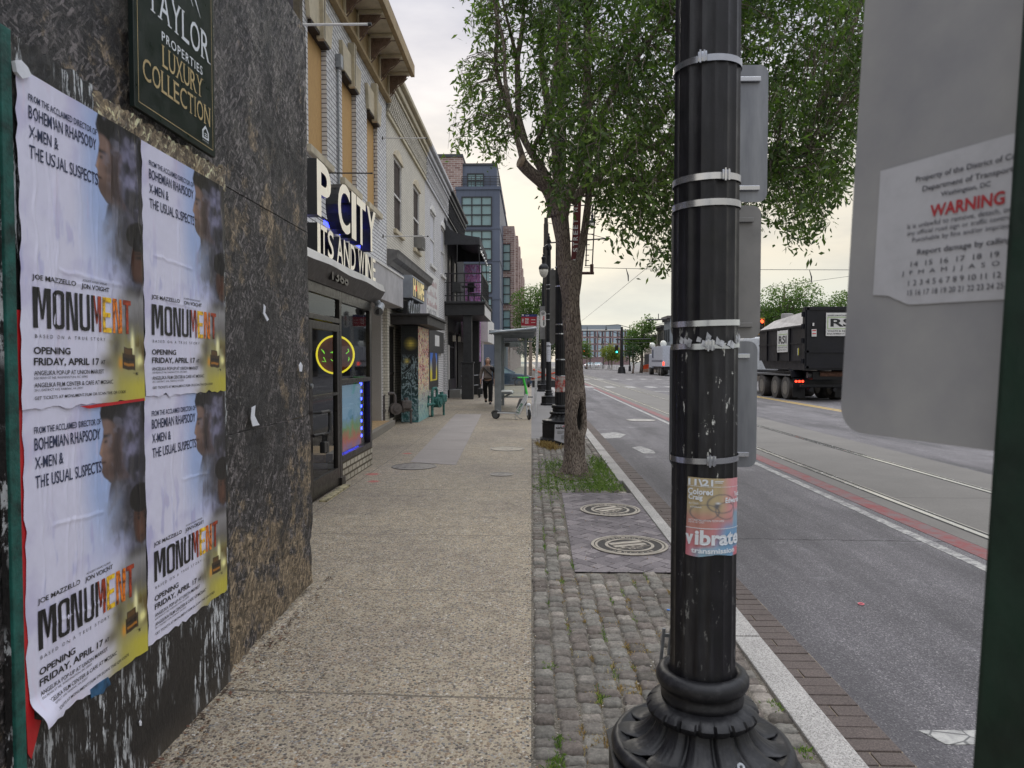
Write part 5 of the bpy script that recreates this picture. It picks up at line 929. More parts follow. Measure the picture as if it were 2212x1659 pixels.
# ---------- tall apartment block
MBR = brickmat('mottled_red_brick', lin(128, 92, 86), lin(176, 150, 142), lin(190, 180, 174), .62, .21, .03, dirt=.2, bump=.4); BLP = NT('blue_grey_panels'); q = BLP.xyz(); uu_ = BLP.math('ADD', q[0], q[1]); fr_ = BLP.math('FRACT', BLP.math('MULTIPLY', uu_, 1 / .62)); BLP.done(BLP.mix(BLP.ramp(fr_, [(0, 1), (.04, 0)]), BLP.mix(BLP.ramp(BLP.noise(.25, 3), [(.3, 0), (.7, 1)]), lin(78, 86, 104), lin(92, 100, 118)), lin(52, 58, 72)), .5, 0)
WGL = M('teal_window_glass', lin(118, 148, 152), .08, 0, .25, .12, 0, spec=.8)
T = thing('apartment_block', 'tall blue grey panelled apartment block with mottled red brick bays', 'building', (-3.2, 72, 0)); TX = -3.2
def tY(px_, Y=72): return atY(px_, 780, Y)[0]
g = MB(); xb = tY(986); g.box(xb, TX, 72, 96, 0, 18.85, 0); g.box(xb - .06, TX + .12, 71.9, 96, 18.85, 19.15, 0); g.box(tY(998), TX - .35, 73.2, 98, 19.15, 21.6, 0); g.box(tY(996), TX - .30, 73.1, 98, 21.6, 21.8, 1)
for z in (4.2, 8.1, 11.95, 15.2): g.box(xb - .02, TX + .05, 71.95, 96, z - .28, z - .16, 0)
g.build('panel_wall', [BLP.mat, M('dark_coping', (.06, .06, .07))], T)
g = MB(); g.box(-20, tY(998) - .0, 73.0, 110, 0, 22.4, 0); g.box(-20, tY(999), 72.9, 110, 22.4, 22.7, 1); g.build('brick_tower', [MBR, M('dark_coping', (.06, .06, .07))], T)
def win_grid(x0, x1, z0, z1, Y, rows, cols):
    w_ = MB(); w_.box(x0, x1, Y - .02, Y + .1, z0, z1); o = w_.build('window', WGL, T); f_ = MB(); t_ = .11
    for i in range(cols + 1): x = x0 + (x1 - x0) * i / cols; f_.box(x - t_ / 2, x + t_ / 2, Y - .10, Y - .025, z0, z1)
    for r_ in rows: z = z0 + (z1 - z0) * r_; f_.box(x0 - .05, x1 + .05, Y - .11, Y - .03, z - t_ / 2, z + t_ / 2)
    f_.build('frame', M('window_frame_dark', (.025, .028, .033), .5), o); return o
for (ya, yb) in [(426, 488), (499, 561), (571, 632), (643, 704)]: z1 = atY(1020, ya, 72)[1]; z0 = atY(1020, yb, 72)[1]; win_grid(tY(999), tY(1062), z0, z1, 72, (0, .38, .72, 1), 3)
z1 = atY(1020, 376, 73.2)[1]; z0 = 19.2; win_grid(tY(1011, 73.2), tY(1045, 73.2), z0, z1, 73.2, (0, .55, 1), 2)
g = MB(); [g.box(tY(998), TX, 72.0, 72.04, z, z + .05) for z in (20.15, 19.95, 19.8, 19.65, 19.5, 19.35)]; [g.box(x, x + .06, 71.99, 72.05, 19.15, 20.2) for x in np.linspace(tY(998), TX - .06, 5)]; g.build('balcony_rail', BLK, T)
bays = [(80.0, 86.5, 16.7), (101, 107, 19.3), (121, 127, 21), (142, 148, 22), (165, 171, 23), (190, 200, 24)]
g = MB(); g.box(-16, TX, 96, 215, 0, 19.6, 0)
g.build('street_wall', MBR, T)
for (a, b, zt_) in bays:
    g = MB(); g.box(TX - .1, -1.93, a, b, 3.6, zt_, 0); g.build('brick_bay', MBR, T)
for z0_ in (4.3, 8.0, 11.7):
    z1 = z0_ + 3.0; w_ = MB(); w_.box(TX + .05, TX + .78, 79.9, 79.99, z0_, z1); o = w_.build('window', WGL, T); f_ = MB()
    for z in (z0_, z0_ + 1.05, z0_ + 2.0, z1 - .1): f_.box(TX + .0, TX + .84, 79.84, 79.895, z, z + .1)
    for x in (TX, TX + .76): f_.box(x, x + .08, 79.85, 79.893, z0_, z1)
    f_.build('frame', M('window_frame_dark', (.025, .028, .033), .5), o)
g = MB(); g.box(TX, -1.4, 70.5, 90, 3.4, 3.9, 0); g.box(TX - 2, TX + .05, 72.2, 76, 0, 3.3, 1); g.build('ground_canopy', [M('dark_canopy', (.05, .05, .055)), PANE], T)
# ================================================================== POLES, SHELTER, SCOOTER, VEHICLES
k = NT('black_pole_paint'); n1 = k.noise(30, 6, .75, k.map((1, 1, .35))); n2 = k.noise(2.2, 3); q = k.xyz()
band = k.math('MULTIPLY', k.ramp(q[2], [(0, 0), (.0, 0), (.30, 0), (.40, 1), (1.0, 1)]), 1.0); band = k.ramp(k.math('DIVIDE', q[2], 2.0), [(.30, .1), (.55, .35), (.60, .40), (.63, 1), (.83, .95), (.86, .0)])
chips = k.math('MULTIPLY', k.ramp(n1, [(.612, 0), (.628, 1)]), band)
base = k.ramp(k.noise(14, 4, k.math('ADD', .5, 0) if False else .5), [(.3, (.005, .005, .006)), (.7, (.012, .011, .014))]); haze_ = k.ramp(k.noise(9, 5, .7, k.map((1, 1, .12))), [(.5, 0), (.75, .10)]); base = k.mix(haze_, base, (.35, .35, .36))
PBL = k.done(k.mix(chips, base, lin(206, 206, 200)), k.ramp(k.noise(20, 4), [(.3, .30), (.7, .48)]), 0, k.bump(k.noise(90, 4, .7), .25, .003), spec=.38)
IRONB = M('cast_iron_black', (.010, .010, .012), .45, 0, .35, 12, .35, 70, spec=.35); k = NT('dusty_cast_iron'); ds = k.ramp(k.noise(26, 5, .7), [(.5, 0), (.8, .25)]); IRD = k.done(k.mix(ds, (.011, .011, .013), (.17, .165, .17)), .46, 0, k.bump(k.noise(120, 3), .25, .003), spec=.38)
k = NT('stainless_band'); STB = k.done(k.ramp(k.noise(5, 3), [(.35, lin(170, 172, 178)), (.65, lin(214, 214, 216))]), .24, .9, k.bump(k.noise(14, 2), .15, .004))
k = NT('sign_back_aluminium'); q = k.xyz(); gr = k.noise(30, 4, .6, k.map((1, 1, .15))); ALU = k.done(k.ramp(gr, [(.3, lin(118, 120, 126)), (.7, lin(142, 144, 148))]), .42, .55, k.bump(gr, .08, .002)); ALU2 = M('sign_back_warm', lin(132, 130, 128), .5, .3, .1, 8, .05)
def fluted(g, c, r0, z0, r1, z1, nf=16, dep=.06, n=128, m=0, endz=.06):
    rows = [(z0, 0), (z0 + endz * .3, 0), (z0 + endz * .6, .5), (z0 + endz, 1), (z1, 1)]; b = len(g.v)
    for (z, am) in rows:
        r = r0 + (r1 - r0) * (z - z0) / (z1 - z0)
        for i in range(n):
            a = 2 * math.pi * i / n; f = (a * nf / (2 * math.pi)) % 1.0; d = max(0, 1 - ((f - .5) / .40) ** 2) ** .5; rr = r * (1 - dep * am * d); g.v.append((c[0] + rr * math.cos(a), c[1] + rr * math.sin(a), z))
    for j in range(len(rows) - 1):
        for i in range(n): g.f.append((b + j * n + i, b + j * n + (i + 1) % n, b + (j + 1) * n + (i + 1) % n, b + (j + 1) * n + i)); g.m.append(m)
def pole_base(c, s, parent, detail=True, q=.93):
    """cast base: octagonal plinth, ring, acanthus flare, fluted ring, torus"""
    n = 192 if detail else 64; g = MB()
    oc = lambda r, z: (r, z); g.lathe(c, [(q * .375 * s, 0), (q * .375 * s, .07 * s), (q * .345 * s, .09 * s), (q * .335 * s, .10 * s), (q * .335 * s, .305 * s), (q * .345 * s, .315 * s), (q * .345 * s, .325 * s)], 8, 0, rot=math.pi / 8); g.build('plinth', IRD, parent)
    g = MB(); g.lathe(c, [(r_ * q * s, z_ * s) for r_, z_ in ((.26, .32), (.300, .325), (.312, .335), (.314, .350), (.304, .366), (.285, .372), (.276, .366), (.25, .360))], 64, cap=False); g.build('base_ring', IRD, parent, smooth=True)
    g = MB(); rows = 22; L_ = 12
    for j in range(rows + 1):
        t = j / rows; z = (.362 + .093 * (1 - (1 - t) ** 1.0 * 1.0) ** 1.7 if False else .362 + .098 * t ** 1.6) * s; r = (.272 * q - (.272 * q - .142) * (1 - (1 - t) ** 1.9)) * s
        for i in range(n):
            a = i / n * L_; f = a % 1.0; e = abs(f - .5) * 2; lobe = (1 - e ** 2.2); f2 = (a + .5) % 1.0; e2 = abs(f2 - .5) * 2; vein = .5 + .5 * math.cos(e * math.pi * 5 + 1.5 * t); tip = max(0, 1 - (t / .22)) ** .7
            d = (.016 * lobe * (1 - t * .5) + .005 * vein * lobe * (1 - t * .3) - .014 * (e ** 6)) * s - .012 * s * max(0, e - .75) * 4 * (1 - t); d += .010 * s * tip * lobe
            if t < .12: d -= (.12 - t) * .30 * s * (1 - lobe * .7)
            a_ = 2 * math.pi * i / n; g.v.append((c[0] + (r + d) * math.cos(a_), c[1] + (r + d) * math.sin(a_), c[2] + z + (.010 * s * lobe * tip)))
    for j in range(rows):
        for i in range(n): g.f.append((j * n + i, j * n + (i + 1) % n, (j + 1) * n + (i + 1) % n, (j + 1) * n + i)); g.m.append(0)
    g.build('acanthus_flare', IRD, parent, smooth=True)
    g = MB(); pr = [(.140, .452), (.160, .450), (.174, .462), (.178, .476), (.168, .490), (.140, .500), (.126, .504)]
    for (r, z) in pr:
        for i in range(n):
            a = i / n * 20; e = abs((a % 1.0) - .5) * 2; w_ = 1 - (.05 if e > .86 else 0) - (.018 if .6 < e < .7 else 0); rr = r * s * (w_ if r > .15 else 1); a_ = 2 * math.pi * i / n; g.v.append((c[0] + rr * math.cos(a_), c[1] + rr * math.sin(a_), c[2] + z * s))
    for j in range(len(pr) - 1):
        for i in range(n): g.f.append((j * n + i, j * n + (i + 1) % n, (j + 1) * n + (i + 1) % n, (j + 1) * n + i)); g.m.append(0)
    g.build('fluted_ring', IRD, parent, smooth='auto')
    g = MB(); g.lathe(c, [(.120 * s, .498 * s), (.130 * s, .505 * s), (.132 * s, .52 * s), (.126 * s, .530 * s), (.127 * s, .545 * s), (.140 * s, .552 * s), (.147 * s, .566 * s), (.147 * s, .582 * s), (.139 * s, .597 * s), (.124 * s, .604 * s), (.112 * s, .602 * s), (.104 * s, .590 * s)], 64, cap=False); g.build('collar', IRD, parent, smooth=True)
# ---------- near pole
px0, _ = atY(1516.5, 1445, 2.30); NP = (px0, 2.30, 0.0); _lean = 0.0
P1 = thing('street_pole', 'large fluted black street pole close by, with steel bands and a torn flyer', 'pole', NP, 'fluted black poles along the kerb')
g = MB(); fluted(g, NP, .1045, .585, .1015, 2.9, 16, .055); fluted(g, NP, .1015, 2.9, .085, 7.6, 16, .055, 64); g.lathe((NP[0], NP[1], 7.6), [(.09, 0), (.10, .03), (.06, .12), (.02, .2)], 24); g.build('shaft', PBL, P1, smooth='auto'); pole_base(NP, 1.0, P1)
g = MB(); a = rad(-76); bx, by = NP[0] + .232 * math.cos(a), NP[1] + .232 * math.sin(a); g.tube([(bx, by, .395), (bx + .012 * math.cos(a), by + .012 * math.sin(a), .410)], [.013, .012], 16); g.tube([(bx + .012 * math.cos(a), by + .012 * math.sin(a), .410), (bx + .013 * math.cos(a), by + .013 * math.sin(a), .4112)], .005, 6, 1); g.build('bolt', [STEEL, BLK], P1)
def zP(py, d=2.2): return EYE + (780 - py) / FPX * d
def band(z, w_=.018, buckle=None, r=None, wav=0, nm='band'):
    r = r or .1045 - .003 * (z - .585) / 2.3 + .0012; g = MB(); n = 72; hw = w_ / 2
    for i in range(n):
        a = 2 * math.pi * i / n; zz = z + .004 * math.sin(a + 1) + wav * math.sin(7 * a); rr = r + .0015 + abs(wav) * .3 * math.sin(5 * a)
        for (dr, dz) in ((0, -hw), (.0014, -hw), (.0014, hw), (0, hw)): g.v.append((NP[0] + (rr + dr) * math.cos(a), NP[1] + (rr + dr) * math.sin(a), zz + dz))
    for i in range(n):
        j = (i + 1) % n
        for q_ in range(4): g.f.append((i * 4 + q_, i * 4 + (q_ + 1) % 4, j * 4 + (q_ + 1) % 4, j * 4 + q_)); g.m.append(0)
    if buckle is not None:
        a = rad(buckle); M_ = Matrix.Translation((NP[0] + (r + .004) * math.cos(a), NP[1] + (r + .004) * math.sin(a), z)) @ Matrix.Rotation(a, 4, 'Z'); b = len(g.v); g.box(-.003, .006, -.014, .014, -.015, .015, 0, .002); g.box(.004, .010, -.008, -.003, -.019, .019, 0); g.box(.004, .010, .004, .009, -.017, .017, 0); g.xf(M_, b)
    return g.build(nm, STB, P1, smooth='auto')
for (py, bk) in [(137, -111), (385, -72), (440, None), (697, None), (746, -96), (994, -92)]: band(zP(py), .020 if py < 600 else .018, bk, wav=.0012 if py == 746 else 0)
# scraps of torn tape round one band
g = MB(); rnd_seed(6)
for i in range(12):
    a = rad(-150 + i * 10 + random.uniform(-4, 4)); z = zP(746) + random.uniform(-.006, .012); r = .1085
    pts = []
    for (da, dz) in ((0, 0), (.12, -.004), (.16, .012), (.05, .02)): pts.append((NP[0] + (r + random.uniform(0, .004)) * math.cos(a + da), NP[1] + (r + random.uniform(0, .004)) * math.sin(a + da), z + dz * random.uniform(.6, 1.6)))
    g.add(pts, [(0, 1, 2, 3)])
g.build('torn_tape', M('torn_clear_tape', lin(178, 180, 184), .4, 0, .4, 40, .3), P1, fixn=False)
# flyer wrapped on the pole
def cyl(a, z, w_=0.0): rr = .1035 + .003 + w_; return (NP[0] + rr * math.sin(a), NP[1] - rr * math.cos(a), z)
aL, aR, zT_, zB_ = -.79 + .16, .95 + .18, zP(1030, 2.205), zP(1200, 2.205); nx, nz = 70, 90; me = bpy.data.meshes.new('flyer'); V = []; Fq = []
aL, aR = -.70, 1.03
uu, vv = np.meshgrid(np.linspace(0, 1, nx + 1), np.linspace(0, 1, nz + 1))
for j in range(nz + 1):
    for i in range(nx + 1): u, v = i / nx, j / nz; z = zT_ + (zB_ - zT_) * v - .006 * u * (1 - v) - .004 * math.sin(u * 9) * v; V.append(cyl(aL + (aR - aL) * u + .06 * v * (u - 1) , z, .0012 * math.sin(u * 34)))
for j in range(nz):
    for i in range(nx): q_ = j * (nx + 1) + i; Fq.append((q_, q_ + 1, q_ + nx + 2, q_ + nx + 1))
me.from_pydata(V, [], Fq); me.materials.append(POSTM.mat); L = lambda r, g_, b: np.array(lin(r, g_, b)); col = np.zeros(uu.shape + (3,)); col[:] = L(176, 150, 84)
def put(mask, c):
    global col
    m_ = np.clip(mask, 0, 1)[..., None]; col = col * (1 - m_) + np.asarray(c) * m_
put(sm(.5, .8, uu) * (1 - sm(.4, .7, vv)), L(226, 120, 130)); put(sm(.0, .3, .5 - np.abs(uu - .35)) * .3, L(200, 170, 90)); put(sm(.35, .65, vv), L(204, 90, 96)); put(sm(.4, .6, vv) * (1 - sm(.62, .7, vv)) * (1 - sm(.3, .5, uu)), L(196, 104, 76)); put(sm(.80, .9, uu) * sm(.36, .46, vv), L(110, 160, 190)); put(sm(.45, .75, uu + .5 * (vv - .65)) * sm(.5, .68, vv), L(60, 150, 205)); put(sm(.85, .92, vv) * (1 - sm(.2, .9, uu)), L(110, 180, 210)); put(sm(.84, .9, uu) * sm(.86, .92, vv), L(220, 50, 80)); put(sm(.70, .8, vv) * (1 - sm(.0, .3, uu)), L(214, 60, 90))
for (cx_, cy_, rx, ry) in [(.30, .44, .24, .10), (.60, .33, .26, .12), (.68, .42, .2, .11)]: e = np.sqrt(((uu - cx_) / rx) ** 2 + ((vv - cy_) / ry) ** 2); put(np.exp(-((e - 1) / .06) ** 2) * .9, L(44, 40, 52))
put(np.exp(-((uu - .50) / .05) ** 2 - ((vv - .36) / .035) ** 2) * 1.3, L(30, 30, 44)); put(np.exp(-((uu - .52) / .04) ** 2 - ((vv - .325) / .012) ** 2), L(220, 226, 236))
col = col * .62 + (col.mean(-1, keepdims=True) * .4 + .30) * .38; ca = me.color_attributes.new('art', 'FLOAT_COLOR', 'POINT'); ca.data.foreach_set('color', np.concatenate([col.reshape(-1, 3), np.ones((col.shape[0] * col.shape[1], 1))], 1).ravel().astype(np.float32)); me.polygons.foreach_set('use_smooth', [True] * len(me.polygons))
fl = bpy.data.objects.new('flyer', me); C.objects.link(fl); tag(fl, 'colourful vibrate event flyer wrapped round the near black pole', 'flyer'); WL[fl] = Vector((0, 0, 0))
g = MB(); cf = lambda u, v, w_: cyl(aL + (aR - aL) * u + .06 * (-v) * (u - 1), zT_ + (zB_ - zT_) * (-v) - .006 * u * (1 + v), .0036)
def FT(t, u0, u1, va, vb, **k_): fit_text(g, t, cf, u0, -vb, u1 - u0, vb - va, 0, **k_)
FT('11\\21', .02, .42, .015, .10, bold=.04); FT('Colored', .02, .42, .135, .215, bold=.03); FT('Craig', .03, .26, .215, .30, bold=.03); FT('Todd', .84, .99, .175, .235, bold=.03); FT('Edwards', .64, .99, .245, .315, bold=.03); FT('Jus Clark', .04, .20, .315, .345); FT('tomahawk', .06, .25, .36, .385); FT('ART INSTALLATION FROM BREE', .04, .62, .53, .555); FT('DIGITAL ART WALK', .04, .30, .56, .58)
FT('ibrate', .155, .985, .665, .86, bold=.035); FT('v', .0, .13, .725, .86, bold=.05); FT('transmission', .10, .86, .90, .965, bold=.03)
for (u0, u1, v0, v1) in [(.0, .98, .105, .110), (.0, .99, .640, .648), (.44, .60, .03, .04), (.44, .58, .05, .058)]:
    for i in range(12): a0, a1 = u0 + (u1 - u0) * i / 12, u0 + (u1 - u0) * (i + 1) / 12; g.add([cf(a0, -v1, 0), cf(a1, -v1, 0), cf(a1, -v0, 0), cf(a0, -v0, 0)], [(0, 1, 2, 3)])
g.build('lettering', WHT, fl, fixn=False)
# sign plates banded to the near pole, seen from behind
def rplate(x0, x1, z0, z1, y, r=.03, th=.003, n=5, fr=None):
    P = []
    for (cx, cz, a0) in ((x1 - r, z1 - r, 0), (x0 + r, z1 - r, 90), (x0 + r, z0 + r, 180), (x1 - r, z0 + r, 270)):
        for i in range(n + 1): a = rad(a0 + 90 * i / n); P.append((cx + r * math.cos(a), cz + r * math.sin(a)))
    g = MB(); g.prism(P, 'y', y, y + th); return g
YP = NP[1] + .125
for (xl, xr, yt, yb, mt, lb) in [(1470, 1653, 141, 437, ALU, 'highest of three grey sign backs on the near pole'), (1449, 1641, 444, 731, ALU2, 'middle of three grey sign backs on the near pole'), (1447, 1636, 737, 1009, ALU, 'lowest of three grey sign backs on the near pole')]:
    xa = atY(xl, 780, YP)[0]; xb = atY(xr, 780, YP)[0]; za = atY(1550, yb, YP)[1]; zb = atY(1550, yt, YP)[1]; o = thing('street_sign', lb, 'sign', ((xa + xb) / 2, YP, za), 'grey sign backs strapped to the near pole')
    rplate(xa, xb, za, zb, YP).build('plate', mt, o); g = MB()
    for z in (za + .045, zb - .05): g.box(NP[0] - .02, xb - .028, YP - .012, YP - .001, z - .008, z + .008, 0, .002); g.box(NP[0] - .03, NP[0] + .03, YP - .025, YP - .003, z - .012, z + .012, 0)
    g.build('bracket', STB if mt is ALU else ALU2, o)
g = MB(); bx_ = atY(1440, 1345, 2.36)[0]; zt_, zb2 = atY(1440, 1345, 2.42)[1], atY(1436, 1425, 2.42)[1]; g.tube([(bx_ + .003, 2.42, zt_ - .02), (bx_ - .012, 2.42, zb2 - .06)], .006, 6); g.tube([(bx_ + .028, 2.42, zt_ - .02), (bx_ + .013, 2.42, zb2 - .06)], .006, 6); [g.box(bx_ - .004, bx_ + .022, 2.417, 2.423, z, z + .012) for z in (zt_ - .05, zb2 - .03)]
tag(g.build('broken_bracket', STEEL), 'small bent grey metal bracket behind the near pole base', 'bracket')
# ---------- near green sign post at the right edge
GREENP = M('dark_green_post', (.006, .022, .013), .5, 0, .3, 12, .2)
so_ = thing('leaning_sign', 'very close grey sign back on a dark green post, with white warning sticker', 'sign', (0, 0, 0))
r_ = .75; pa = rad(34.9); PX, PY = r_ * math.sin(pa), r_ * math.cos(pa); dv = Vector((-.404, .915, 0)); nv = Vector((-.915, -.404, 0))   # plate runs ahead-left of the post, back faces the camera
LW = .2244
def sp(u, z, w_=0.0):    # u: distance from post centre along plate towards its far edge
    p = Vector((PX, PY, z)) + dv * u + nv * w_; return (p.x, p.y, p.z)
def lean(g):
    return g.xf(Matrix.Translation((PX, PY, 1.2)) @ Matrix.Rotation(rad(2.5), 4, Vector((0.0, 1.0, 0))) @ Matrix.Translation((-PX, -PY, -1.2)))
zb_, zt_ = 1.517, 2.05; P = []; r2 = .030
for (cu, cz, a0) in ((LW - r2, zt_ - r2, 0), (-LW + r2, zt_ - r2, 90), (-LW + r2, zb_ + r2, 180), (LW - r2, zb_ + r2, 270)):
    for i in range(7): a = rad(a0 + 15 * i); P.append((cu + r2 * math.cos(a), cz + r2 * math.sin(a)))
g = MB(); n = len(P); g.add([sp(u, z, .0) for u, z in P] + [sp(u, z, -.003) for u, z in P], [tuple(range(n)), tuple(range(2 * n - 1, n - 1, -1))] + [(i, (i + 1) % n, n + (i + 1) % n, n + i) for i in range(n)]); lean(g)
k = NT('near_sign_back'); ALN = k.done(k.ramp(k.noise(5, 5, .6), [(.3, lin(136, 136, 141)), (.7, lin(164, 163, 162))]), .55, .15, k.bump(k.noise(200, 3), .12, .001)); g.build('plate', ALN, so_)
g = MB(); hw = .034
prof = [(-hw - .012, .004), (-hw, .004), (-hw + .006, .026), (hw - .006, .026), (hw, .004), (hw + .012, .004), (hw + .012, .001), (hw - .003, .001), (hw - .010, .022), (-hw + .010, .022), (-hw + .003, .001), (-hw - .012, .001)]
vs = [sp(u, z, w_) for z in (-.15, 3.0) for (u, w_) in prof]; n = len(prof); g.add(vs, [(i, (i + 1) % n, n + (i + 1) % n, n + i) for i in range(n)]); lean(g); g.build('post', GREENP, so_)
st = MB(); su0, su1, sz0, sz1 = .189, -.03, 1.655, 1.806
poly = [(su0, sz1 - .003), (su1, sz1), (su1, sz0), (.145, sz0 + .001), (.170, sz0 + .012), (su0, sz0 + .014)]
st.add([sp(u, z, .0012) for u, z in poly], [tuple(range(len(poly)))]); lean(st); stk = st.build('warning_sticker', M('grey_white_sticker', lin(178, 178, 183), .6, 0, .06, 30, .1), so_, fixn=False)
g = MB(); fs_ = lambda u, v, w_: sp(su0 - u, v, .0022 + w_)
def ST(t, u0, u1, z, h, m=0, **k_): fit_text(g, t, fs_, .020 + .82 * u0, 1.787 - (1.7473 - z) * 1.25, .82 * (u1 - u0), h * 1.25, m, **k_)
ST('Property of the District of Columbia', .030, .178, 1.7415, .0058, 0, bold=.01); ST('Department of Transportation', .040, .170, 1.7325, .0058, 0, bold=.01); ST('Washington, DC', .065, .125, 1.7255, .0050, 0, bold=.01); ST('WARNING', .052, .142, 1.7115, .0100, 1, bold=.03); ST('It is unlawful to remove, detach, or deface', .022, .175, 1.7045, .0048); ST('any official road sign or traffic control device', .022, .176, 1.6985, .0048); ST('Punishable by fine and/or imprisonment', .030, .172, 1.6925, .0048); ST('Report damage by calling 311', .038, .170, 1.6815, .0058, 0, bold=.01)
ST('14  15  16  17  18  19  20', .030, .160, 1.6735, .0042); ST('J  F  M  A  M  J  J  A  S  O  N  D', .018, .172, 1.6660, .0045); ST('1 2 3 4 5 6 7 8 9 10 11 12 13 14', .028, .172, 1.6580, .0045); ST('15 16 17 18 19 20 21 22 23 24 25 26 27', .028, .170, 1.6500, .0045); lean(g)
g.build('lettering', [M('sticker_ink', lin(70, 70, 76), .6), M('sticker_red', lin(170, 50, 56), .6)], stk, fixn=False)
# ---------- further poles
def lamp_head(g_parent, x, y, z, s=1.0, lit=False):
    g = MB(); g.lathe((x, y, z), [(.02 * s, .62 * s), (.05 * s, .60 * s), (.04 * s, .54 * s), (.085 * s, .50 * s), (.09 * s, .44 * s), (.07 * s, .40 * s), (.075 * s, .26 * s), (.13 * s, .22 * s), (.18 * s, .14 * s), (.19 * s, .06 * s), (.17 * s, .05 * s)], 20); hd = g.build('lamp_hood', IRONB, g_parent, smooth='auto')
    g = MB(); g.lathe((x, y, z), [(.165 * s, .05 * s), (.170 * s, -.02 * s), (.14 * s, -.14 * s), (.08 * s, -.23 * s), (.02 * s, -.26 * s)], 20); g.build('lamp_globe', M('ribbed_lamp_glass', lin(206, 202, 190), .25, 0, .12, 14, .2), g_parent, smooth=True)
def fluted_pole(loc, s, top, label, r0=None):
    o = thing('street_pole', label, 'pole', loc, 'fluted black poles along the kerb'); r0 = r0 or .105 * s; g = MB(); fluted(g, loc, r0, .585 * s, r0 * .72, top, 16, .06, 64); g.build('shaft', IRONB, o, smooth='auto'); pole_base(loc, s, o, False); return o
P2 = fluted_pole((.572, 13.9, 0), 1.24, 10.5, 'tall fluted pole with a taped flyer panel, directly behind the tree trunk', .114)
P3 = fluted_pole((.625, 25.8, 0), .90, 5.6, 'fluted lamp post with hanging globe behind the bus stop pole', .10)
g = MB(); g.lathe((.625, 25.8, 5.6), [(.07, 0), (.10, .03), (.11, .12), (.07, .2), (.05, .25), (.09, .30), (.04, .42), (.05, .46), (.015, .52), (.03, .56), (.01, .62)], 16); g.tube([(.625, 25.8, 5.35), (.62, 25.6, 5.62), (.55, 25.4, 5.72), (.43, 25.3, 5.62), (.43, 25.3, 5.4)], .03, 8); g.build('finial_arm', IRONB, P3, smooth=True); lamp_head(P3, .43, 25.3, 4.80, .95)
P4 = fluted_pole((.62, 37.5, 0), 1.0, 5.6, 'fluted black lamp post beyond the bus shelter', .11)
g = MB(); g.tube([(.62, 37.5, 5.6), (.62, 37.5, 6.1)], [.05, .02], 8); g.build('finial', IRONB, P4); lamp_head(P4, .95, 37.0, 4.7, 1.0)
o = thing('catenary_pole', 'tall plain dark pole rising above the lamp posts', 'pole', (.95, 48.5, 0)); g = MB(); g.tube([(.98, 48.5, 0), (.98, 48.5, 10.9)], [.19, .16], 14); g.tube([(.98, 48.5, 10.9), (.98, 48.5, 11.3)], [.13, .13], 12); g.build('shaft', BLK2, o); g = MB(); g.tube([(.98, 48.5, 9.6), (5.2, 48.5, 9.9)], .05, 6); g.tube([(.98, 48.5, 11.0), (5.0, 48.5, 9.9)], .02, 5); g.build('arm', BLK2, o)
for (P_, x, y, zs, r) in [(P2, .572, 13.9, (3.42, 3.05, 2.31, 2.13, 1.63, 1.31), .112), (P3, .625, 25.8, (4.35, 4.2, 3.3, 3.1, 2.2, 1.9), .096)]:
    for z in zs: g = MB(); g.lathe((x, y, z), [(r, -.012), (r + .004, -.012), (r + .004, .012), (r, .012)], 20, cap=False); g.build('band', STB, P_)
for (x0, x1, z0, z1, y, lb) in [(.30, .50, 2.4, 3.6, 26.0, 'narrow grey sign back left of the far lamp post'), (.36, .60, 1.95, 3.4, 14.1, 'grey sign back strapped behind the tall pole at the tree'), (.72, .82, 2.2, 5.0, 26.2, 'long grey banner edge beside the lamp post finial')]:
    g = MB(); g.box(x0, x1, y, y + .004, z0, z1); tag(g.build('street_sign', ALU2), lb, 'sign')
def taped(x, y, r, a0, a1, z0, z1, label, mt, words=None, big=False):
    g = MB(); n = 8
    for i in range(n + 1):
        a = a0 + (a1 - a0) * i / n
        for z in (z0, z1): g.v.append((x + r * math.sin(a), y - r * math.cos(a), z))
    for i in range(n): g.f.append((2 * i, 2 * i + 2, 2 * i + 3, 2 * i + 1)); g.m.append(0)
    o = g.build('flyer', mt, fixn=False); tag(o, label, 'flyer', 'flyers on the poles'); return o
FLW = M('flyer_paper', lin(206, 206, 212), .6, 0, .08, 14, .1)
o = taped(.625, 25.8, .108, -.9, .7, 2.03 - .45 + .0, 2.28 - .0, 'white flyer taped to the slim lamp post shaft', FLW); g = MB(); cz = lambda u, v, w_: (.625 + .11 * math.sin(-.8 + u * 7), 25.8 - .112 * math.cos(-.8 + u * 7), v); fit_text(g, 'REPRO', cz, .01, 2.12, .19, .05, 0, bold=.05); [fit_text(g, 'OOOO IIII', cz, .02, 1.98 - i * .07, .15, .02, 0) for i in range(3)]; g.build('lettering', INKB, o, fixn=False)
k = NT('photo_flyer'); c_ = k.ramp(k.noise(9, 4, .6), [(.35, lin(206, 204, 206)), (.5, lin(180, 160, 150)), (.56, lin(196, 60, 54)), (.62, lin(90, 80, 84)), (.7, lin(214, 214, 216))]); o = taped(.572, 13.9, .119, -1.2, .9, 1.00, 1.30, 'peeling white and red photo flyer round the pole behind the tree', k.done(c_, .5))
g = MB(); a8 = .415; yb_ = 13.9 - a8 * .93 - .006; xa, xb = .435, .695; g.prism([(xa, .10), (xa + .02, .09), (xb - .05, .03), (xb, .09), (xb, .385), (xa + .01, .395)], 'y', yb_ - .012, yb_ - .008); rp = g.build('flyer', FLW); tag(rp, 'white REPRO flyer with star on the octagonal base beside the tree trunk', 'flyer', 'flyers on the poles'); WL[rp] = Vector((0, 0, 0))
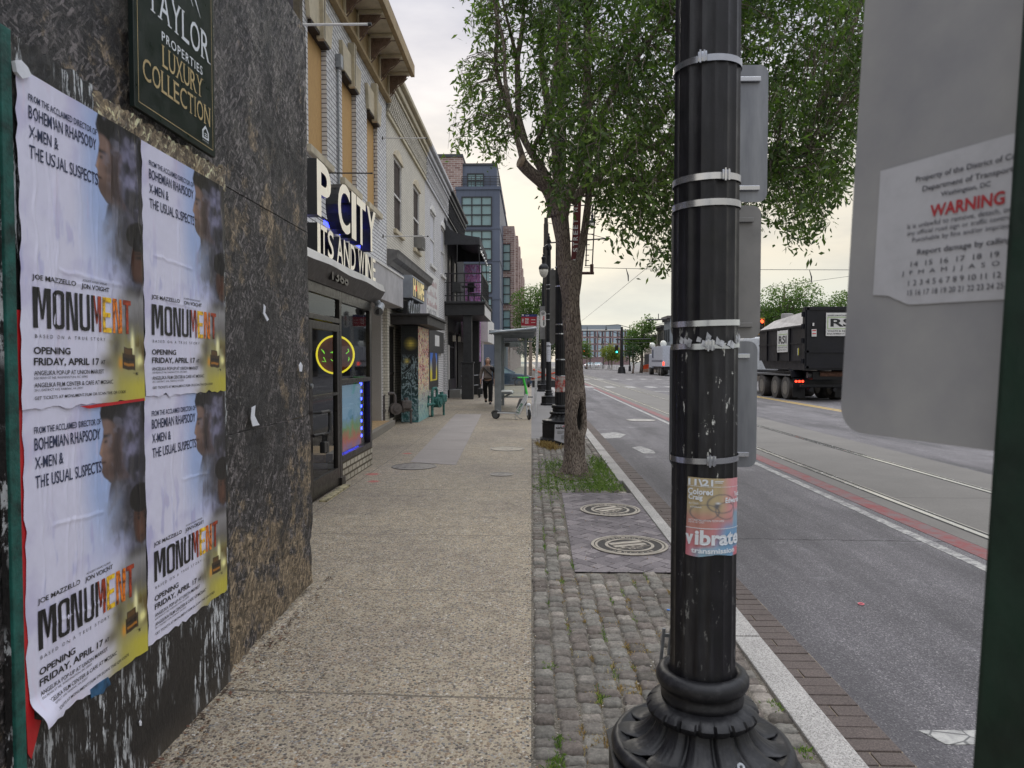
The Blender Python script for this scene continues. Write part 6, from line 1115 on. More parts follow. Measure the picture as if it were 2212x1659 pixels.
g = MB(); ff = lambda u, v, w_: (xa + u, yb_ - .0135 - w_, v); fit_text(g, 'REPRO', ff, .03, .31, .18, .032, 0, bold=.08); fit_text(g, 'Feminist. Queer. Strong.', ff, .05, .24, .16, .014, 0, bold=.03) if False else None
for (z, w_) in [(.262, .15), (.235, .12), (.218, .10), (.175, .10), (.155, .10), (.135, .09), (.115, .08)]: x_ = .055 if z > .2 else .13; g.box(xa + x_, xa + x_ + (w_ if z > .2 else w_ * .8), yb_ - .0136, yb_ - .013, z, z + .007)
st5 = [(.125 + .020 * (1 if i % 2 == 0 else .42) * math.sin(i * math.pi / 5), .366 + .020 * (1 if i % 2 == 0 else .42) * math.cos(i * math.pi / 5)) for i in range(10)]; g.prism([(xa + u, v) for u, v in st5], 'y', yb_ - .0136, yb_ - .013); g.tube([(xa + .075 + .014 * math.cos(t), yb_ - .0135, .366 + .014 * math.sin(t)) for t in [i * math.pi / 6 for i in range(13)]], .002, 4); g.prism([(xa + .16, .345), (xa + .21, .365), (xa + .205, .38), (xa + .155, .36)], 'y', yb_ - .0137, yb_ - .013, 1); g.build('lettering', [INKB, M('red_flash', lin(214, 50, 60), .5)], rp, fixn=False)
# banner with mirrored letters on the pole, and the lattice frame beside it
hb = thing('street_banner', 'dark red vertical banner seen from behind with mirrored H STREET NE letters', 'banner', (1.0, 13.9, 3.3)); 
def B9(px_, py_, Y=13.9): return atY(px_, py_, Y)
x0, zt_ = B9(1233, 432); x1, zb_ = B9(1253, 580); g = MB(); g.prism([(x0 + .0, zb_), (x1 - .02, zb_), (x1 + .02, zt_), (x0 + .06, zt_)], 'y', 13.9, 13.905); g.build('cloth', M('dark_red_banner', lin(104, 48, 46), .8, 0, .15, 8, .2), hb)
g = MB(); s_ = (zt_ - zb_) / 12.2
for i, c in enumerate('H STREET NE'):
    if c != ' ': fit_text(g, c, lambda u, v, w_: (x1 - .045 + .0 - (v), 13.897, zb_ + .10 + i * s_ * 1.02 + (s_ * .72 - u) if False else zb_ + .10 + i * s_ * 1.02 + u), 0, 0, s_ * .72, .095, 0, bold=.03)
g.build('lettering', WPNT, hb, fixn=False)
g = MB(); g.tube([(.57, 13.9, zb_ - .09), (B9(1283, 590)[0], 13.9, zb_ - .09)], .028, 8); g.tube([(.57, 13.9, zt_ + .08), (B9(1286, 432)[0], 13.9, zt_ + .08)], .028, 8); g.tube([(1.17, 13.9, zb_ - .09), (1.17, 13.9, zb_ + .08)], .035, 8); g.build('arms', M('rust_brown_arm', lin(92, 62, 54), .6), hb)
g = MB(); xa, xb = B9(1266, 500)[0], B9(1280, 500)[0]
g.tube([(xa, 13.95, zb_ + .05), (xa + .05, 13.95, zt_)], .012, 6); g.tube([(xb, 13.95, zb_ + .05), (xb + .06, 13.95, zt_)], .012, 6)
for i in range(13): z = zb_ + .06 + i * (zt_ - zb_ - .1) / 12; g.tube([(xa - .02 + (z - zb_) * .035, 13.95, z), (xb - (.0 if i % 3 == 0 else .07) + (z - zb_) * .04, 13.95, z)], .009, 5)
g.tube([(xa, 13.95, zt_ - .5), (xb + .06, 13.95, zt_)], .01, 5); tag(g.build('lattice_bracket', BLK2), 'thin dark ladder shaped frame hanging right of the red banner', 'bracket')
hl = thing('hanging_lamp', 'small globe lamp hanging in the distance right of the banner', 'lamp', (B9(1281, 470, 44)[0], 44, 9)); lamp_head(hl, B9(1281, 0, 44)[0], 44, B9(1281, 484, 44)[1], 1.1); g = MB(); xx = B9(1281, 0, 44)[0]; zz = B9(1281, 450, 44)[1]; g.tube([(1.0, 48.5, zz + .3), (xx * .6, 46, zz + .6), (xx, 44, zz + .2), (xx, 44, zz - .4)], .04, 6); g.build('arm', IRONB, hl)
# ---------- bus shelter
SH = thing('bus_shelter', 'grey metal and glass bus shelter with flat curved roof', 'bus shelter', (-.5, 24, 0)); SG = M('shelter_grey_metal', lin(134, 140, 144), .4, .5, .12, 4, .1)
for (x0, x1, y) in [(-1.16, -.95, 22.3), (-1.13, -.98, 25.6), (-.26, -.17, 25.6)]: g = MB(); g.box(x0, x1, y - .05, y + .05, 0, 2.45, 0, .01); g.build('post', SG, SH)
g = MB(); g.box(-1.30, .16, 21.7, 26.1, 2.50, 2.55, 0, .02); g.tube([(-1.30, 21.7, 2.46), (.16, 21.7, 2.60)], .045, 8); g.tube([(.14, 21.7, 2.55), (.14, 26.1, 2.55)], .045, 8)
for y in (22.3, 24, 25.6): g.box(-1.2, .1, y - .03, y + .03, 2.42, 2.5)
g.build('roof', SG, SH); g = MB(); g.box(-1.2, .05, 25.57, 25.63, .28, .33); g.box(-1.2, .05, 25.57, 25.63, 2.28, 2.33); g.box(-1.08, -1.04, 22.3, 25.6, .22, .27); g.build('rails', SG, SH)
SGL = glass('shelter_glass', (.78, .86, .84), .10); g = MB(); g.quad((-.98, 25.6, .33), (-.26, 25.6, .33), (-.26, 25.6, 2.28), (-.98, 25.6, 2.28)); g.build('end_glass', SGL, SH); g = MB(); g.quad((-1.06, 22.4, .27), (-1.06, 25.5, .27), (-1.06, 25.5, 2.35), (-1.06, 22.4, 2.35)); g.build('back_glass', SGL, SH)
g = MB(); g.box(-1.04, -.62, 23.6, 25.0, .50, .55, 0, .02); g.box(-1.04, -.66, 23.6, 25.0, .56, .585, 1, .01); g.tube([(-1.04, 24.3, .3), (-.7, 24.3, .5)], .03, 6); g.build('bench_seat', [SG, WPNT], SH)
# ---------- bus stop pole and signs
BS = thing('bus_stop_sign', 'white bus stop post with a capsule sign and red route board', 'bus stop', (.10, 20.3, 0)); g = MB(); vs = []
xt, zt_ = atY(1162.5, 682, 20.3); b = len(g.v); g.box(.065, .135, 20.26, 20.34, 0, zt_, 0, .004)
for i in range(len(g.v)): p = g.v[i]; g.v[i] = (p[0] + (xt - .1) * p[2] / zt_, p[1], p[2])
for i in range(30): z = .8 + i * .075; g.box(.095 + (xt - .1) * z / zt_, .105 + (xt - .1) * z / zt_, 20.255, 20.2585, z, z + .02, 1)
g.build('post', [M('white_post_paint', lin(196, 196, 196), .5, 0, .15, 5, .2), BLK], BS)
xa, za = atY(1167, 707, 20.25); xb, zb_ = atY(1179, 671, 20.25); rplate(xa, xb, za, zb_, 20.25, (xb - xa) * .48, .02, 8).build('capsule_sign', WPNT, BS); g = MB(); ff = lambda u, v, w_: (xb - .035 - v, 20.247 - w_, za + .05 + u); fit_text(g, 'metro', ff, 0, 0, .16, .05, 0, bold=.03); fit_text(g, 'bus', ff, .165, 0, .10, .065, 1, bold=.03)
cx, cz_ = (xa + xb) / 2, zb_ - .075; g.tube([(cx + .045 * math.cos(t), 20.245, cz_ + .045 * math.sin(t)) for t in [i * math.pi / 8 for i in range(17)]], .006, 5, 0); g.box(cx - .022, cx + .022, 20.243, 20.247, cz_ - .022, cz_ + .026, 0); g.box(cx - .017, cx + .017, 20.240, 20.2425, cz_ + .0, cz_ + .02, 2); g.build('lettering', [INKB, M('bus_red', lin(196, 40, 50), .5), WPNT], BS, fixn=False)
xa, za = atY(1126, 704, 20.3); xb, zb_ = atY(1160, 679, 20.3); g = MB(); g.box(xa, xb, 20.28, 20.30, za, zb_ - .07, 0); g.box(xa, xb, 20.28, 20.30, zb_ - .069, zb_, 1); g.box(xa, xb, 20.28, 20.30, za - .02, za - .001, 2); rb_ = g.build('route_board', [M('route_red', lin(150, 32, 48), .5), M('route_blue', lin(44, 52, 104), .5), WPNT], BS); g = MB(); ff = lambda u, v, w_: (xa + u, 20.276 - w_, za + v); fit_text(g, 'D20', ff, .11, .15, .10, .065, 0, bold=.04); fit_text(g, 'D2X', ff, .11, .065, .10, .065, 0, bold=.04); fit_text(g, 'X2, X9', ff, .12, zb_ - za - .055, .10, .035, 0, bold=.03); fit_text(g, 'Georgia Ave', ff, .28, .155, .13, .022, 0); fit_text(g, 'Gallery Place', ff, .28, .07, .13, .022, 0) if False else [g.box(xa + .28, xa + .40, 20.275, 20.277, za + z, za + z + .012) for z in (.085, .17)]; [g.box(xa + .02, xa + .07, 20.275, 20.277, za + z, za + z + .02) for z in (.10, .14, .18, .285, .31)]; g.build('route_text', WPNT, BS, fixn=False)
# ---------- e-scooter
sc_ = thing('electric_scooter', 'white and green rental scooter parked on its stand beside the shelter', 'scooter', (0, 0, 0)); GRNS = M('lime_green_paint', lin(60, 200, 70), .35, 0, .06, 4, .05); SW = M('scooter_white', lin(214, 216, 220), .35, 0, .06, 4, .05); RUB = M('black_rubber', (.014, .014, .015), .75, 0, .2, 20, .3); SGR = M('scooter_grey', lin(96, 98, 100), .5)
# local: +x forward, rear wheel at x=0
def wheel(parent, c, R_, w_, axis, nm='wheel'):
    ax = Vector(axis).normalized(); up = Vector((0, 0, 1)); fw = up.cross(ax).normalized(); g = MB(); n = 24; prof_ = [(-.5, .80), (-.5, .92), (-.3, 1.0), (.3, 1.0), (.5, .92), (.5, .80)]
    for i in range(n):
        a = 2 * math.pi * i / n; d = fw * math.cos(a) + up * math.sin(a)
        for (o_, r_) in prof_: g.v.append(tuple(Vector(c) + ax * (o_ * w_) + d * (r_ * R_)))
    m_ = len(prof_)
    for i in range(n):
        for q_ in range(m_): g.f.append((i * m_ + q_, i * m_ + (q_ + 1) % m_, ((i + 1) % n) * m_ + (q_ + 1) % m_, ((i + 1) % n) * m_ + q_)); g.m.append(0)
    w1 = g.build(nm, RUB, parent, smooth='auto'); g = MB(); c_ = Vector(c); g.tube([c_ - ax * w_ * .35, c_ + ax * w_ * .35], R_ * .80, 20); g.tube([c_ - ax * w_ * .5, c_ + ax * w_ * .5], R_ * .3, 12); g.build('rim', SGR, w1); return w1
sd = Vector((math.cos(rad(52)), math.sin(rad(52)), 0))   # steering turned
ax_f = Vector((-math.sin(rad(-58)), math.cos(rad(-58)), 0)); fwd = Vector((math.cos(rad(-58)), math.sin(rad(-58)), 0))
wheel(sc_, (0, 0, .115), .115, .05, (0, 1, 0)); wheel(sc_, (.96, 0, .14), .14, .055, ax_f)
g = MB(); g.box(.06, .62, -.085, .085, .155, .195, 0, .015); g.box(.05, .64, -.075, .075, .195, .205, 1); g.build('deck', [SW, RUB], sc_)
g = MB(); g.prism([(.58, .12), (.68, .12), (.90, .56), (.93, .70), (.86, .70), (.80, .58), (.60, .24)], 'y', -.05, .05); g.build('neck', SW, sc_); g = MB(); g.prism([(.66, .34), (.78, .58), (.70, .58), (.60, .30)], 'y', -.045, .045); g.build('battery_box', SGR, sc_)
g = MB(); ff = lambda u, v, w_: (.665 + u * .42 - v * .9, -.053 - w_, .17 + u * .9 + v * .42); fit_text(g, 'Lime', ff, .0, -.02, .30, .10, 0, bold=.02); g.build('lettering', M('dark_green_print', lin(40, 120, 80), .5), sc_, fixn=False)
g = MB(); g.tube([(.91, 0, .66), (.86, 0, .90), (.80, 0, 1.12)], .032, 10); g.tube([(.80, 0, 1.12), (.785, 0, 1.16)], .04, 10); g.build('stem', GRNS, sc_)
hb2 = Vector((.79, 0, 1.15)); g = MB(); g.tube([hb2 - ax_f * .16, hb2 + ax_f * .16], .018, 8, 0); g.build('handlebar', GRNS, sc_); 
for s_ in (-1, 1): g = MB(); g.tube([hb2 + ax_f * .16 * s_, hb2 + ax_f * .30 * s_ + Vector((0, 0, -.02))], .019, 8); g.tube([hb2 + ax_f * .14 * s_ + fwd * .03, hb2 + ax_f * .26 * s_ + fwd * .05 - Vector((0, 0, .02))], .006, 5); g.build('grip', RUB, sc_)
for s_ in (-1, 1): g = MB(); p0 = Vector((.93, 0, .40)) + ax_f * .045 * s_; p1 = Vector((.96, 0, .14)) + ax_f * .045 * s_; g.tube([p0, p1 - Vector((0, 0, .02))], [.02, .025], 8); g.build('fork_leg', SW, sc_)
g = MB(); pts = [(math.cos(rad(a)) * .14, math.sin(rad(a)) * .14 + .115) for a in range(10, 171, 16)]; inn = [(math.cos(rad(a)) * .125, math.sin(rad(a)) * .125 + .115) for a in range(170, 9, -16)]; g.prism(pts + inn, 'y', -.035, .035); g.build('rear_mudguard', SGR, sc_)
g = MB(); g.ball((.945, 0, .40), (.07, .06, .05), 10, 6); g.build('front_fender', SW, sc_)
g = MB(); g.tube([(.56, .0, .15), (.60, -.10, .02), (.68, -.10, .01)], .008, 5); g.tube([(.56, .02, .15), (.66, .12, .02), (.72, .12, .015)], .008, 5); g.build('kick_stand', STEEL, sc_)
sc_.location = (-.985, 19.62, 0); sc_.rotation_euler = (0, 0, rad(-17))
# ---------- car behind the shelter
def car(name, loc, rz, col, label, L_=4.6, H_=1.45, group=None, simple=False):
    o = thing(name, label, 'car', (0, 0, 0), group); W_ = .9; pts_low = [(-L_ / 2, .35), (-L_ / 2 + .05, .80), (-L_ / 2 + .5, .92), (-L_ / 2 + 1.1, .98), (L_ / 2 - 1.45, .95), (L_ / 2 - .35, .80), (L_ / 2, .62), (L_ / 2, .30), (L_ / 2 - .1, .22), (-L_ / 2 + .1, .22)]
    P_ = M('car_paint_' + name, col, .3, .1, .08, 3, 0, spec=.6)
    g = MB(); ys = [(-W_, .86, .9), (-W_ * .97, 1, 1), (W_ * .97, 1, 1), (W_, .86, .9)]
    for (y, sx, sz) in ys: g.v += [(x * (.985 if sx < 1 else 1), y, .25 + (z - .25) * sz if z > .3 else z) for x, z in pts_low]
    n = len(pts_low)
    for j in range(3):
        for i in range(n): g.f.append((j * n + i, j * n + (i + 1) % n, (j + 1) * n + (i + 1) % n, (j + 1) * n + i)); g.m.append(0)
    g.f += [tuple(range(n)), tuple(reversed(range(3 * n, 4 * n)))]; g.m += [0, 0]; g.build('body', P_, o)
    cab = [(-L_ / 2 + .75, .93), (-L_ / 2 + 1.45, H_ - .06), (-L_ / 2 + 2.1, H_), (L_ / 2 - 2.1, H_ - .04), (L_ / 2 - 1.15, .93)]; n = len(cab); g = MB()
    for (y, dz) in ((-.80, 0), (.80, 0)): g.v += [(x, y * (1 if z < 1 else .78), z) for x, z in cab]
    g.f += [tuple(range(n)), tuple(reversed(range(n, 2 * n)))] + [(i, (i + 1) % n, n + (i + 1) % n, n + i) for i in range(n)]; g.m += [0] * (n + 2); g.build('cabin_glass', M('car_window_glass', lin(120, 140, 146), .1, 0, .2, 1, 0, spec=.6), o)
    g = MB(); g.box(-L_ / 2 + 1.45, L_ / 2 - 2.1, -.62, .62, H_ - .02, H_ + .02, 0, .015)
    for s_ in (-1, 1):
        g.tube([(L_ / 2 - 1.15, .80 * s_, .93), (L_ / 2 - 2.1, .63 * s_, H_ - .01), (-L_ / 2 + 1.45, .63 * s_, H_ - .01), (-L_ / 2 + .75, .80 * s_, .93)], .03, 5); g.tube([(-.1, .8 * s_, .93), (-.1, .63 * s_, H_)], .03, 5)
    g.build('roof', P_, o)
    for x in (-L_ / 2 + .85, L_ / 2 - .85):
        for s_ in (-1, 1): wheel(o, (x, s_ * .82, .33), .33, .2, (0, 1, 0))
    for s_ in (-1, 1): g = MB(); g.box(L_ / 2 - .12, L_ / 2 + .012, s_ * .62 - .18, s_ * .62 + .18, .58, .70, 0, .02); g.build('headlight', M('clear_lens', lin(200, 204, 206), .15), o)
    for s_ in (-1, 1): g = MB(); g.box(-L_ / 2 - .012, -L_ / 2 + .1, s_ * .62 - .18, s_ * .62 + .18, .66, .80, 0, .02); g.build('tail_light', M('red_lens', (.35, .01, .01), .2), o)
    o.location = loc; o.rotation_euler.z = rz; return o
car('parked_car', (-2.25, 47.2, RZ), 0, lin(60, 78, 98), 'dark blue grey car stopped behind the bus shelter')
bo = thing('barrier_box', 'pale grey box trailer marked with a big orange cross beside the car', 'barrier', (.7, 43.2, 0)); xa, za = atY(1146, 830, 43.2); xb, zb_ = atY(1200, 796, 43.2); g = MB(); g.prism([(xa, za + .22), (xb, za + .22), (xb, zb_), (xa + .14, zb_)], 'y', 43.2, 43.6); g.build('panel', M('dirty_pale_panel', lin(176, 172, 166), .7, 0, .2, 4, .2, dirt=.5), bo)
g = MB(); ORS = M('orange_stripe', lin(206, 84, 50), .6); g.tube([(xa + .16, 43.19, zb_ - .05), (xb, 43.19, za + .3)], .04, 5); g.tube([(xa + .05, 43.19, za + .3), (xb, 43.19, zb_ - .25)], .04, 5); g.build('cross_stripes', ORS, bo); g = MB(); g.box(xa + .1, xb, 43.22, 43.58, 0, za + .22, 0); g.build('base', BLK, bo); wheel(bo, (xa - .12, 43.4, .2), .2, .15, (1, 0, 0))
# ---------- roll-off truck
TR = thing('container_truck', 'black roll off container truck with RSI signs and red tail lights lit', 'truck', (12.6, 30, RZ)); TB = M('truck_black_paint', (.008, .008, .012), .4, 0, .3, 1.2, .25, 8, dirt=.2, spec=.35); TGY = M('dusty_grey_steel', lin(150, 146, 144), .7, 0, .12, 2, .3, dirt=.3)
X0, X1, Y0, Y1 = 11.4, 13.85, 29.9, 36.2
g = MB(); zs = 3.12; zt_ = 3.80; zl = 1.22
g.box(X0, X1, Y0 + .28, Y1 - .3, 1.62, zs, 0); g.prism([(Y0 + .28, 1.62), (Y1 - .3, 1.62), (Y1 - .9, zl), (Y0 + .28, zl)], 'x', X0 + .12, X1 - .12, 0)
for y in (31.7, 33.2, 34.7): g.box(X0 - .05, X0 - .001, y - .05, y + .05, 1.6, zs)
g.box(X0 - .03, X0 - .001, Y0 + .3, Y1 - .3, 2.34, 2.40); g.box(X0 - .07, X0 - .001, Y0 + .3, Y1 - .3, zs - .08, zs)
cont = g.build('container', TB, TR)
g = MB(); a_ = [(X0, Y0 + .28, zs), (X0, Y1 - .3, zs), (X0 + .45, Y1 - 1.1, zt_ - .25), (X0 + .42, Y0 + .28, zt_)]; b_ = [(X1, Y0 + .28, zs), (X1, Y1 - .3, zs), (X1 - .45, Y1 - 1.1, zt_ - .25), (X1 - .42, Y0 + .28, zt_)]; g.add(a_ + b_, [(0, 1, 2, 3), (4, 7, 6, 5), (3, 2, 6, 7), (1, 5, 6, 2)]); g.lathe((X0 + .9, Y1 - 1.6, zt_ - .22), [(.28, 0), (.28, .28), (.24, .30)], 18); g.build('sloped_cover', TGY, cont)
g = MB(); g.box(X0 - .04, X1 + .04, Y0, Y0 + .27, zl, 3.86, 0, .01)
for z in (1.30, 1.95, 3.72): g.box(X0 - .02, X1, Y0 - .05, Y0 - .001, z, z + .09)
for z in (1.5, 2.35, 2.95, 3.45): g.tube([(X0 - .07, Y0 + .14, z), (X0 - .07, Y0 + .14, z + .2)], .07, 8)
g.box(X0 + .02, X0 + .12, Y0 - .05, Y0 - .001, 1.3, 3.8); g.build('tailgate', TB, cont)
g = MB(); g.box(X0 + .8, X0 + 2.3, Y0 - .062, Y0 - .052, 2.64, 3.60); s1 = g.build('rear_sign', WPNT, cont); LG = M('lime_sign_line', lin(140, 176, 70), .5)
g = MB(); ff = lambda u, v, w_: (X0 + .84 + u, Y0 - .066 - w_, 2.66 + v); fit_text(g, 'LEASED & MAINTAINED BY', ff, .02, .80, .95, .055, 0, bold=.02); fit_text(g, 'RSI', ff, .14, .36, 1.1, .34, 0, bold=.025); fit_text(g, 'WASTE & RECYCLING', ff, .02, .15, 1.30, .07, 0, bold=.01); fit_text(g, 'EQUIPMENT RENTAL', ff, .02, .03, 1.22, .07, 0, bold=.01)
for r in [(.02, 1.38, .745, .765), (.02, 1.38, .27, .29), (.02, .04, .29, .745), (1.36, 1.38, .29, .745)]: g.box(X0 + .84 + r[0], X0 + .84 + r[1], Y0 - .068, Y0 - .064, 2.66 + r[2], 2.66 + r[3], 1)
g.prism([(X0 + 2.02, 3.50), (X0 + 2.10, 3.44), (X0 + 2.14, 3.58)], 'y', Y0 - .068, Y0 - .064, 1); g.build('lettering', [INKB, LG], s1, fixn=False)
g = MB(); g.box(X0 - .062, X0 - .052, 31.8, 33.15, 2.0, 2.98); s2 = g.build('side_sign', WPNT, cont); g = MB(); ff = lambda u, v, w_: (X0 - .066 - w_, 33.1 - u, 2.02 + v); fit_text(g, 'RSI', ff, .15, .36, 1.0, .36, 0, bold=.025); fit_text(g, 'WASTE & RECYCLING', ff, .04, .16, 1.2, .07, 0); fit_text(g, 'EQUIPMENT RENTAL', ff, .04, .04, 1.15, .07, 0)
for r in [(.04, 1.26, .77, .79), (.04, 1.26, .28, .30)]: g.box(X0 - .068, X0 - .064, 33.1 - r[1], 33.1 - r[0], 2.02 + r[2], 2.02 + r[3], 1)
g.build('lettering', [INKB, LG], s2, fixn=False)
g = MB(); g.box(X0 + .22, X0 + .42, Y0 - .06, Y0 - .052, 2.62, 2.92, 0); g.box(X0 + .24, X0 + .40, Y0 - .063, Y0 - .0605, 2.85, 2.89, 1); g.box(X0 + .24, X0 + .40, Y0 - .063, Y0 - .0605, 2.72, 2.76, 1); g.box(X0 + .25, X0 + .32, Y0 - .06, Y0 - .052, 3.06, 3.18, 0); g.box(X0 - .06, X0 - .052, 30.5, 30.56, 1.85, 2.15, 2); g.box(X0 - .06, X0 - .052, 30.62, 30.66, 1.85, 2.15, 0); g.build('labels', [WPNT, M('label_red', lin(200, 60, 60), .5), M('reflector_yellow', lin(214, 206, 50), .5)], cont)
ch = MB(); ch.box(11.9, 13.3, 30.4, 41, .82, 1.15, 0); ch.box(11.35, 13.8, 31.15, 31.3, .45, .62, 0); ch.box(11.5, 13.7, 30.6, 30.8, .50, .60, 0); ch.tube([(12.2, 30.45, 1.05), (13.6, 30.45, 1.05)], .12, 10, 1); ch.tube([(11.75, 30.6, 1.0), (12.05, 30.6, 1.0)], .13, 10, 2); ch.tube([(11.9, 30.5, .38), (11.9, 30.8, .38)], .09, 10); ch.tube([(12.9, 30.5, .38), (12.9, 30.8, .38)], .09, 10); ch.box(11.35, 13.8, 31.5, 38.0, .95, 1.02, 2); ch.build('chassis', [TB, M('rusty_roller', lin(110, 80, 66), .8, 0, .4, 8, .4), M('chassis_grey', lin(90, 90, 92), .5)], TR)
for s_, x in ((-1, 11.38), (1, 13.2)): g = MB(); pts = [(31.35, .90), (31.5, 1.16), (31.8, 1.26), (33.0, 1.26), (33.2, 1.18), (33.2, 1.15), (33.0, 1.22), (31.82, 1.22), (31.54, 1.13), (31.39, .88)]; g.prism(pts, 'x', x, x + .55); g.box(x + .02, x + .55, 31.28, 31.30, .02, .86); g.build('mudguard', TB, TR)
TYR = M('dusty_tyre', (.055, .050, .047), .8, 0, .25, 8, .3); RIMM = M('dull_rim', lin(120, 116, 110), .5, .4, .2, 5, .2)
def truck_wheel(parent, x, y, R_=.53, w_=.5, z=None):
    z = RZ + R_ if z is None else z; g = MB(); g.lathe((0, 0, 0), [(R_ * .56, -w_ / 2 + .02), (R_ * .6, -w_ / 2), (R_ * .93, -w_ / 2), (R_, -w_ / 2 + .05), (R_, w_ / 2 - .05), (R_ * .93, w_ / 2), (R_ * .5, w_ / 2)], 32); g.xf(Matrix.Translation((x, y, z)) @ Matrix.Rotation(rad(90), 4, 'Y')); t = g.build('wheel', TYR, parent, smooth='auto')
    g = MB(); g.lathe((0, 0, 0), [(R_ * .585, -w_ / 2 - .004), (R_ * .585, -w_ / 2 + .02), (R_ * .50, -w_ / 2 + .05), (R_ * .46, -w_ / 2 + .17), (R_ * .22, -w_ / 2 + .17), (R_ * .20, -w_ / 2 + .04), (R_ * .1, -w_ / 2 + .03)], 24); g.xf(Matrix.Translation((x, y, z)) @ Matrix.Rotation(rad(90), 4, 'Y')); g.build('rim', RIMM, t, smooth='auto')
for y in (32.15, 33.5, 35.4): truck_wheel(TR, 11.62, y); truck_wheel(TR, 13.6, y)
truck_wheel(TR, 11.6, 41.0, w_=.3); truck_wheel(TR, 13.6, 41.0, w_=.3)
RL = EM('red_tail_light', (1.0, .05, .02), 3.5)
for i, x in enumerate((11.42, 11.56, 11.70, 13.52, 13.64)): g = MB(); g.tube([(x + .06, 31.14, .72), (x + .06, 31.10, .72)], .05, 10); g.build('tail_light', RL, TR)
ch = MB(); [ch.tube([(12.2 + i * .24, 31.14, .95), (12.2 + i * .24, 31.12, .95)], .03, 8) for i in range(3)]; ch.build('marker_lights', RL, TR); g = MB(); g.box(11.4, 13.8, 31.15, 31.2, .62, .82); g.build('light_bar', TB, TR)
g = MB(); g.box(11.45, 13.75, 38.6, 41.0, .9, 2.9, 0, .12); g.prism([(41.0, .9), (42.6, .9), (42.6, 1.6), (41.0, 1.9)], 'x', 11.7, 13.5, 0); cb = g.build('cab', M('cab_white', lin(206, 208, 210), .35), TR); g = MB(); g.box(11.435, 11.447, 39.2, 40.5, 1.9, 2.6); g.build('window', PANE, cb)
# ================================================================== TREES, GRASS, PERSON, FAR STREET
k = NT('grey_brown_bark'); V_ = k.map((1, 1, .16)); rg = k.vor(62, 'DISTANCE_TO_EDGE', 'Distance', V_); nz = k.noise(60, 6, .75, k.map((1, 1, .3))); h = k.math('ADD', k.math('MULTIPLY', k.ramp(rg, [(0, 0), (.22, 1)]), .8), nz)
col = k.ramp(h, [(.40, lin(72, 61, 55)), (.85, lin(132, 117, 106)), (1.3, lin(166, 152, 138))]); at = k.n('ShaderNodeAttribute', attribute_name='rot'); col = k.mix(at.outputs['Fac'], col, (.010, .007, .005)); col = k.mix(1, col, k.ramp(k.noise(1.6, 4), [(.3, .75), (.7, 1.15)]), 'MULTIPLY'); BARK = k.done(col, .9, 0, k.bump(h, .9, .018))
def leafmat(name, c_lo, c_mid, c_hi, tr=.45):
    k = NT(name); at = k.n('ShaderNodeAttribute', attribute_name='tone'); c = k.ramp(at.outputs['Fac'], [(0, c_lo), (.5, c_mid), (1, c_hi)]); d = k.b; k.done(c, .5, spec=.35)
    tl = k.n('ShaderNodeBsdfTranslucent'); k.l(k.mix(1, c, (1.25, 1.5, .55), 'MULTIPLY'), tl.inputs[0]); ms = k.n('ShaderNodeMixShader'); ms.inputs[0].default_value = tr; k.l(d.outputs[0], ms.inputs[1]); k.l(tl.outputs[0], ms.inputs[2]); k.t.links.new(ms.outputs[0], k.out.inputs[0]); return k.mat
LEAF = leafmat('street_tree_leaf', (.030, .052, .020), (.10, .155, .045), (.26, .34, .10)); LEAF2 = leafmat('fresh_green_leaf', (.035, .075, .025), (.075, .13, .035), (.14, .20, .05)); LEAF3 = leafmat('dark_green_leaf', (.012, .030, .012), (.028, .055, .022), (.05, .09, .03)); LEAF4 = leafmat('yellow_green_leaf', (.07, .10, .02), (.15, .19, .04), (.28, .28, .06))
def branch(g, pts, rs, n=8, jit=.06, m=0):
    """smoothed, slightly gnarled limb through the given points"""
    P = [Vector(p) for p in pts]; out = []; R_ = []
    for i in range(len(P) - 1):
        p0 = P[max(i - 1, 0)]; p1 = P[i]; p2 = P[i + 1]; p3 = P[min(i + 2, len(P) - 1)]
        for t in (0, .33, .66):
            q_ = .5 * ((2 * p1) + (p2 - p0) * t + (2 * p0 - 5 * p1 + 4 * p2 - p3) * t * t + (3 * p1 - p0 - 3 * p2 + p3) * t ** 3); out.append(q_); R_.append(rs[i] + (rs[i + 1] - rs[i]) * t)
    out.append(P[-1]); R_.append(rs[-1]); out = [q_ + Vector((mnoise.noise(q_ * 2.3), mnoise.noise(q_ * 2.3 + Vector((5, 0, 0))), 0)) * jit * min(1, R_[i] * 8 + .2) for i, q_ in enumerate(out)]
    b = len(g.v); g.tube(out, R_, n, m); return out, R_
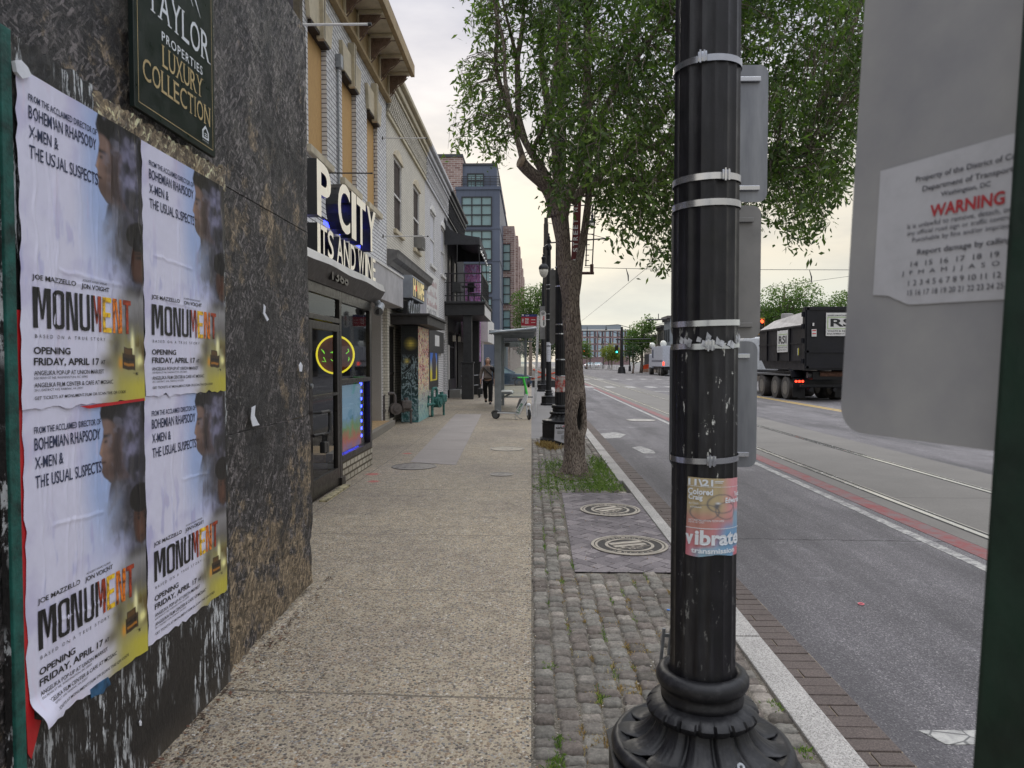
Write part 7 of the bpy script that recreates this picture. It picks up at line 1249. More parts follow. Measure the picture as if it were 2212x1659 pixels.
def leaves(name, pos, dirs, size, tone, mat, parent, wd=.30, drop=.6, jit=.4, seed=1):
    """one mesh of folded pointed leaves at the given points"""
    rs = np.random.RandomState(seed); N = len(pos); d = dirs + rs.randn(N, 3) * jit; d[:, 2] -= drop; d /= np.linalg.norm(d, axis=1)[:, None]; s_ = rs.randn(N, 3); s_ -= (s_ * d).sum(1)[:, None] * d; s_ /= np.linalg.norm(s_, axis=1)[:, None]; up = np.cross(d, s_)
    L_ = (size * (.5 + .9 * rs.rand(N)))[:, None]; W_ = L_ * wd * .5; a = pos; t = pos + d * L_ + up * L_ * .10 * rs.randn(N, 1); mid = pos + d * L_ * .42 - up * L_ * .05; l = mid + s_ * W_ + up * W_ * .5; r = mid - s_ * W_ + up * W_ * .5
    co = np.stack([a, l, t, r], 1).reshape(-1, 3); off = np.array(WL.get(parent, Vector((0, 0, 0)))) if parent else np.zeros(3); co = co - off; me = bpy.data.meshes.new(name); me.vertices.add(4 * N); me.vertices.foreach_set('co', co.ravel().astype(np.float32))
    base = np.arange(N)[:, None] * 4; tri = np.stack([base + 0, base + 1, base + 2, base + 0, base + 2, base + 3], 2).reshape(-1).astype(np.int32); me.loops.add(6 * N); me.loops.foreach_set('vertex_index', tri); me.polygons.add(2 * N); me.polygons.foreach_set('loop_start', np.arange(0, 6 * N, 3, dtype=np.int32)); me.polygons.foreach_set('loop_total', np.full(2 * N, 3, np.int32)); me.update(calc_edges=True)
    at = me.attributes.new('tone', 'FLOAT', 'POINT'); at.data.foreach_set('value', np.repeat(np.clip(tone, 0, 1), 4).astype(np.float32)); me.materials.append(mat); o = bpy.data.objects.new(name, me); C.objects.link(o)
    if parent: o.parent = parent; WL[o] = Vector(off)
    return o
def set_rot(o, vals):
    a = o.data.attributes.new('rot', 'FLOAT', 'POINT'); a.data.foreach_set('value', vals)
# ---------- the street tree beside the kerb
MT = thing('street_tree', 'large leafy street tree with hollow trunk growing from the cobbles', 'tree', (.61, 10.15, 0)); TY = 10.15
def T3(px_, py_, dy=0.0): x, z = atY(px_, py_, TY + dy); return (x, TY + dy, z)
rnd_seed(31); g = MB(); rot = []
cl = [(1239, 1040, 26), (1239, 1022, 23.5), (1240, 1000, 22.5), (1241, 960, 22), (1242, 920, 22.3), (1242, 880, 22), (1241, 840, 20.5), (1240, 800, 18.5), (1239, 750, 17.8), (1236, 700, 19), (1234, 660, 18.2), (1233, 620, 21), (1232, 595, 22.5), (1230, 580, 20), (1227, 563, 14)]
n = 72; Pc = [(Vector(T3(a, b)), r / FPX * TY) for a, b, r in cl]; rows = []
for i in range(len(Pc) - 1):
    for t in np.arange(0, 1, .125): rows.append((Pc[i][0].lerp(Pc[i + 1][0], t), Pc[i][1] + (Pc[i + 1][1] - Pc[i][1]) * t))
rows.append(Pc[-1])
for (c, r) in rows:
    for i in range(n):
        a = 2 * math.pi * i / n; dx, dy = math.cos(a), math.sin(a); rr = r * (1 + .05 * math.sin(3 * a + c.z * 2) + .03 * math.sin(5 * a - c.z * 3)); q_ = Vector((dx * 1.0, dy * 1.0, c.z)); rr += .016 * mnoise.noise(Vector((dx * 6, dy * 6, c.z * 2.2))) + .009 * mnoise.noise(Vector((dx * 16, dy * 16, c.z * 6)))
        if c.z < .25: rr += (.25 - c.z) * .16 * (1 + .8 * math.cos(5 * a + 1))
        # hollow, facing the camera's right
        da = ((a - rad(-50) + math.pi) % (2 * math.pi)) - math.pi; zc = (c.z - .83) / .235; e = (da / (.52 * (1.0 - .3 * zc))) ** 2 + zc ** 2 if abs(zc) < 1.6 else 9; ro = 0.0
        if e < 1: rr -= .10 * (1 - e) ** .45; ro = min(1, (1 - e) * 4)
        elif e < 2.2: rr += .016 * math.sin((e - 1) / 1.2 * math.pi)
        g.v.append((c.x + rr * dx, c.y + rr * dy, c.z)); rot.append(ro)
for j in range(len(rows) - 1):
    for i in range(n): g.f.append((j * n + i, j * n + (i + 1) % n, (j + 1) * n + (i + 1) % n, (j + 1) * n + i)); g.m.append(0)
tr = g.build('trunk', BARK, MT, smooth=True); set_rot(tr, rot)
R = lambda px_: px_ / FPX * TY
LM = [([(1233, 690, 0), (1229, 625, 0), (1222, 585, 0), (1218, 535, -.03), (1213, 480, -.05), (1210, 445, -.05)], [R(9), R(15), R(16.5), R(15), R(18), R(21)]),
      ([(1236, 665, .03), (1245, 610, .05), (1256, 540, .08), (1267, 475, .1), (1272, 425, .15), (1271, 360, .2), (1271, 230, .3), (1266, 60, .5), (1262, -120, .6)], [R(13), R(10), R(8.5), R(8), R(7.5), R(8), R(7), R(6), R(4)]),
      ([(1206, 465, -.05), (1193, 430, -.1), (1172, 398, -.2), (1150, 374, -.3), (1128, 350, -.4)], [R(20), R(17), R(14), R(12.5), R(12.5)]),
      ([(1134, 352, -.38), (1124, 322, -.42), (1112, 285, -.45), (1103, 234, -.5), (1090, 168, -.5), (1088, 90, -.4), (1073, 30, -.4), (1060, -40, -.4)], [R(8), R(6), R(5.5), R(5), R(4), R(3.5), R(3), R(2)]),
      ([(1185, 410, -.15), (1172, 375, -.1), (1148, 330, 0), (1118, 270, .1), (1088, 205, .15), (1073, 150, .1), (1072, 95, 0), (1074, 20, 0), (1070, -80, 0)], [R(13), R(10), R(8), R(7), R(5.5), R(5), R(4.5), R(4), R(2.5)]),
      ([(1135, 300, .05), (1122, 250, .1), (1118, 200, .15), (1120, 125, .2), (1130, 60, .2), (1131, -40, .2)], [R(6.5), R(6), R(7), R(6), R(5), R(3)]),
      ([(1120, 130, .2), (1108, 90, .1), (1095, 40, 0), (1080, -20, -.1)], [R(4.5), R(4), R(3), R(2)]),
      ([(1210, 460, 0), (1206, 400, .1), (1198, 330, .25), (1186, 250, .4), (1172, 160, .5), (1168, 60, .6), (1165, -80, .7)], [R(17), R(11), R(9), R(8), R(7), R(5), R(3)]),
      ([(1216, 460, -.05), (1226, 420, -.2), (1245, 380, -.4), (1258, 330, -.6), (1262, 260, -.8), (1268, 150, -1.0), (1270, 20, -1.2), (1265, -120, -1.3)], [R(17), R(13), R(11), R(9), R(8), R(7), R(5), R(3)]),
      ([(1240, 440, .1), (1262, 405, .1), (1290, 385, .1), (1325, 352, .1), (1370, 305, .1), (1430, 250, .2), (1490, 160, .3), (1540, 40, .3), (1580, -90, .3)], [R(10), R(10), R(9), R(8.5), R(8), R(7), R(6), R(4.5), R(3)]),
      ([(1262, 405, .1), (1310, 392, -.2), (1380, 388, -.5), (1450, 380, -.7), (1540, 350, -.9), (1640, 330, -1.1), (1740, 330, -1.2)], [R(8), R(6.5), R(5.5), R(5), R(4.5), R(3.5), R(2)]),
      ([(1325, 352, .1), (1370, 330, .6), (1440, 300, 1.0), (1530, 240, 1.4), (1640, 200, 1.6), (1760, 120, 1.8), (1860, 60, 2)], [R(7), R(6.5), R(6), R(5.5), R(5), R(4), R(2.5)]),
      ([(1258, 330, -.6), (1300, 250, -.9), (1350, 160, -1.2), (1420, 60, -1.5), (1470, -40, -1.7)], [R(7), R(6), R(5), R(4), R(3)]),
      ([(1258, 250, .3), (1310, 170, .7), (1360, 90, 1.0), (1400, -40, 1.2)], [R(7), R(6), R(5), R(3)]),
      ([(1186, 250, .4), (1210, 150, .7), (1230, 50, .9), (1240, -90, 1.0)], [R(6), R(5), R(4), R(2.5)]),
      ([(1148, 330, 0), (1180, 250, -.5), (1200, 140, -.8), (1210, 20, -1.0)], [R(5), R(4), R(3.5), R(3)]),
      ([(1370, 305, .1), (1430, 330, -.2), (1500, 400, -.3), (1560, 440, -.3)], [R(5), R(4), R(3), R(2)]),
      ([(1380, 388, -.5), (1400, 430, -.8), (1410, 480, -1.0)], [R(3.5), R(2.5), R(1.5)]),
      ([(1640, 330, -1.1), (1690, 380, -1.2), (1720, 440, -1.2)], [R(3), R(2.2), R(1.5)])]
anch = []
for i, (pts, rs_) in enumerate(LM):
    g = MB(); o_, r_ = branch(g, [T3(*p) for p in pts], rs_, 14 if rs_[0] > R(9) else 8, .05); b_ = g.build('limb', BARK, MT, smooth=True); set_rot(b_, [0.0] * len(b_.data.vertices))
    for q_, rr in zip(o_, r_):
        if q_.z > 3.9: anch.append(q_)
g = MB(); e = [T3(1128, 350, -.4), T3(1122, 347, -.42)]; g.tube(e, [R(13), R(12)], 14)
stub = g.build('cut_stub', M('sawn_wood_end', lin(150, 132, 112), .9, 0, .2, 20, .3), MT)
# twigs and leaves through the crown
def inpoly(x, y, P):
    c = False; j = len(P) - 1
    for i in range(len(P)):
        if (P[i][1] > y) != (P[j][1] > y) and x < (P[j][0] - P[i][0]) * (y - P[i][1]) / (P[j][1] - P[i][1]) + P[i][0]: c = not c
        j = i
    return c
CROWN = [(1105, -420), (1096, -60), (1150, 60), (1128, 160), (1148, 250), (1160, 330), (1190, 372), (1205, 430), (1235, 415), (1275, 400), (1300, 440), (1325, 478), (1350, 500), (1385, 520), (1415, 560), (1450, 565), (1500, 545), (1560, 520), (1610, 470), (1650, 430), (1690, 475), (1740, 508), (1775, 500), (1800, 410), (1840, 375), (1870, 330), (1900, 200), (1930, 40), (1960, -200), (1900, -420)]
LOBE = [(1010, -60), (1000, 20), (1030, 90), (990, 120), (985, 200), (968, 285), (975, 300), (1010, 320), (1040, 315), (1080, 325), (1100, 300), (1118, 240), (1110, 120), (1100, -60)]
rnd_seed(77); pos = []; dr = []; tone = []; tw = MB(); anc = np.array([tuple(a) for a in anch])
def twig(px_, py_, dy, nl, spread, tb):
    p = Vector(T3(px_, py_, dy)); d2 = ((anc - np.array(p)) ** 2).sum(1); q_ = Vector(anc[int(np.argmin(d2))]); ln = (p - q_).length
    end = p + Vector((random.gauss(0, .10), random.gauss(0, .10), -.12 - random.random() * .16)); st_ = q_.lerp(p, .0) if ln < .9 else p + (q_ - p).normalized() * .7
    if random.random() < .62: m1 = st_.lerp(p, .5) + Vector((random.gauss(0, .05), random.gauss(0, .05), .08)); tw.tube([st_, m1, p, end], [.0075, .0055, .004, .0018], 4, cap=False)
    for i in range(nl):
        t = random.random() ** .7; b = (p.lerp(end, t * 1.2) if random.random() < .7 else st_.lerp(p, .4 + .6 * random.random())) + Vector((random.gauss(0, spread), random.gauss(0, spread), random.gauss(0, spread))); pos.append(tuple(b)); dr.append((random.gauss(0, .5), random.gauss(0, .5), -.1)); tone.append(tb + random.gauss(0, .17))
cnt = 0; tries = 0
while cnt < 4000 and tries < 90000:
    tries += 1; x = random.uniform(1090, 1960); y = random.uniform(-420, 570)
    if not inpoly(x, y, CROWN): continue
    if y < -100 and random.random() < .45: continue
    dy = random.uniform(-2.4, 2.6) if x > 1180 else random.uniform(-.8, 1.2); k_ = (TY + dy) / TY
    dens = mnoise.noise(Vector((x * .016, y * .016, dy * .7))) + .35 * mnoise.noise(Vector((x * .05, y * .05, dy * 1.5)))
    if dens < -.19 - (.1 if 1200 < x < 1400 and y > 150 else 0): continue
    tb = .35 + .28 * mnoise.noise(Vector((x * .009, y * .012, 3))) + (.18 if 1290 < x < 1460 and 220 < y < 400 else 0) - (.10 if dy > .5 else 0); twig(x, y, dy, random.randint(13, 22), .065, tb); cnt += 1  # light and shade put in leaf tone: middle of crown brighter, back darker
cnt = 0
while cnt < 235:
    x = random.uniform(960, 1120); y = random.uniform(-60, 330)
    if not inpoly(x, y, LOBE): continue
    if mnoise.noise(Vector((x * .03, y * .03, 1))) < -.12: continue
    twig(x, y, random.uniform(-.6, .8), random.randint(7, 13), .05, .55); cnt += 1
tb_ = tw.build('twigs', BARK, MT, fixn=False); set_rot(tb_, [0.0] * len(tb_.data.vertices))
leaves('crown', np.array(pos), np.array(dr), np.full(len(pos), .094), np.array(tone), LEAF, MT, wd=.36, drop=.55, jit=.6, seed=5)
# ---------- farther trees
def tree(name, label, x, y, h, tr_r, crowns, n, ls, mat, seed, group=None, z0=RZ, bare=0):
    rnd_seed(seed); o = thing(name, label, 'tree', (x, y, z0), group); g = MB(); top = min(c[2] for c in crowns); g_, r_ = branch(g, [(x, y, z0), (x + .1, y, z0 + top * .5), (x, y, top), (x + .1, y + .1, h * .9)], [tr_r * 1.2, tr_r, tr_r * .8, tr_r * .15], 8, .1); 
    for c in crowns:
        for q_ in range(3): e = Vector((c[0] + random.uniform(-.6, .6) * c[3], c[1] + random.uniform(-.5, .5) * c[3], c[2] + random.uniform(0, .7) * c[4])); branch(g, [(x, y, top * .8), tuple(Vector((x, y, top)).lerp(e, .5) + Vector((0, 0, .2))), tuple(e)], [tr_r * .5, tr_r * .3, tr_r * .08], 5, .15)
    t_ = g.build('trunk', BARK, o, smooth=True); set_rot(t_, [0.0] * len(t_.data.vertices)); P = []; T_ = []
    tot = sum(c[3] * c[4] for c in crowns)
    for c in crowns:
        m_ = int(n * c[3] * c[4] / tot); i = 0
        while i < m_:
            v = Vector((random.gauss(0, 1), random.gauss(0, 1), random.gauss(0, 1))).normalized() * (random.random() ** .33); w_ = Vector((c[0] + v.x * c[3], c[1] + v.y * c[3], c[2] + v.z * c[4])); q_ = mnoise.noise(w_ * (2.6 / c[3])) + .5 * mnoise.noise(w_ * (6 / c[3]))
            if q_ < -.13 + .25 * v.length - .1: i += .34; continue
            for _ in range(4): P.append(tuple(w_ + Vector((random.gauss(0, ls), random.gauss(0, ls), random.gauss(0, ls * .7))))); T_.append(.45 + .5 * q_ + random.gauss(0, .15) + .12 * v.z)
            i += 4
    leaves('crown', np.array(P), np.random.randn(len(P), 3) * .6, np.full(len(P), ls), np.array(T_), mat, o, wd=.6, drop=.3, jit=.8, seed=seed); return o
tree('street_tree', 'slim green tree just left of the lamp posts, beyond the bus shelter', -.15, 60, 8.6, .14, [(-.3, 60, 6.3, 1.5, 1.7), (.5, 60, 5.4, 1.4, 1.5), (-.6, 60, 4.6, 1.0, 1.0), (.9, 60.5, 7.4, .8, .8)], 9500, .14, LEAF2, 3, 'trees further along the street', 0)
tree('street_tree', 'darker low tree seen between the lamp posts and the bus stop pole', 1.0, 74, 5.6, .15, [(1.0, 74, 3.9, 2.0, 1.9), (2.2, 76, 3.4, 1.5, 1.6), (-.2, 78, 3.2, 1.5, 1.6)], 8000, .17, LEAF3, 4, 'trees further along the street', 0)
tree('street_tree', 'tallest mid green tree before the far row houses on the right', 16.0, 104, 8.2, .22, [(16.0, 104, 5.0, 2.2, 2.3), (14.7, 103, 4.4, 1.3, 1.6), (17.0, 104, 6.9, 1.0, 1.3)], 5200, .26, LEAF2, 5, 'trees further along the street')
tree('street_tree', 'small dark tree left of the tallest far tree', 13.9, 98, 4.2, .12, [(13.9, 98, 2.7, 1.25, 1.35)], 1800, .2, LEAF3, 6, 'trees further along the street')
tree('street_tree', 'round yellow green tree in the far median', 15.9, 142, 5.3, .16, [(15.5, 142, 3.2, 1.7, 1.7), (17.0, 142, 2.9, 1.3, 1.5)], 2600, .3, LEAF4, 7, 'trees further along the street')
tree('street_tree', 'distant green tree peeping out just right of the near trunk', 11.6, 150, 6.4, .16, [(11.2, 150, 4.2, 1.3, 1.9), (12.0, 151, 3.0, .9, 1.0)], 1500, .3, LEAF2, 8, 'trees further along the street')
tree('street_tree', 'tall spreading tree behind the black truck, nearer one', 21.0, 60, 8.9, .25, [(20.6, 60, 6.4, 1.9, 1.6), (22.4, 60, 6.7, 2.0, 1.7), (19.6, 60.5, 5.2, 1.2, 1.3), (21.6, 60, 5.1, 2.6, 1.0)], 8000, .17, LEAF2, 9, 'trees further along the street')
tree('street_tree', 'spreading tree behind the right end of the black truck', 26.6, 60, 8.3, .25, [(26.4, 60, 5.9, 2.6, 1.6), (24.6, 61, 5.2, 1.6, 1.3)], 6000, .17, LEAF2, 10, 'trees further along the street')
# ---------- grass round the tree and in the joints
def blades(name, spots, mat, seed, label=None):
    rs = np.random.RandomState(seed); A = []
    for (x, y, rx, ry, n, hh) in spots:
        a = rs.randn(n, 2); A.append(np.stack([x + a[:, 0] * rx, y + a[:, 1] * ry, np.full(n, hh) * (.4 + .9 * rs.rand(n))], 1))
    A = np.concatenate(A); A = A[(A[:, 0] > .01) & (A[:, 0] < 1.165) & ~((A[:, 0] > .39) & (A[:, 1] > 5.38) & (A[:, 1] < 8.6))]; N = len(A); an = rs.rand(N) * 6.28; w_ = .0016 + .0022 * rs.rand(N); ben = A[:, 2] * (.2 + .8 * rs.rand(N)); b = np.stack([A[:, 0], A[:, 1], np.full(N, -.012)], 1); s_ = np.stack([np.cos(an), np.sin(an), 0 * an], 1) * w_[:, None]; f = np.stack([-np.sin(an), np.cos(an), 0 * an], 1)
    m_ = b + f * (ben * .35)[:, None]; m_[:, 2] += A[:, 2] * .65; t = b + f * ben[:, None]; t[:, 2] += A[:, 2]; co = np.stack([b - s_, b + s_, m_ + s_ * .8, t, m_ - s_ * .8], 1).reshape(-1, 3); me = bpy.data.meshes.new(name); me.from_pydata(co.tolist(), [], [tuple(i * 5 + j for j in range(5)) for i in range(N)]); at = me.attributes.new('tone', 'FLOAT', 'POINT'); at.data.foreach_set('value', np.repeat(rs.rand(N), 5).astype(np.float32)); me.materials.append(mat); o = bpy.data.objects.new(name, me); C.objects.link(o); o['kind'] = 'stuff'; o['label'] = label; o['category'] = 'grass'
rnd_seed(14); sp_ = []; g = MB(); cs_ = [(.61 + (.30 + .10 * mnoise.noise(Vector((math.cos(t) * 2, math.sin(t) * 2, 0)))) * math.cos(t), 10.1 + (.62 + .2 * mnoise.noise(Vector((math.cos(t) * 2, 5, math.sin(t) * 2)))) * math.sin(t)) for t in [i * math.pi / 20 for i in range(40)]]; g.prism(cs_, 'z', -.02, .008); struct('tree_soil', g, [M('tree_pit_soil', (.085, .062, .042), .95, 0, .5, 22, .8, 60)])
for (x, y, rx, ry, n, hh) in [(.36, 9.9, .13, .40, 800, .03), (.55, 9.45, .24, .30, 1000, .03), (.95, 10.0, .14, .62, 1900, .036), (.85, 9.4, .24, .32, 1400, .032), (.95, 8.95, .18, .18, 700, .045), (.20, 9.2, .08, .5, 500, .035), (.45, 8.9, .3, .12, 500, .03), (1.05, 10.9, .07, .5, 600, .05), (.35, 10.8, .12, .35, 400, .05)]: sp_.append((x, y, rx, ry, n, hh))
for i in range(46): sp_.append((.012 + .1044 * random.randint(1, 10) + random.gauss(0, .006), random.uniform(2.5, 8.7), .008, .045, random.randint(12, 34), .016))
for (a, b) in [(1693, 1503), (1722, 1520), (1675, 1523), (1740, 1625), (1400, 1230), (1600, 1240), (1640, 1250), (1530, 1265), (1205, 1640), (1210, 1600), (1195, 1655), (1300, 1510), (1183, 1440)]: x, y = G(a, b); sp_.append((x, y, .02, .025, 80, .022))
blades('grass', sp_, leafmat('grass_blade', (.07, .14, .03), (.16, .27, .06), (.30, .36, .11), .3), 3, 'green grass and weeds growing round the tree and in cobble joints')
dp = []
for i in range(60): dp.append((.012 + .1044 * random.randint(2, 9) + random.gauss(0, .01), random.uniform(2.3, 5.2), .018, .03, random.randint(12, 36), .016))
for (a, b) in [(1365, 1395), (1290, 1420), (1340, 1440), (1400, 1480), (1360, 1490), (1415, 1545), (1290, 1500), (1390, 1400), (1305, 1600), (1350, 1580), (1320, 1480)]: x, y = G(a, b); dp.append((x, y, .035, .025, 120, .016))
for (x, y) in [(.30, 13.2), (.40, 12.95), (.25, 13.4), (.75, 12.9)]: dp.append((x, y, .06, .10, 260, .09))
blades('dry_weeds', dp, leafmat('dry_straw', lin(130, 104, 66), lin(172, 144, 98), lin(200, 180, 132), .2), 4, 'straw coloured dead weeds in the cobble joints')
# loose grit, petals and leaf litter on the ground
rnd_seed(41); g = MB()
for i in range(900):
    if random.random() < .55: x = random.gauss(.0, .03) if random.random() < .5 else .012 + .1044 * random.randint(0, 10) + random.gauss(0, .008); y = random.uniform(2.3, 9); z = .0 if x > 0 else .003; x = min(x, 1.1)
    else: y = random.uniform(2.8, 7.5); x = -1.47 + abs(random.gauss(0, .14)) if y < 4.9 else random.uniform(-2.3, 1.0); z = .003
    if in_patch(x, y): z = .003
    s_ = random.uniform(.0022, .006); g.ball((x, y, z + s_ * .3), (s_, s_ * random.uniform(.6, 1), s_ * .6), 5, 3, random.choice([0, 0, 1, 2]))
gr = g.build('grit', [M('pale_grit', (.55, .52, .47)), M('dark_grit', (.08, .07, .065)), M('tan_grit', (.30, .20, .11))], fixn=False); gr['kind'] = 'stuff'; gr['label'] = 'loose grit and small pebbles along the wall and cobbles'; gr['category'] = 'grit'
g = MB()
for i in range(150):
    y = random.uniform(2.6, 5.2); x = -1.5 + abs(random.gauss(0, .045)); z = .005 + random.random() * .006; a = random.random() * 6.28; l = random.uniform(.006, .022); w_ = l * random.uniform(.2, .5); dx, dy = math.cos(a), math.sin(a); g.add([(x - dx * l, y - dy * l, z), (x + dy * w_, y - dx * w_, z + .003), (x + dx * l, y + dy * l, z + random.random() * .008), (x - dy * w_, y + dx * w_, z + .002)], [(0, 1, 2, 3)], random.choice([0, 0, 1]))
lt = g.build('leaf_litter', [M('brown_litter', (.07, .045, .03), .9), M('red_brown_litter', (.12, .055, .035), .9)], fixn=False); lt['kind'] = 'stuff'; lt['label'] = 'brown leaf litter along the foot of the hoarding'; lt['category'] = 'litter'
# ---------- manhole covers
MH1 = M('worn_cover_metal', lin(152, 145, 134), .45, .4, .25, 14, .2); MH2 = M('cover_recess', (.035, .032, .03), .8, 0, .3, 40, .5); MH3 = M('dark_cover_metal', lin(92, 88, 86), .5, .4, .2, 14, .3)
def ring(g, c, r0, r1, z0, z1, m=0, n=56, a0=0, a1=360):
    full = (a1 - a0) >= 360; N = n if full else max(6, int(n * (a1 - a0) / 360)) + 1; b = len(g.v)
    for i in range(N): a = rad(a0 + (a1 - a0) * i / (N if full else N - 1)); [g.v.append((c[0] + r * math.cos(a), c[1] + r * math.sin(a), z)) for r, z in ((r0, z0), (r0, z1), (r1, z1), (r1, z0))]
    for i in range(N if full else N - 1):
        j = (i + 1) % N
        for q_ in range(3): g.f.append((b + i * 4 + q_, b + i * 4 + q_ + 1, b + j * 4 + q_ + 1, b + j * 4 + q_)); g.m.append(m)
def ornate_cover(c, r, rot_, label):
    o = thing('manhole_cover', label, 'manhole cover', (c[0], c[1], .003), 'round covers in the paving'); g = MB(); g.lathe((c[0], c[1], .002), [(r, 0), (r, .004)], 48); g.build('recess', MH2, o)
    g = MB(); ring(g, c, r * .93, r, .004, .012); ring(g, c, r * .84, r * .90, .004, .010); ring(g, c, r * .56, r * .64, .004, .010)
    M_ = Matrix.Translation((c[0], c[1], 0)) @ Matrix.Rotation(rad(rot_), 4, 'Z'); b = len(g.v)
    for (y0, y1) in ((-.12, .06), (.14, .34)): g.box(-r * .46, r * .46, r * y0 - r * .0, r * y1, .004, .010)
    g.box(-r * .46, r * .46, -r * .26, -r * .23, .004, .010)
    for i in range(3):
        st5 = [(r * (-.28 + .28 * i) + r * .07 * (1 if q_ % 2 == 0 else .42) * math.sin(q_ * math.pi / 5), -r * .17 + r * .07 * (1 if q_ % 2 == 0 else .42) * math.cos(q_ * math.pi / 5)) for q_ in range(10)]; g.prism(st5, 'z', .004, .010)
    fr_ = lambda u, v, w_: (u, v, .0095 + w_); fit_text(g, 'DC', fr_, -r * .2, -r * .42, r * .4, r * .12, 0, bold=.03); g.xf(M_, b)
    b = len(g.v); word = 'WASHINGTON  D.C.'
    for side in (0, 1):
        for i, ch in enumerate('WASHINGTON' if side == 0 else 'ELECTRIC'):
            N_ = 10 if side == 0 else 8; a = rad(90 - (i - (N_ - 1) / 2) * 11 + side * 180); f2 = lambda u, v, w_: (c[0] + (r * .70 + v) * math.cos(a) + (u - r * .05) * math.sin(a), c[1] + (r * .70 + v) * math.sin(a) - (u - r * .05) * math.cos(a), .009); fit_text(g, ch, f2, 0, 0, r * .10, r * .10, 0, bold=.02)
    g.build('raised_pattern', MH1, o, fixn=False); return o
ornate_cover((.850, 6.13), .33, 20, 'nearer round cover with stripes and stars in the paver patch'); ornate_cover((.845, 7.60), .32, 35, 'farther round cover with stripes and stars in the paver patch')
def flat_cover(c, r, mt, label, bars=True):
    o = thing('manhole_cover', label, 'manhole cover', (c[0], c[1], .0), 'round covers in the paving'); g = MB(); g.lathe((c[0], c[1], .001), [(r, 0), (r, .004)], 40); g.build('disc', mt, o); g = MB(); ring(g, c, r * .95, r * 1.03, .002, .008)
    if bars:
        for i in (-1, 0, 1): g.box(c[0] - r * .45 + i * r * .35, c[0] - r * .28 + i * r * .35, c[1] - r * .5, c[1] + r * .5, .004, .007)
    else: ring(g, c, r * .3, r * .36, .004, .007)
    g.build('rim', MH3, o); return o
xr_, yr_ = G(1385, 908, RZ); rc = flat_cover((xr_, yr_), .42, M('road_cover', lin(150, 146, 140), .6, .1), 'round pale cover set in the asphalt beyond the near pole', False)
rc.location.z = RZ + .003
flat_cover((-1.78, 10.68), .33, M('grey_cover', lin(112, 108, 104), .6, .2, .2, 12, .3), 'grey round cover at the near end of the concrete strip'); flat_cover((-.42, 9.97), .165, M('dark_cover', lin(66, 64, 64), .6, .2, .2, 12, .3), 'small dark round cover in the middle of the pavement', False); flat_cover((-.44, 12.87), .30, M('pale_cover', lin(150, 142, 126), .7, .0, .2, 12, .3), 'pale round cover further along the pavement', False)
g = MB(); c_ = G(1385, 1157 + 0) ; x, y = G(3363 / 1.808 - 0, 2358 / 1.808, RZ + .01); g.tube([(x + .018 * math.cos(t), y + .018 * math.sin(t), RZ + .010) for t in [i * math.pi / 8 for i in range(17)]], .004, 5); tag(g.build('rubber_ring', M('pink_rubber', lin(226, 110, 120), .5)), 'tiny pink ring lying on the asphalt', 'ring')
x, y = G(2610 / 1.808, 2390 / 1.808); g = MB(); g.prism([(x - .012, y), (x + .008, y - .010), (x + .012, y + .004), (x - .004, y + .012)], 'z', .012, .016); tag(g.build('plastic_scrap', M('blue_plastic', lin(50, 120, 200), .4)), 'small bright blue plastic scrap on the cobbles', 'scrap')
# ---------- woman walking
def skin_mesh(name, verts, edges, radii, mat, parent, sub=2, root=0):
    me = bpy.data.meshes.new('tmp'); me.from_pydata(verts, edges, []); ob = bpy.data.objects.new('tmp', me); C.objects.link(ob); md = ob.modifiers.new('s', 'SKIN'); sk = me.skin_vertices[0].data
    for i, r in enumerate(radii): sk[i].radius = (r if isinstance(r, tuple) else (r, r)); sk[i].use_root = (i == root)
    m2 = ob.modifiers.new('u', 'SUBSURF'); m2.levels = sub; m2.render_levels = sub; dg = bpy.context.evaluated_depsgraph_get(); me2 = bpy.data.meshes.new_from_object(ob.evaluated_get(dg)); bpy.data.objects.remove(ob); bpy.data.meshes.remove(me); me2.materials.clear(); me2.materials.append(mat); me2.polygons.foreach_set('use_smooth', [True] * len(me2.polygons)); o = bpy.data.objects.new(name, me2); C.objects.link(o); o.parent = parent; return o
SKIN = M('skin', lin(214, 168, 144), .5, 0, .06, 8, .05); HAIR = M('brown_hair', lin(84, 56, 44), .6, 0, .3, 30, .4); JK = M('grey_brown_jacket', lin(122, 110, 104), .8, 0, .12, 10, .4, 30); JKD = M('black_jacket_panel', lin(34, 32, 34), .8, 0, .12, 10, .4, 30); PNT = M('black_trousers', (.012, .012, .014), .85, 0, .2, 6, .4, 20)
PR = thing('person', 'woman in grey brown zip top, black trousers and headphones walking along the pavement', 'person', (0, 0, 0))
# y negative = towards the camera (front)
Bv = [(0, 0, .95), (0, .0, 1.12), (0, .0, 1.30), (0, .0, 1.42), (0, -.01, 1.50), (0, -.02, 1.58), (0, -.02, 1.66), (.085, 0, .90), (.10, -.06, .52), (.095, -.02, .10), (.10, -.12, .05), (-.085, 0, .90), (-.10, .10, .54), (-.09, .34, .22), (-.09, .26, .12), (.17, 0, 1.38), (.235, .03, 1.12), (.25, -.04, .90), (.25, -.06, .82), (-.17, 0, 1.38), (-.24, .02, 1.12), (-.26, -.06, .90), (-.26, -.07, .83)]
Be = [(0, 1), (1, 2), (2, 3), (3, 4), (4, 5), (5, 6), (0, 7), (7, 8), (8, 9), (9, 10), (0, 11), (11, 12), (12, 13), (13, 14), (3, 15), (15, 16), (16, 17), (17, 18), (3, 19), (19, 20), (20, 21), (21, 22)]
Br = [(.14, .11), (.12, .09), (.135, .095), (.10, .07), .052, (.070, .085), (.062, .078), .085, .058, .038, .03, .085, .058, .038, .03, .055, .042, .030, .026, .055, .042, .030, .026]
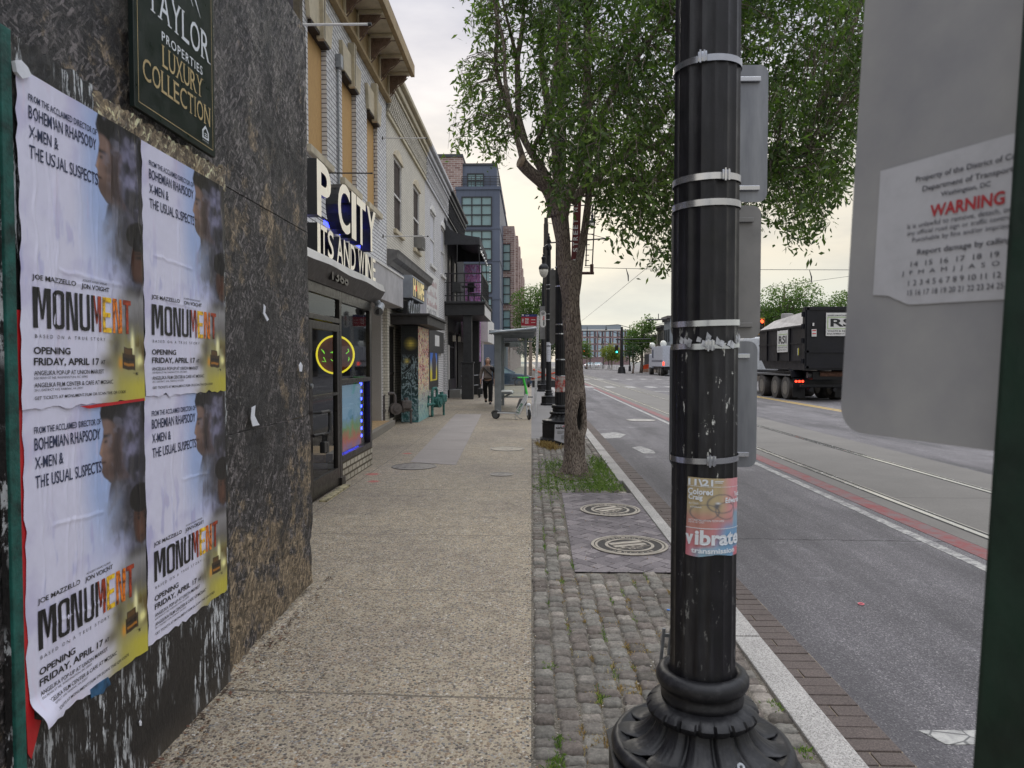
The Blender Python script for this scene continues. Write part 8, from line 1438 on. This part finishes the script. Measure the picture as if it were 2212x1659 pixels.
skin_mesh('body', Bv, Be, Br, SKIN, PR)
# head with features
g = MB(); hc = Vector((0, -.025, 1.615)); b = len(g.v); g.ball(tuple(hc), (.074, .092, .112), 20, 14)
for i in range(b, len(g.v)):
    p = Vector(g.v[i]) - hc
    if p.z < -.03: p.x *= 1 + (p.z + .03) * 3.2; p.y *= 1 + (p.z + .03) * 1.2
    if p.y < -.05 and abs(p.x) < .014 and -.045 < p.z < .01: p.y -= .018
    g.v[i] = tuple(hc + p)
g.build('face', SKIN, PR, smooth=True)
g = MB(); [g.ball((s_ * .028, -.108, 1.622), (.013, .006, .007), 8, 5, 0) for s_ in (-1, 1)]; [g.box(s_ * .028 - .017, s_ * .028 + .017, -.118, -.110, 1.640, 1.645, 0) for s_ in (-1, 1)]; g.build('eyes', M('dark_eye', (.02, .015, .012), .3), PR); g = MB(); g.ball((0, -.108, 1.563), (.022, .007, .008), 8, 5); g.build('mouth', M('lip', lin(160, 84, 78), .5), PR)
for s_ in (-1, 1): g = MB(); g.ball((s_ * .076, -.02, 1.61), (.012, .02, .03), 8, 6); g.build('ear', SKIN, PR, smooth=True)
g = MB(); b = len(g.v); g.ball((0, .0, 1.645), (.086, .095, .098), 20, 12)
for i in range(b, len(g.v)):
    p = g.v[i]
    if p[1] < -.05 and p[2] < 1.68: g.v[i] = (p[0], -.05 + (p[1] + .05) * .1, p[2])
g.ball((-.055, .045, 1.50), (.045, .045, .13), 12, 8); g.ball((.06, .045, 1.52), (.04, .045, .11), 12, 8); g.build('hair', HAIR, PR, smooth=True)
g = MB(); g.tube([(.095 * math.cos(t), .0, 1.63 + .125 * math.sin(t)) for t in [i * math.pi / 14 for i in range(15)]], .011, 8, 1)
for s_ in (-1, 1): g.tube([(s_ * .078, -.01, 1.61), (s_ * .112, -.01, 1.61)], .042, 14, 0)
g.build('headphones', [BLK, M('pale_band', lin(200, 188, 170), .5)], PR, smooth='auto')
Jv = [(0, 0, .90), (0, .0, 1.0), (0, .0, 1.14), (0, .0, 1.30), (0, .0, 1.42), (0, -.01, 1.475), (.185, 0, 1.375), (.255, .03, 1.12), (.268, -.035, .915), (-.185, 0, 1.375), (-.26, .02, 1.12), (-.275, -.055, .915)]
skin_mesh('jacket', Jv, [(0, 1), (1, 2), (2, 3), (3, 4), (4, 5), (4, 6), (6, 7), (7, 8), (4, 9), (9, 10), (10, 11)], [(.175, .135), (.185, .14), (.165, .13), (.17, .125), (.12, .095), (.068, .062), .078, .062, .048, .078, .062, .048], JK, PR, root=2)
g = MB(); g.tube([(-.17, -.055, 1.40), (-.02, -.128, 1.25), (.13, -.120, 1.10), (.17, -.09, 1.02)], [.02, .024, .024, .02], 8); g.tube([(.02, -.105, 1.45), (.012, -.138, 1.30)], .008, 6); g.build('strap', BLK, PR, smooth=True); g = MB(); g.ball((.215, -.01, 1.30), (.062, .068, .13), 10, 8); g.ball((.12, -.01, 1.35), (.11, .105, .09), 10, 8); g.build('dark_shoulder_panel', JKD, PR, smooth=True)
Tv = [(0, 0, .98), (.09, 0, .88), (.108, -.05, .54), (.10, -.02, .14), (-.09, 0, .88), (-.11, .08, .56), (-.10, .29, .27), (.10, -.02, .07), (-.095, .33, .20)]
skin_mesh('trousers', Tv, [(0, 1), (1, 2), (2, 3), (3, 7), (0, 4), (4, 5), (5, 6), (6, 8)], [(.165, .125), (.115, .12), (.092, .095), (.078, .085), (.115, .12), (.092, .095), (.078, .085), (.080, .088), (.080, .088)], PNT, PR)
for (x, y, z, a) in [(.10, -.06, .0, 0), (-.095, .30, .13, 55)]: g = MB(); g.box(-.045, .045, -.15, .11, 0, .035, 0, .015); g.ball((0, -.06, .05), (.045, .07, .035), 10, 6, 0); g.xf(Matrix.Translation((x, y, z)) @ Matrix.Rotation(rad(-a), 4, 'X')); g.build('shoe', BLK, PR, smooth='auto')
for s_, y0 in ((1, -.06), (-1, -.07)):
    g = MB(); bx = s_ * (.255 if s_ > 0 else .265); g.ball((bx, y0, .795), (.018, .034, .042), 10, 6)
    for i in range(4): yy = y0 - .026 + i * .017; g.tube([(bx, yy, .77), (bx - s_ * .004, yy, .735), (bx - s_ * .014, yy - .003, .71 + .006 * abs(i - 1.5))], [.0095, .0085, .007], 6)
    g.tube([(bx - s_ * .008, y0 - .03, .80), (bx - s_ * .02, y0 - .05, .77), (bx - s_ * .022, y0 - .052, .745)], [.011, .010, .008], 6); g.build('hand', SKIN, PR, smooth=True)
PR.location = (-1.625, 26.4, 0); PR.scale = (.985, .985, .985)
g = MB(); g.box(-.09, .09, -.14, .10, -.20, .10, 0, .05); g.tube([(0, -.08, .08), (.02, -.02, .26), (0, .06, .08)], .012, 6, 0); g.ball((.05, -.13, -.16), (.05, .03, .03), 8, 5, 1); bag = g.build('hand_bag', [BLK, WPNT]); tag(bag, 'black bag carried low in the walking woman\'s right hand', 'bag'); bag.location = (-1.625 - .275, 26.4 - .05, .50)
# ---------- far street
FB = thing('brick_block', 'long distant apartment block of brick bays with flat grey top storey', 'building', (30, 350, 0)); xa, zt_ = atY(1256, 714, 350); xb, _ = atY(1361, 714, 350); g = MB(); g.box(xa - 6, xb, 350, 380, -1, zt_, 0); g.box(xa - 6.2, xb + .2, 349.8, 380, zt_, zt_ + .6, 1); x2 = atY(1342, 700, 352)[0]; z2 = atY(1300, 702, 352)[1]; g.box(xa - 6, x2, 352, 376, zt_ + .6, z2, 2); g.build('wall', [brickmat('far_brick', lin(146, 120, 122), lin(130, 104, 108), lin(150, 130, 130), 1.2, .4, .05, dirt=0), WPNT, M('grey_penthouse', lin(126, 134, 142), .6)], FB)
for i in range(7):
    for j in range(4):
        x = xa + .8 + i * 3.72; z = zt_ - 2.7 - j * 3.35; w_ = MB(); w_.box(x, x + 1.5, 349.88, 349.98, z, z + 2.3, 0); w_.box(x + .7, x + .8, 349.84, 349.87, z, z + 2.3, 1); w_.box(x, x + 1.5, 349.84, 349.87, z - .25, z, 1); w_.build('window', [M('far_window_blue', lin(150, 172, 188), .2), WPNT], FB); w_ = MB(); w_.box(x + 1.95, x + 2.5, 349.88, 349.98, z - .3, z + 2.3, 0); w_.box(x + 2.5, x + 2.9, 349.88, 349.98, z - .1, z + 2.2, 1); w_.build('balcony', [M('far_dark_recess', lin(44, 46, 56), .6), M('far_pale_pane', lin(160, 176, 184), .3)], FB)
for i, (y0, y1, zt_, col, lb) in enumerate([(96, 100.5, 7.7, lin(132, 138, 142), 'grey row house with tall cornice, nearer of the far right pair'), (101, 106, 6.7, lin(128, 124, 116), 'beige grey row house beyond the taller grey one'), (62, 78, 6.2, lin(120, 112, 104), 'low brown building hidden behind the black truck'), (107, 118, 5.6, lin(168, 160, 150), 'pale low shops beyond the row houses')]):
    H_ = thing('row_house', lb, 'building', (18.6, y0, 0), 'row houses across the street'); g = MB(); g.box(18.6, 28, y0, y1, -.2, zt_ - .35, 0); g.build('wall', M('house_paint_%d' % i, col, .8, 0, .15, 2, .2), H_); g = MB(); g.box(18.2, 28, y0 - .1, y1 + .1, zt_ - .34, zt_, 0, .03); [g.box(18.3, 18.59, yy - .08, yy + .08, zt_ - .7, zt_ - .35) for yy in np.arange(y0 + .3, y1, .8)]; g.build('cornice', M('house_cornice', lin(96, 92, 90), .7), H_)
    for yy in np.arange(y0 + .5, y1 - .8, 1.4):
        for z in ((3.9,) if zt_ < 7 else (4.2,)): w_ = MB(); w_.box(18.55, 18.59, yy, yy + .8, z, z + 1.7); w_.build('window', PANE, H_)
    w_ = MB(); w_.box(18.55, 18.59, y0 + .4, y1 - .4, .5, 2.7); w_.build('shop_window', PANE, H_)
# white box truck
WT = thing('box_truck', 'white box truck with tail light, parked far off beside the near pole', 'truck', (16, 82, RZ)); g = MB(); xa = 15.05; g.box(xa, xa + 2.4, 82, 89.5, .95, 3.35, 0, .03); g.box(xa - .02, xa - .001, 82.2, 89.3, 1.55, 1.62, 1); g.box(xa - .02, xa - .001, 82.2, 89.3, 1.68, 1.71, 1); g.box(xa - .02, xa - .001, 88.2, 89.0, 2.0, 3.0, 1); g.build('box_body', [M('truck_white', lin(196, 200, 210), .4), M('truck_blue_line', lin(50, 60, 90), .5)], WT); g = MB(); g.box(xa + .1, xa + 2.3, 89.8, 92.2, .7, 2.5, 0, .15); g.prism([(92.2, .7), (93.4, .7), (93.4, 1.5), (92.2, 1.8)], 'x', xa + .3, xa + 2.1); g.build('cab', M('truck_white', lin(196, 200, 210), .4), WT); g = MB(); g.box(xa + .3, xa + 2.2, 82.2, 92, .55, .9); g.build('chassis', BLK, WT)
for y in (83.6, 84.9, 91.2): truck_wheel(WT, xa + .25, y, .48, .45); truck_wheel(WT, xa + 2.1, y, .48, .45)
g = MB(); g.box(xa + .02, xa + .16, 81.95, 81.99, 1.1, 1.5); g.build('tail_light', RL, WT)
# traffic signals
def signal(o, x, y, z, lit, housing, n=0):
    g = MB(); g.box(x - .19, x + .19, y, y + .25, z, z + 1.05, 0, .03); g.box(x - .24, x + .24, y + .10, y + .12, z - .06, z + 1.11, 1); hs = g.build('signal_head', [BLK, housing], o)
    for i, (nm, c, s_) in enumerate([('green_lamp', (.05, 1.0, .75), 3.5), ('amber_lamp', (.5, .3, .02), 3), ('red_lamp', (1.0, .08, .02), 3.5)]):
        on = nm.startswith(lit); g = MB(); g.tube([(x, y - .03, z + .18 + i * .34), (x, y - .001, z + .18 + i * .34)], .13, 14); g.build('lamp', EM('lit_' + nm, c, s_) if on else M('unlit_' + nm, tuple(v * .06 + .01 for v in c), .3), hs); v_ = MB(); v_.tube([(x, y - .16, z + .20 + i * .34), (x, y - .001, z + .20 + i * .34)], .15, 12, cap=False); v_.build('visor', BLK, hs)
o = thing('traffic_signal', 'traffic signal in a yellow frame showing red beside the black truck', 'traffic light', (16.3, 51, 0)); signal(o, 16.35, 51, 3.55, 'red', M('signal_yellow', lin(226, 160, 40), .5)); g = MB(); g.tube([(16.05, 51.3, 0), (16.05, 51.3, 6.2)], .09, 8); g.box(16.05, 16.4, 51.26, 51.34, 4.0, 4.1); g.build('pole', BLK, o)
def far_pole(name, label, px_, Y, top_px, arms, sig=None, cat='lamp post', grp='far lamp posts', r=.10):
    x = atY(px_, 780, Y)[0]; zt_ = atY(px_, top_px, Y)[1]; o = thing(name, label, cat, (x, Y, RZ), grp); g = MB(); g.tube([(x, Y, RZ), (x, Y, RZ + .9), (x, Y, RZ + .95), (x, Y, zt_)], [r * 2.4, r * 1.8, r * 1.1, r * .7], 10); g.build('post', BLK, o)
    for (dx, py_) in arms:
        z = atY(px_, py_, Y)[1]; g = MB(); g.tube([(x, Y, z + .3), (x + dx * .5, Y, z + .85), (x + dx, Y, z + .7), (x + dx, Y, z + .45)], .05, 6); g.build('arm', BLK, o); lamp_head(o, x + dx, Y, z - .15, 1.0)
    if sig: signal(o, x + sig[0], Y, atY(px_, sig[1], Y)[1], sig[2], BLK)
    return o
far_pole('street_pole', 'tall far pole with two lamp arms and a green traffic signal', 1343, 100, 706, [(-3.2, 728)], (-.7, 763, 'green'), 'pole', None, .24)
far_pole('lamp_post', 'far lamp post with a long curved arm before the brick block', 1360.5, 120, 702, [(-4.0, 712)]); far_pole('lamp_post', 'far lamp post in front of the brick block centre', 1315, 150, 742, [(-1.5, 745)]); far_pole('lamp_post', 'thin far pole left of the brick block centre', 1303, 160, 738, [])
far_pole('lamp_post', 'globe lamp on a short black post before the row houses', 1409, 92, 752, []); x = atY(1409, 742, 92)[0]; z = atY(1409, 752, 92)[1]; g = MB(); g.ball((x, 92, z + .35), .38, 12, 8, 0); g.tube([(x, 92, z - .1), (x, 92, z + .05)], .2, 8, 1); tag(g.build('globe_lamp', [M('milk_globe', lin(206, 206, 196), .3), BLK]), 'milky globe on the black post before the row houses', 'lamp', 'globe lamps before the row houses'); x = atY(1433, 742, 88)[0]; z = atY(1433, 752, 88)[1]; g = MB(); g.ball((x, 88, z + .55), .40, 12, 8, 0); g.tube([(x, 88, RZ), (x, 88, z + .2)], .08, 8, 1); tag(g.build('globe_lamp', [M('milk_globe', lin(206, 206, 196), .3), BLK]), 'milky globe lamp rising above the white box truck', 'lamp', 'globe lamps before the row houses')
o = thing('traffic_signal', 'far traffic signal showing red just right of the near tree trunk', 'traffic light', (12, 155, 0)); x, z = atY(1270, 769, 155); signal(o, x, 155, z - .2, 'red', BLK); signal(o, x - .9, 155, z + .2, 'red', BLK); g = MB(); g.tube([(x + .5, 155.3, 0), (x + .5, 155.3, z + 1.5)], .12, 6); g.tube([(x - 1.2, 155.3, z + 1.2), (x + .5, 155.3, z + 1.3)], .06, 6); g.build('pole', BLK, o)
x, z = atY(1409.5, 779, 120); sg = thing('speed_sign', 'white speed limit 25 sign on the far right kerb', 'sign', (x, 120, 0)); g = MB(); g.box(x - .32, x + .32, 120, 120.02, z + .0, z + .85, 0); g.build('plate', WPNT, sg); g = MB(); ff = lambda u, v, w_: (x + u, 119.99 - w_, z + v); fit_text(g, '25', ff, -.2, .06, .4, .36, 0, bold=.06); fit_text(g, 'SPEED', ff, -.22, .66, .44, .11, 0); fit_text(g, 'LIMIT', ff, -.18, .50, .36, .11, 0); g.build('lettering', INKB, sg, fixn=False); g = MB(); g.tube([(x, 120.05, 0), (x, 120.05, z + .8)], .04, 6); g.build('post', STEEL, sg)
x, z = atY(1395, 798, 112); sg = thing('work_sign', 'orange roadwork sign board tilted on its stand at the far right', 'sign', (x, 112, 0)); g = MB(); g.prism([(x - .55, z + .0), (x + .55, z + .15), (x + .5, z + .85), (x - .6, z + .62)], 'y', 112, 112.03); g.build('board', M('orange_board', lin(236, 92, 50), .5, 0, .05, 3, 0), sg); g = MB(); g.tube([(x, 112.1, RZ), (x, 112.1, z + .3)], .05, 6); g.box(x - .4, x + .4, 111.9, 112.3, RZ, RZ + .45); g.build('stand', M('pale_stand', lin(186, 150, 130), .6), sg)
protoD = None
for i in range(24):
    Y = 150 - i * 1.0; xx, _ = atY(1268 + i * 2.9, 800, Y)
    if protoD is None:
        protoD = thing('delineator_post', 'white flexible lane post in the far curving row', 'bollard', (xx, Y, RZ), 'white posts along the far lane'); g = MB(); g.tube([(xx, Y, RZ), (xx, Y, RZ + .95)], .06, 6); g.build('tube', WPNT, protoD); g = MB(); g.tube([(xx, Y, RZ), (xx, Y, RZ + .04)], .15, 8); g.build('foot', BLK, protoD)
    else: copy_tree(protoD, loc=(xx, Y, RZ))
for i, (px_, Y, lb, c_) in enumerate([(1275, 165, 'silver far car waiting under the red signal', lin(176, 178, 184)), (1291, 175, 'white far car right of the silver one', lin(206, 206, 208)), (1350, 150, 'pale far car near the yellow green tree', lin(190, 190, 194)), (1385, 118, 'light far car at the right kerb by the orange sign', lin(170, 170, 176))]): car('car_%d' % i if False else 'parked_car', (atY(px_, 790, Y)[0], Y, RZ), rad(90), c_, lb, group='cars in the far distance') if False else None
for i, (px_, Y, lb, c_) in enumerate([(1275, 165, 'silver far car waiting under the red signal', lin(176, 178, 184)), (1293, 175, 'white far car right of the silver one', lin(206, 206, 208))]):
    oc = car('car', (atY(px_, 790, Y)[0], Y, RZ), rad(70), c_, lb, group='cars in the far distance')
# overhead wires
def wire(pts, r, label, mt=BLK): g = MB(); g.tube(pts, r, 5); return tag(g.build('overhead_wire', mt), label, 'wire', 'overhead tram wires')
wire([(5.2, 14, 5.85), (5.25, 48.5, 5.80), (5.2, 120, 5.75)], .010, 'long tram contact wire running along the near track'); Y = 31
wire([(atY(1262, 578, Y)[0], Y, atY(1262, 578, Y)[1]), (atY(1450, 582, Y)[0], Y, atY(1450, 582, Y)[1]), (atY(1840, 583, Y)[0], Y, atY(1840, 583, Y)[1])], .012, 'horizontal span wire crossing high above the truck')
wire([(atY(1648, 622, 45)[0], 45, atY(1648, 622, 45)[1]), (atY(1840, 596, 38)[0], 38, atY(1840, 596, 38)[1])], .010, 'rising thin wire above the trees behind the truck')
for (px_, py_, Y) in [(1355, 580, 31), (1751, 583, 31)]: x, z = atY(px_, py_, Y); g = MB(); g.tube([(x - .05, Y, z), (x + .04, Y, z - .3), (x + .05, Y, z - .55)], [.012, .03, .02], 6); tag(g.build('wire_hanger', BLK), 'small dark insulator hanging from the span wire' + (' left of the near pole' if px_ < 1500 else ' above the truck'), 'insulator', 'insulators on the span wire')
for (xa_, xb_, py_, Y, lb) in [(1220, 1282, 716, 90, 'far dark bracket arm right of the near trunk'), (1330, 1406, 751 - 18, 85, 'far dark bracket arm over the distant tree'), (1395, 1440, 691, 70, 'far dark bracket arm above the row houses')]: x0, z = atY(xa_, py_, Y); x1, _ = atY(xb_, py_, Y); g = MB(); g.tube([(x0, Y, z), (x1, Y, z + .05)], .07, 6); g.tube([(x0 + .3, Y, z - .05), ((x0 + x1) / 2, Y, z - .45), (x1, Y, z - .35)], .03, 5); g.tube([(x1 - .8, Y, z), (x1 - .8, Y, z + .6)], .04, 5); tag(g.build('bracket_arm', BLK), lb, 'bracket', 'far bracket arms')
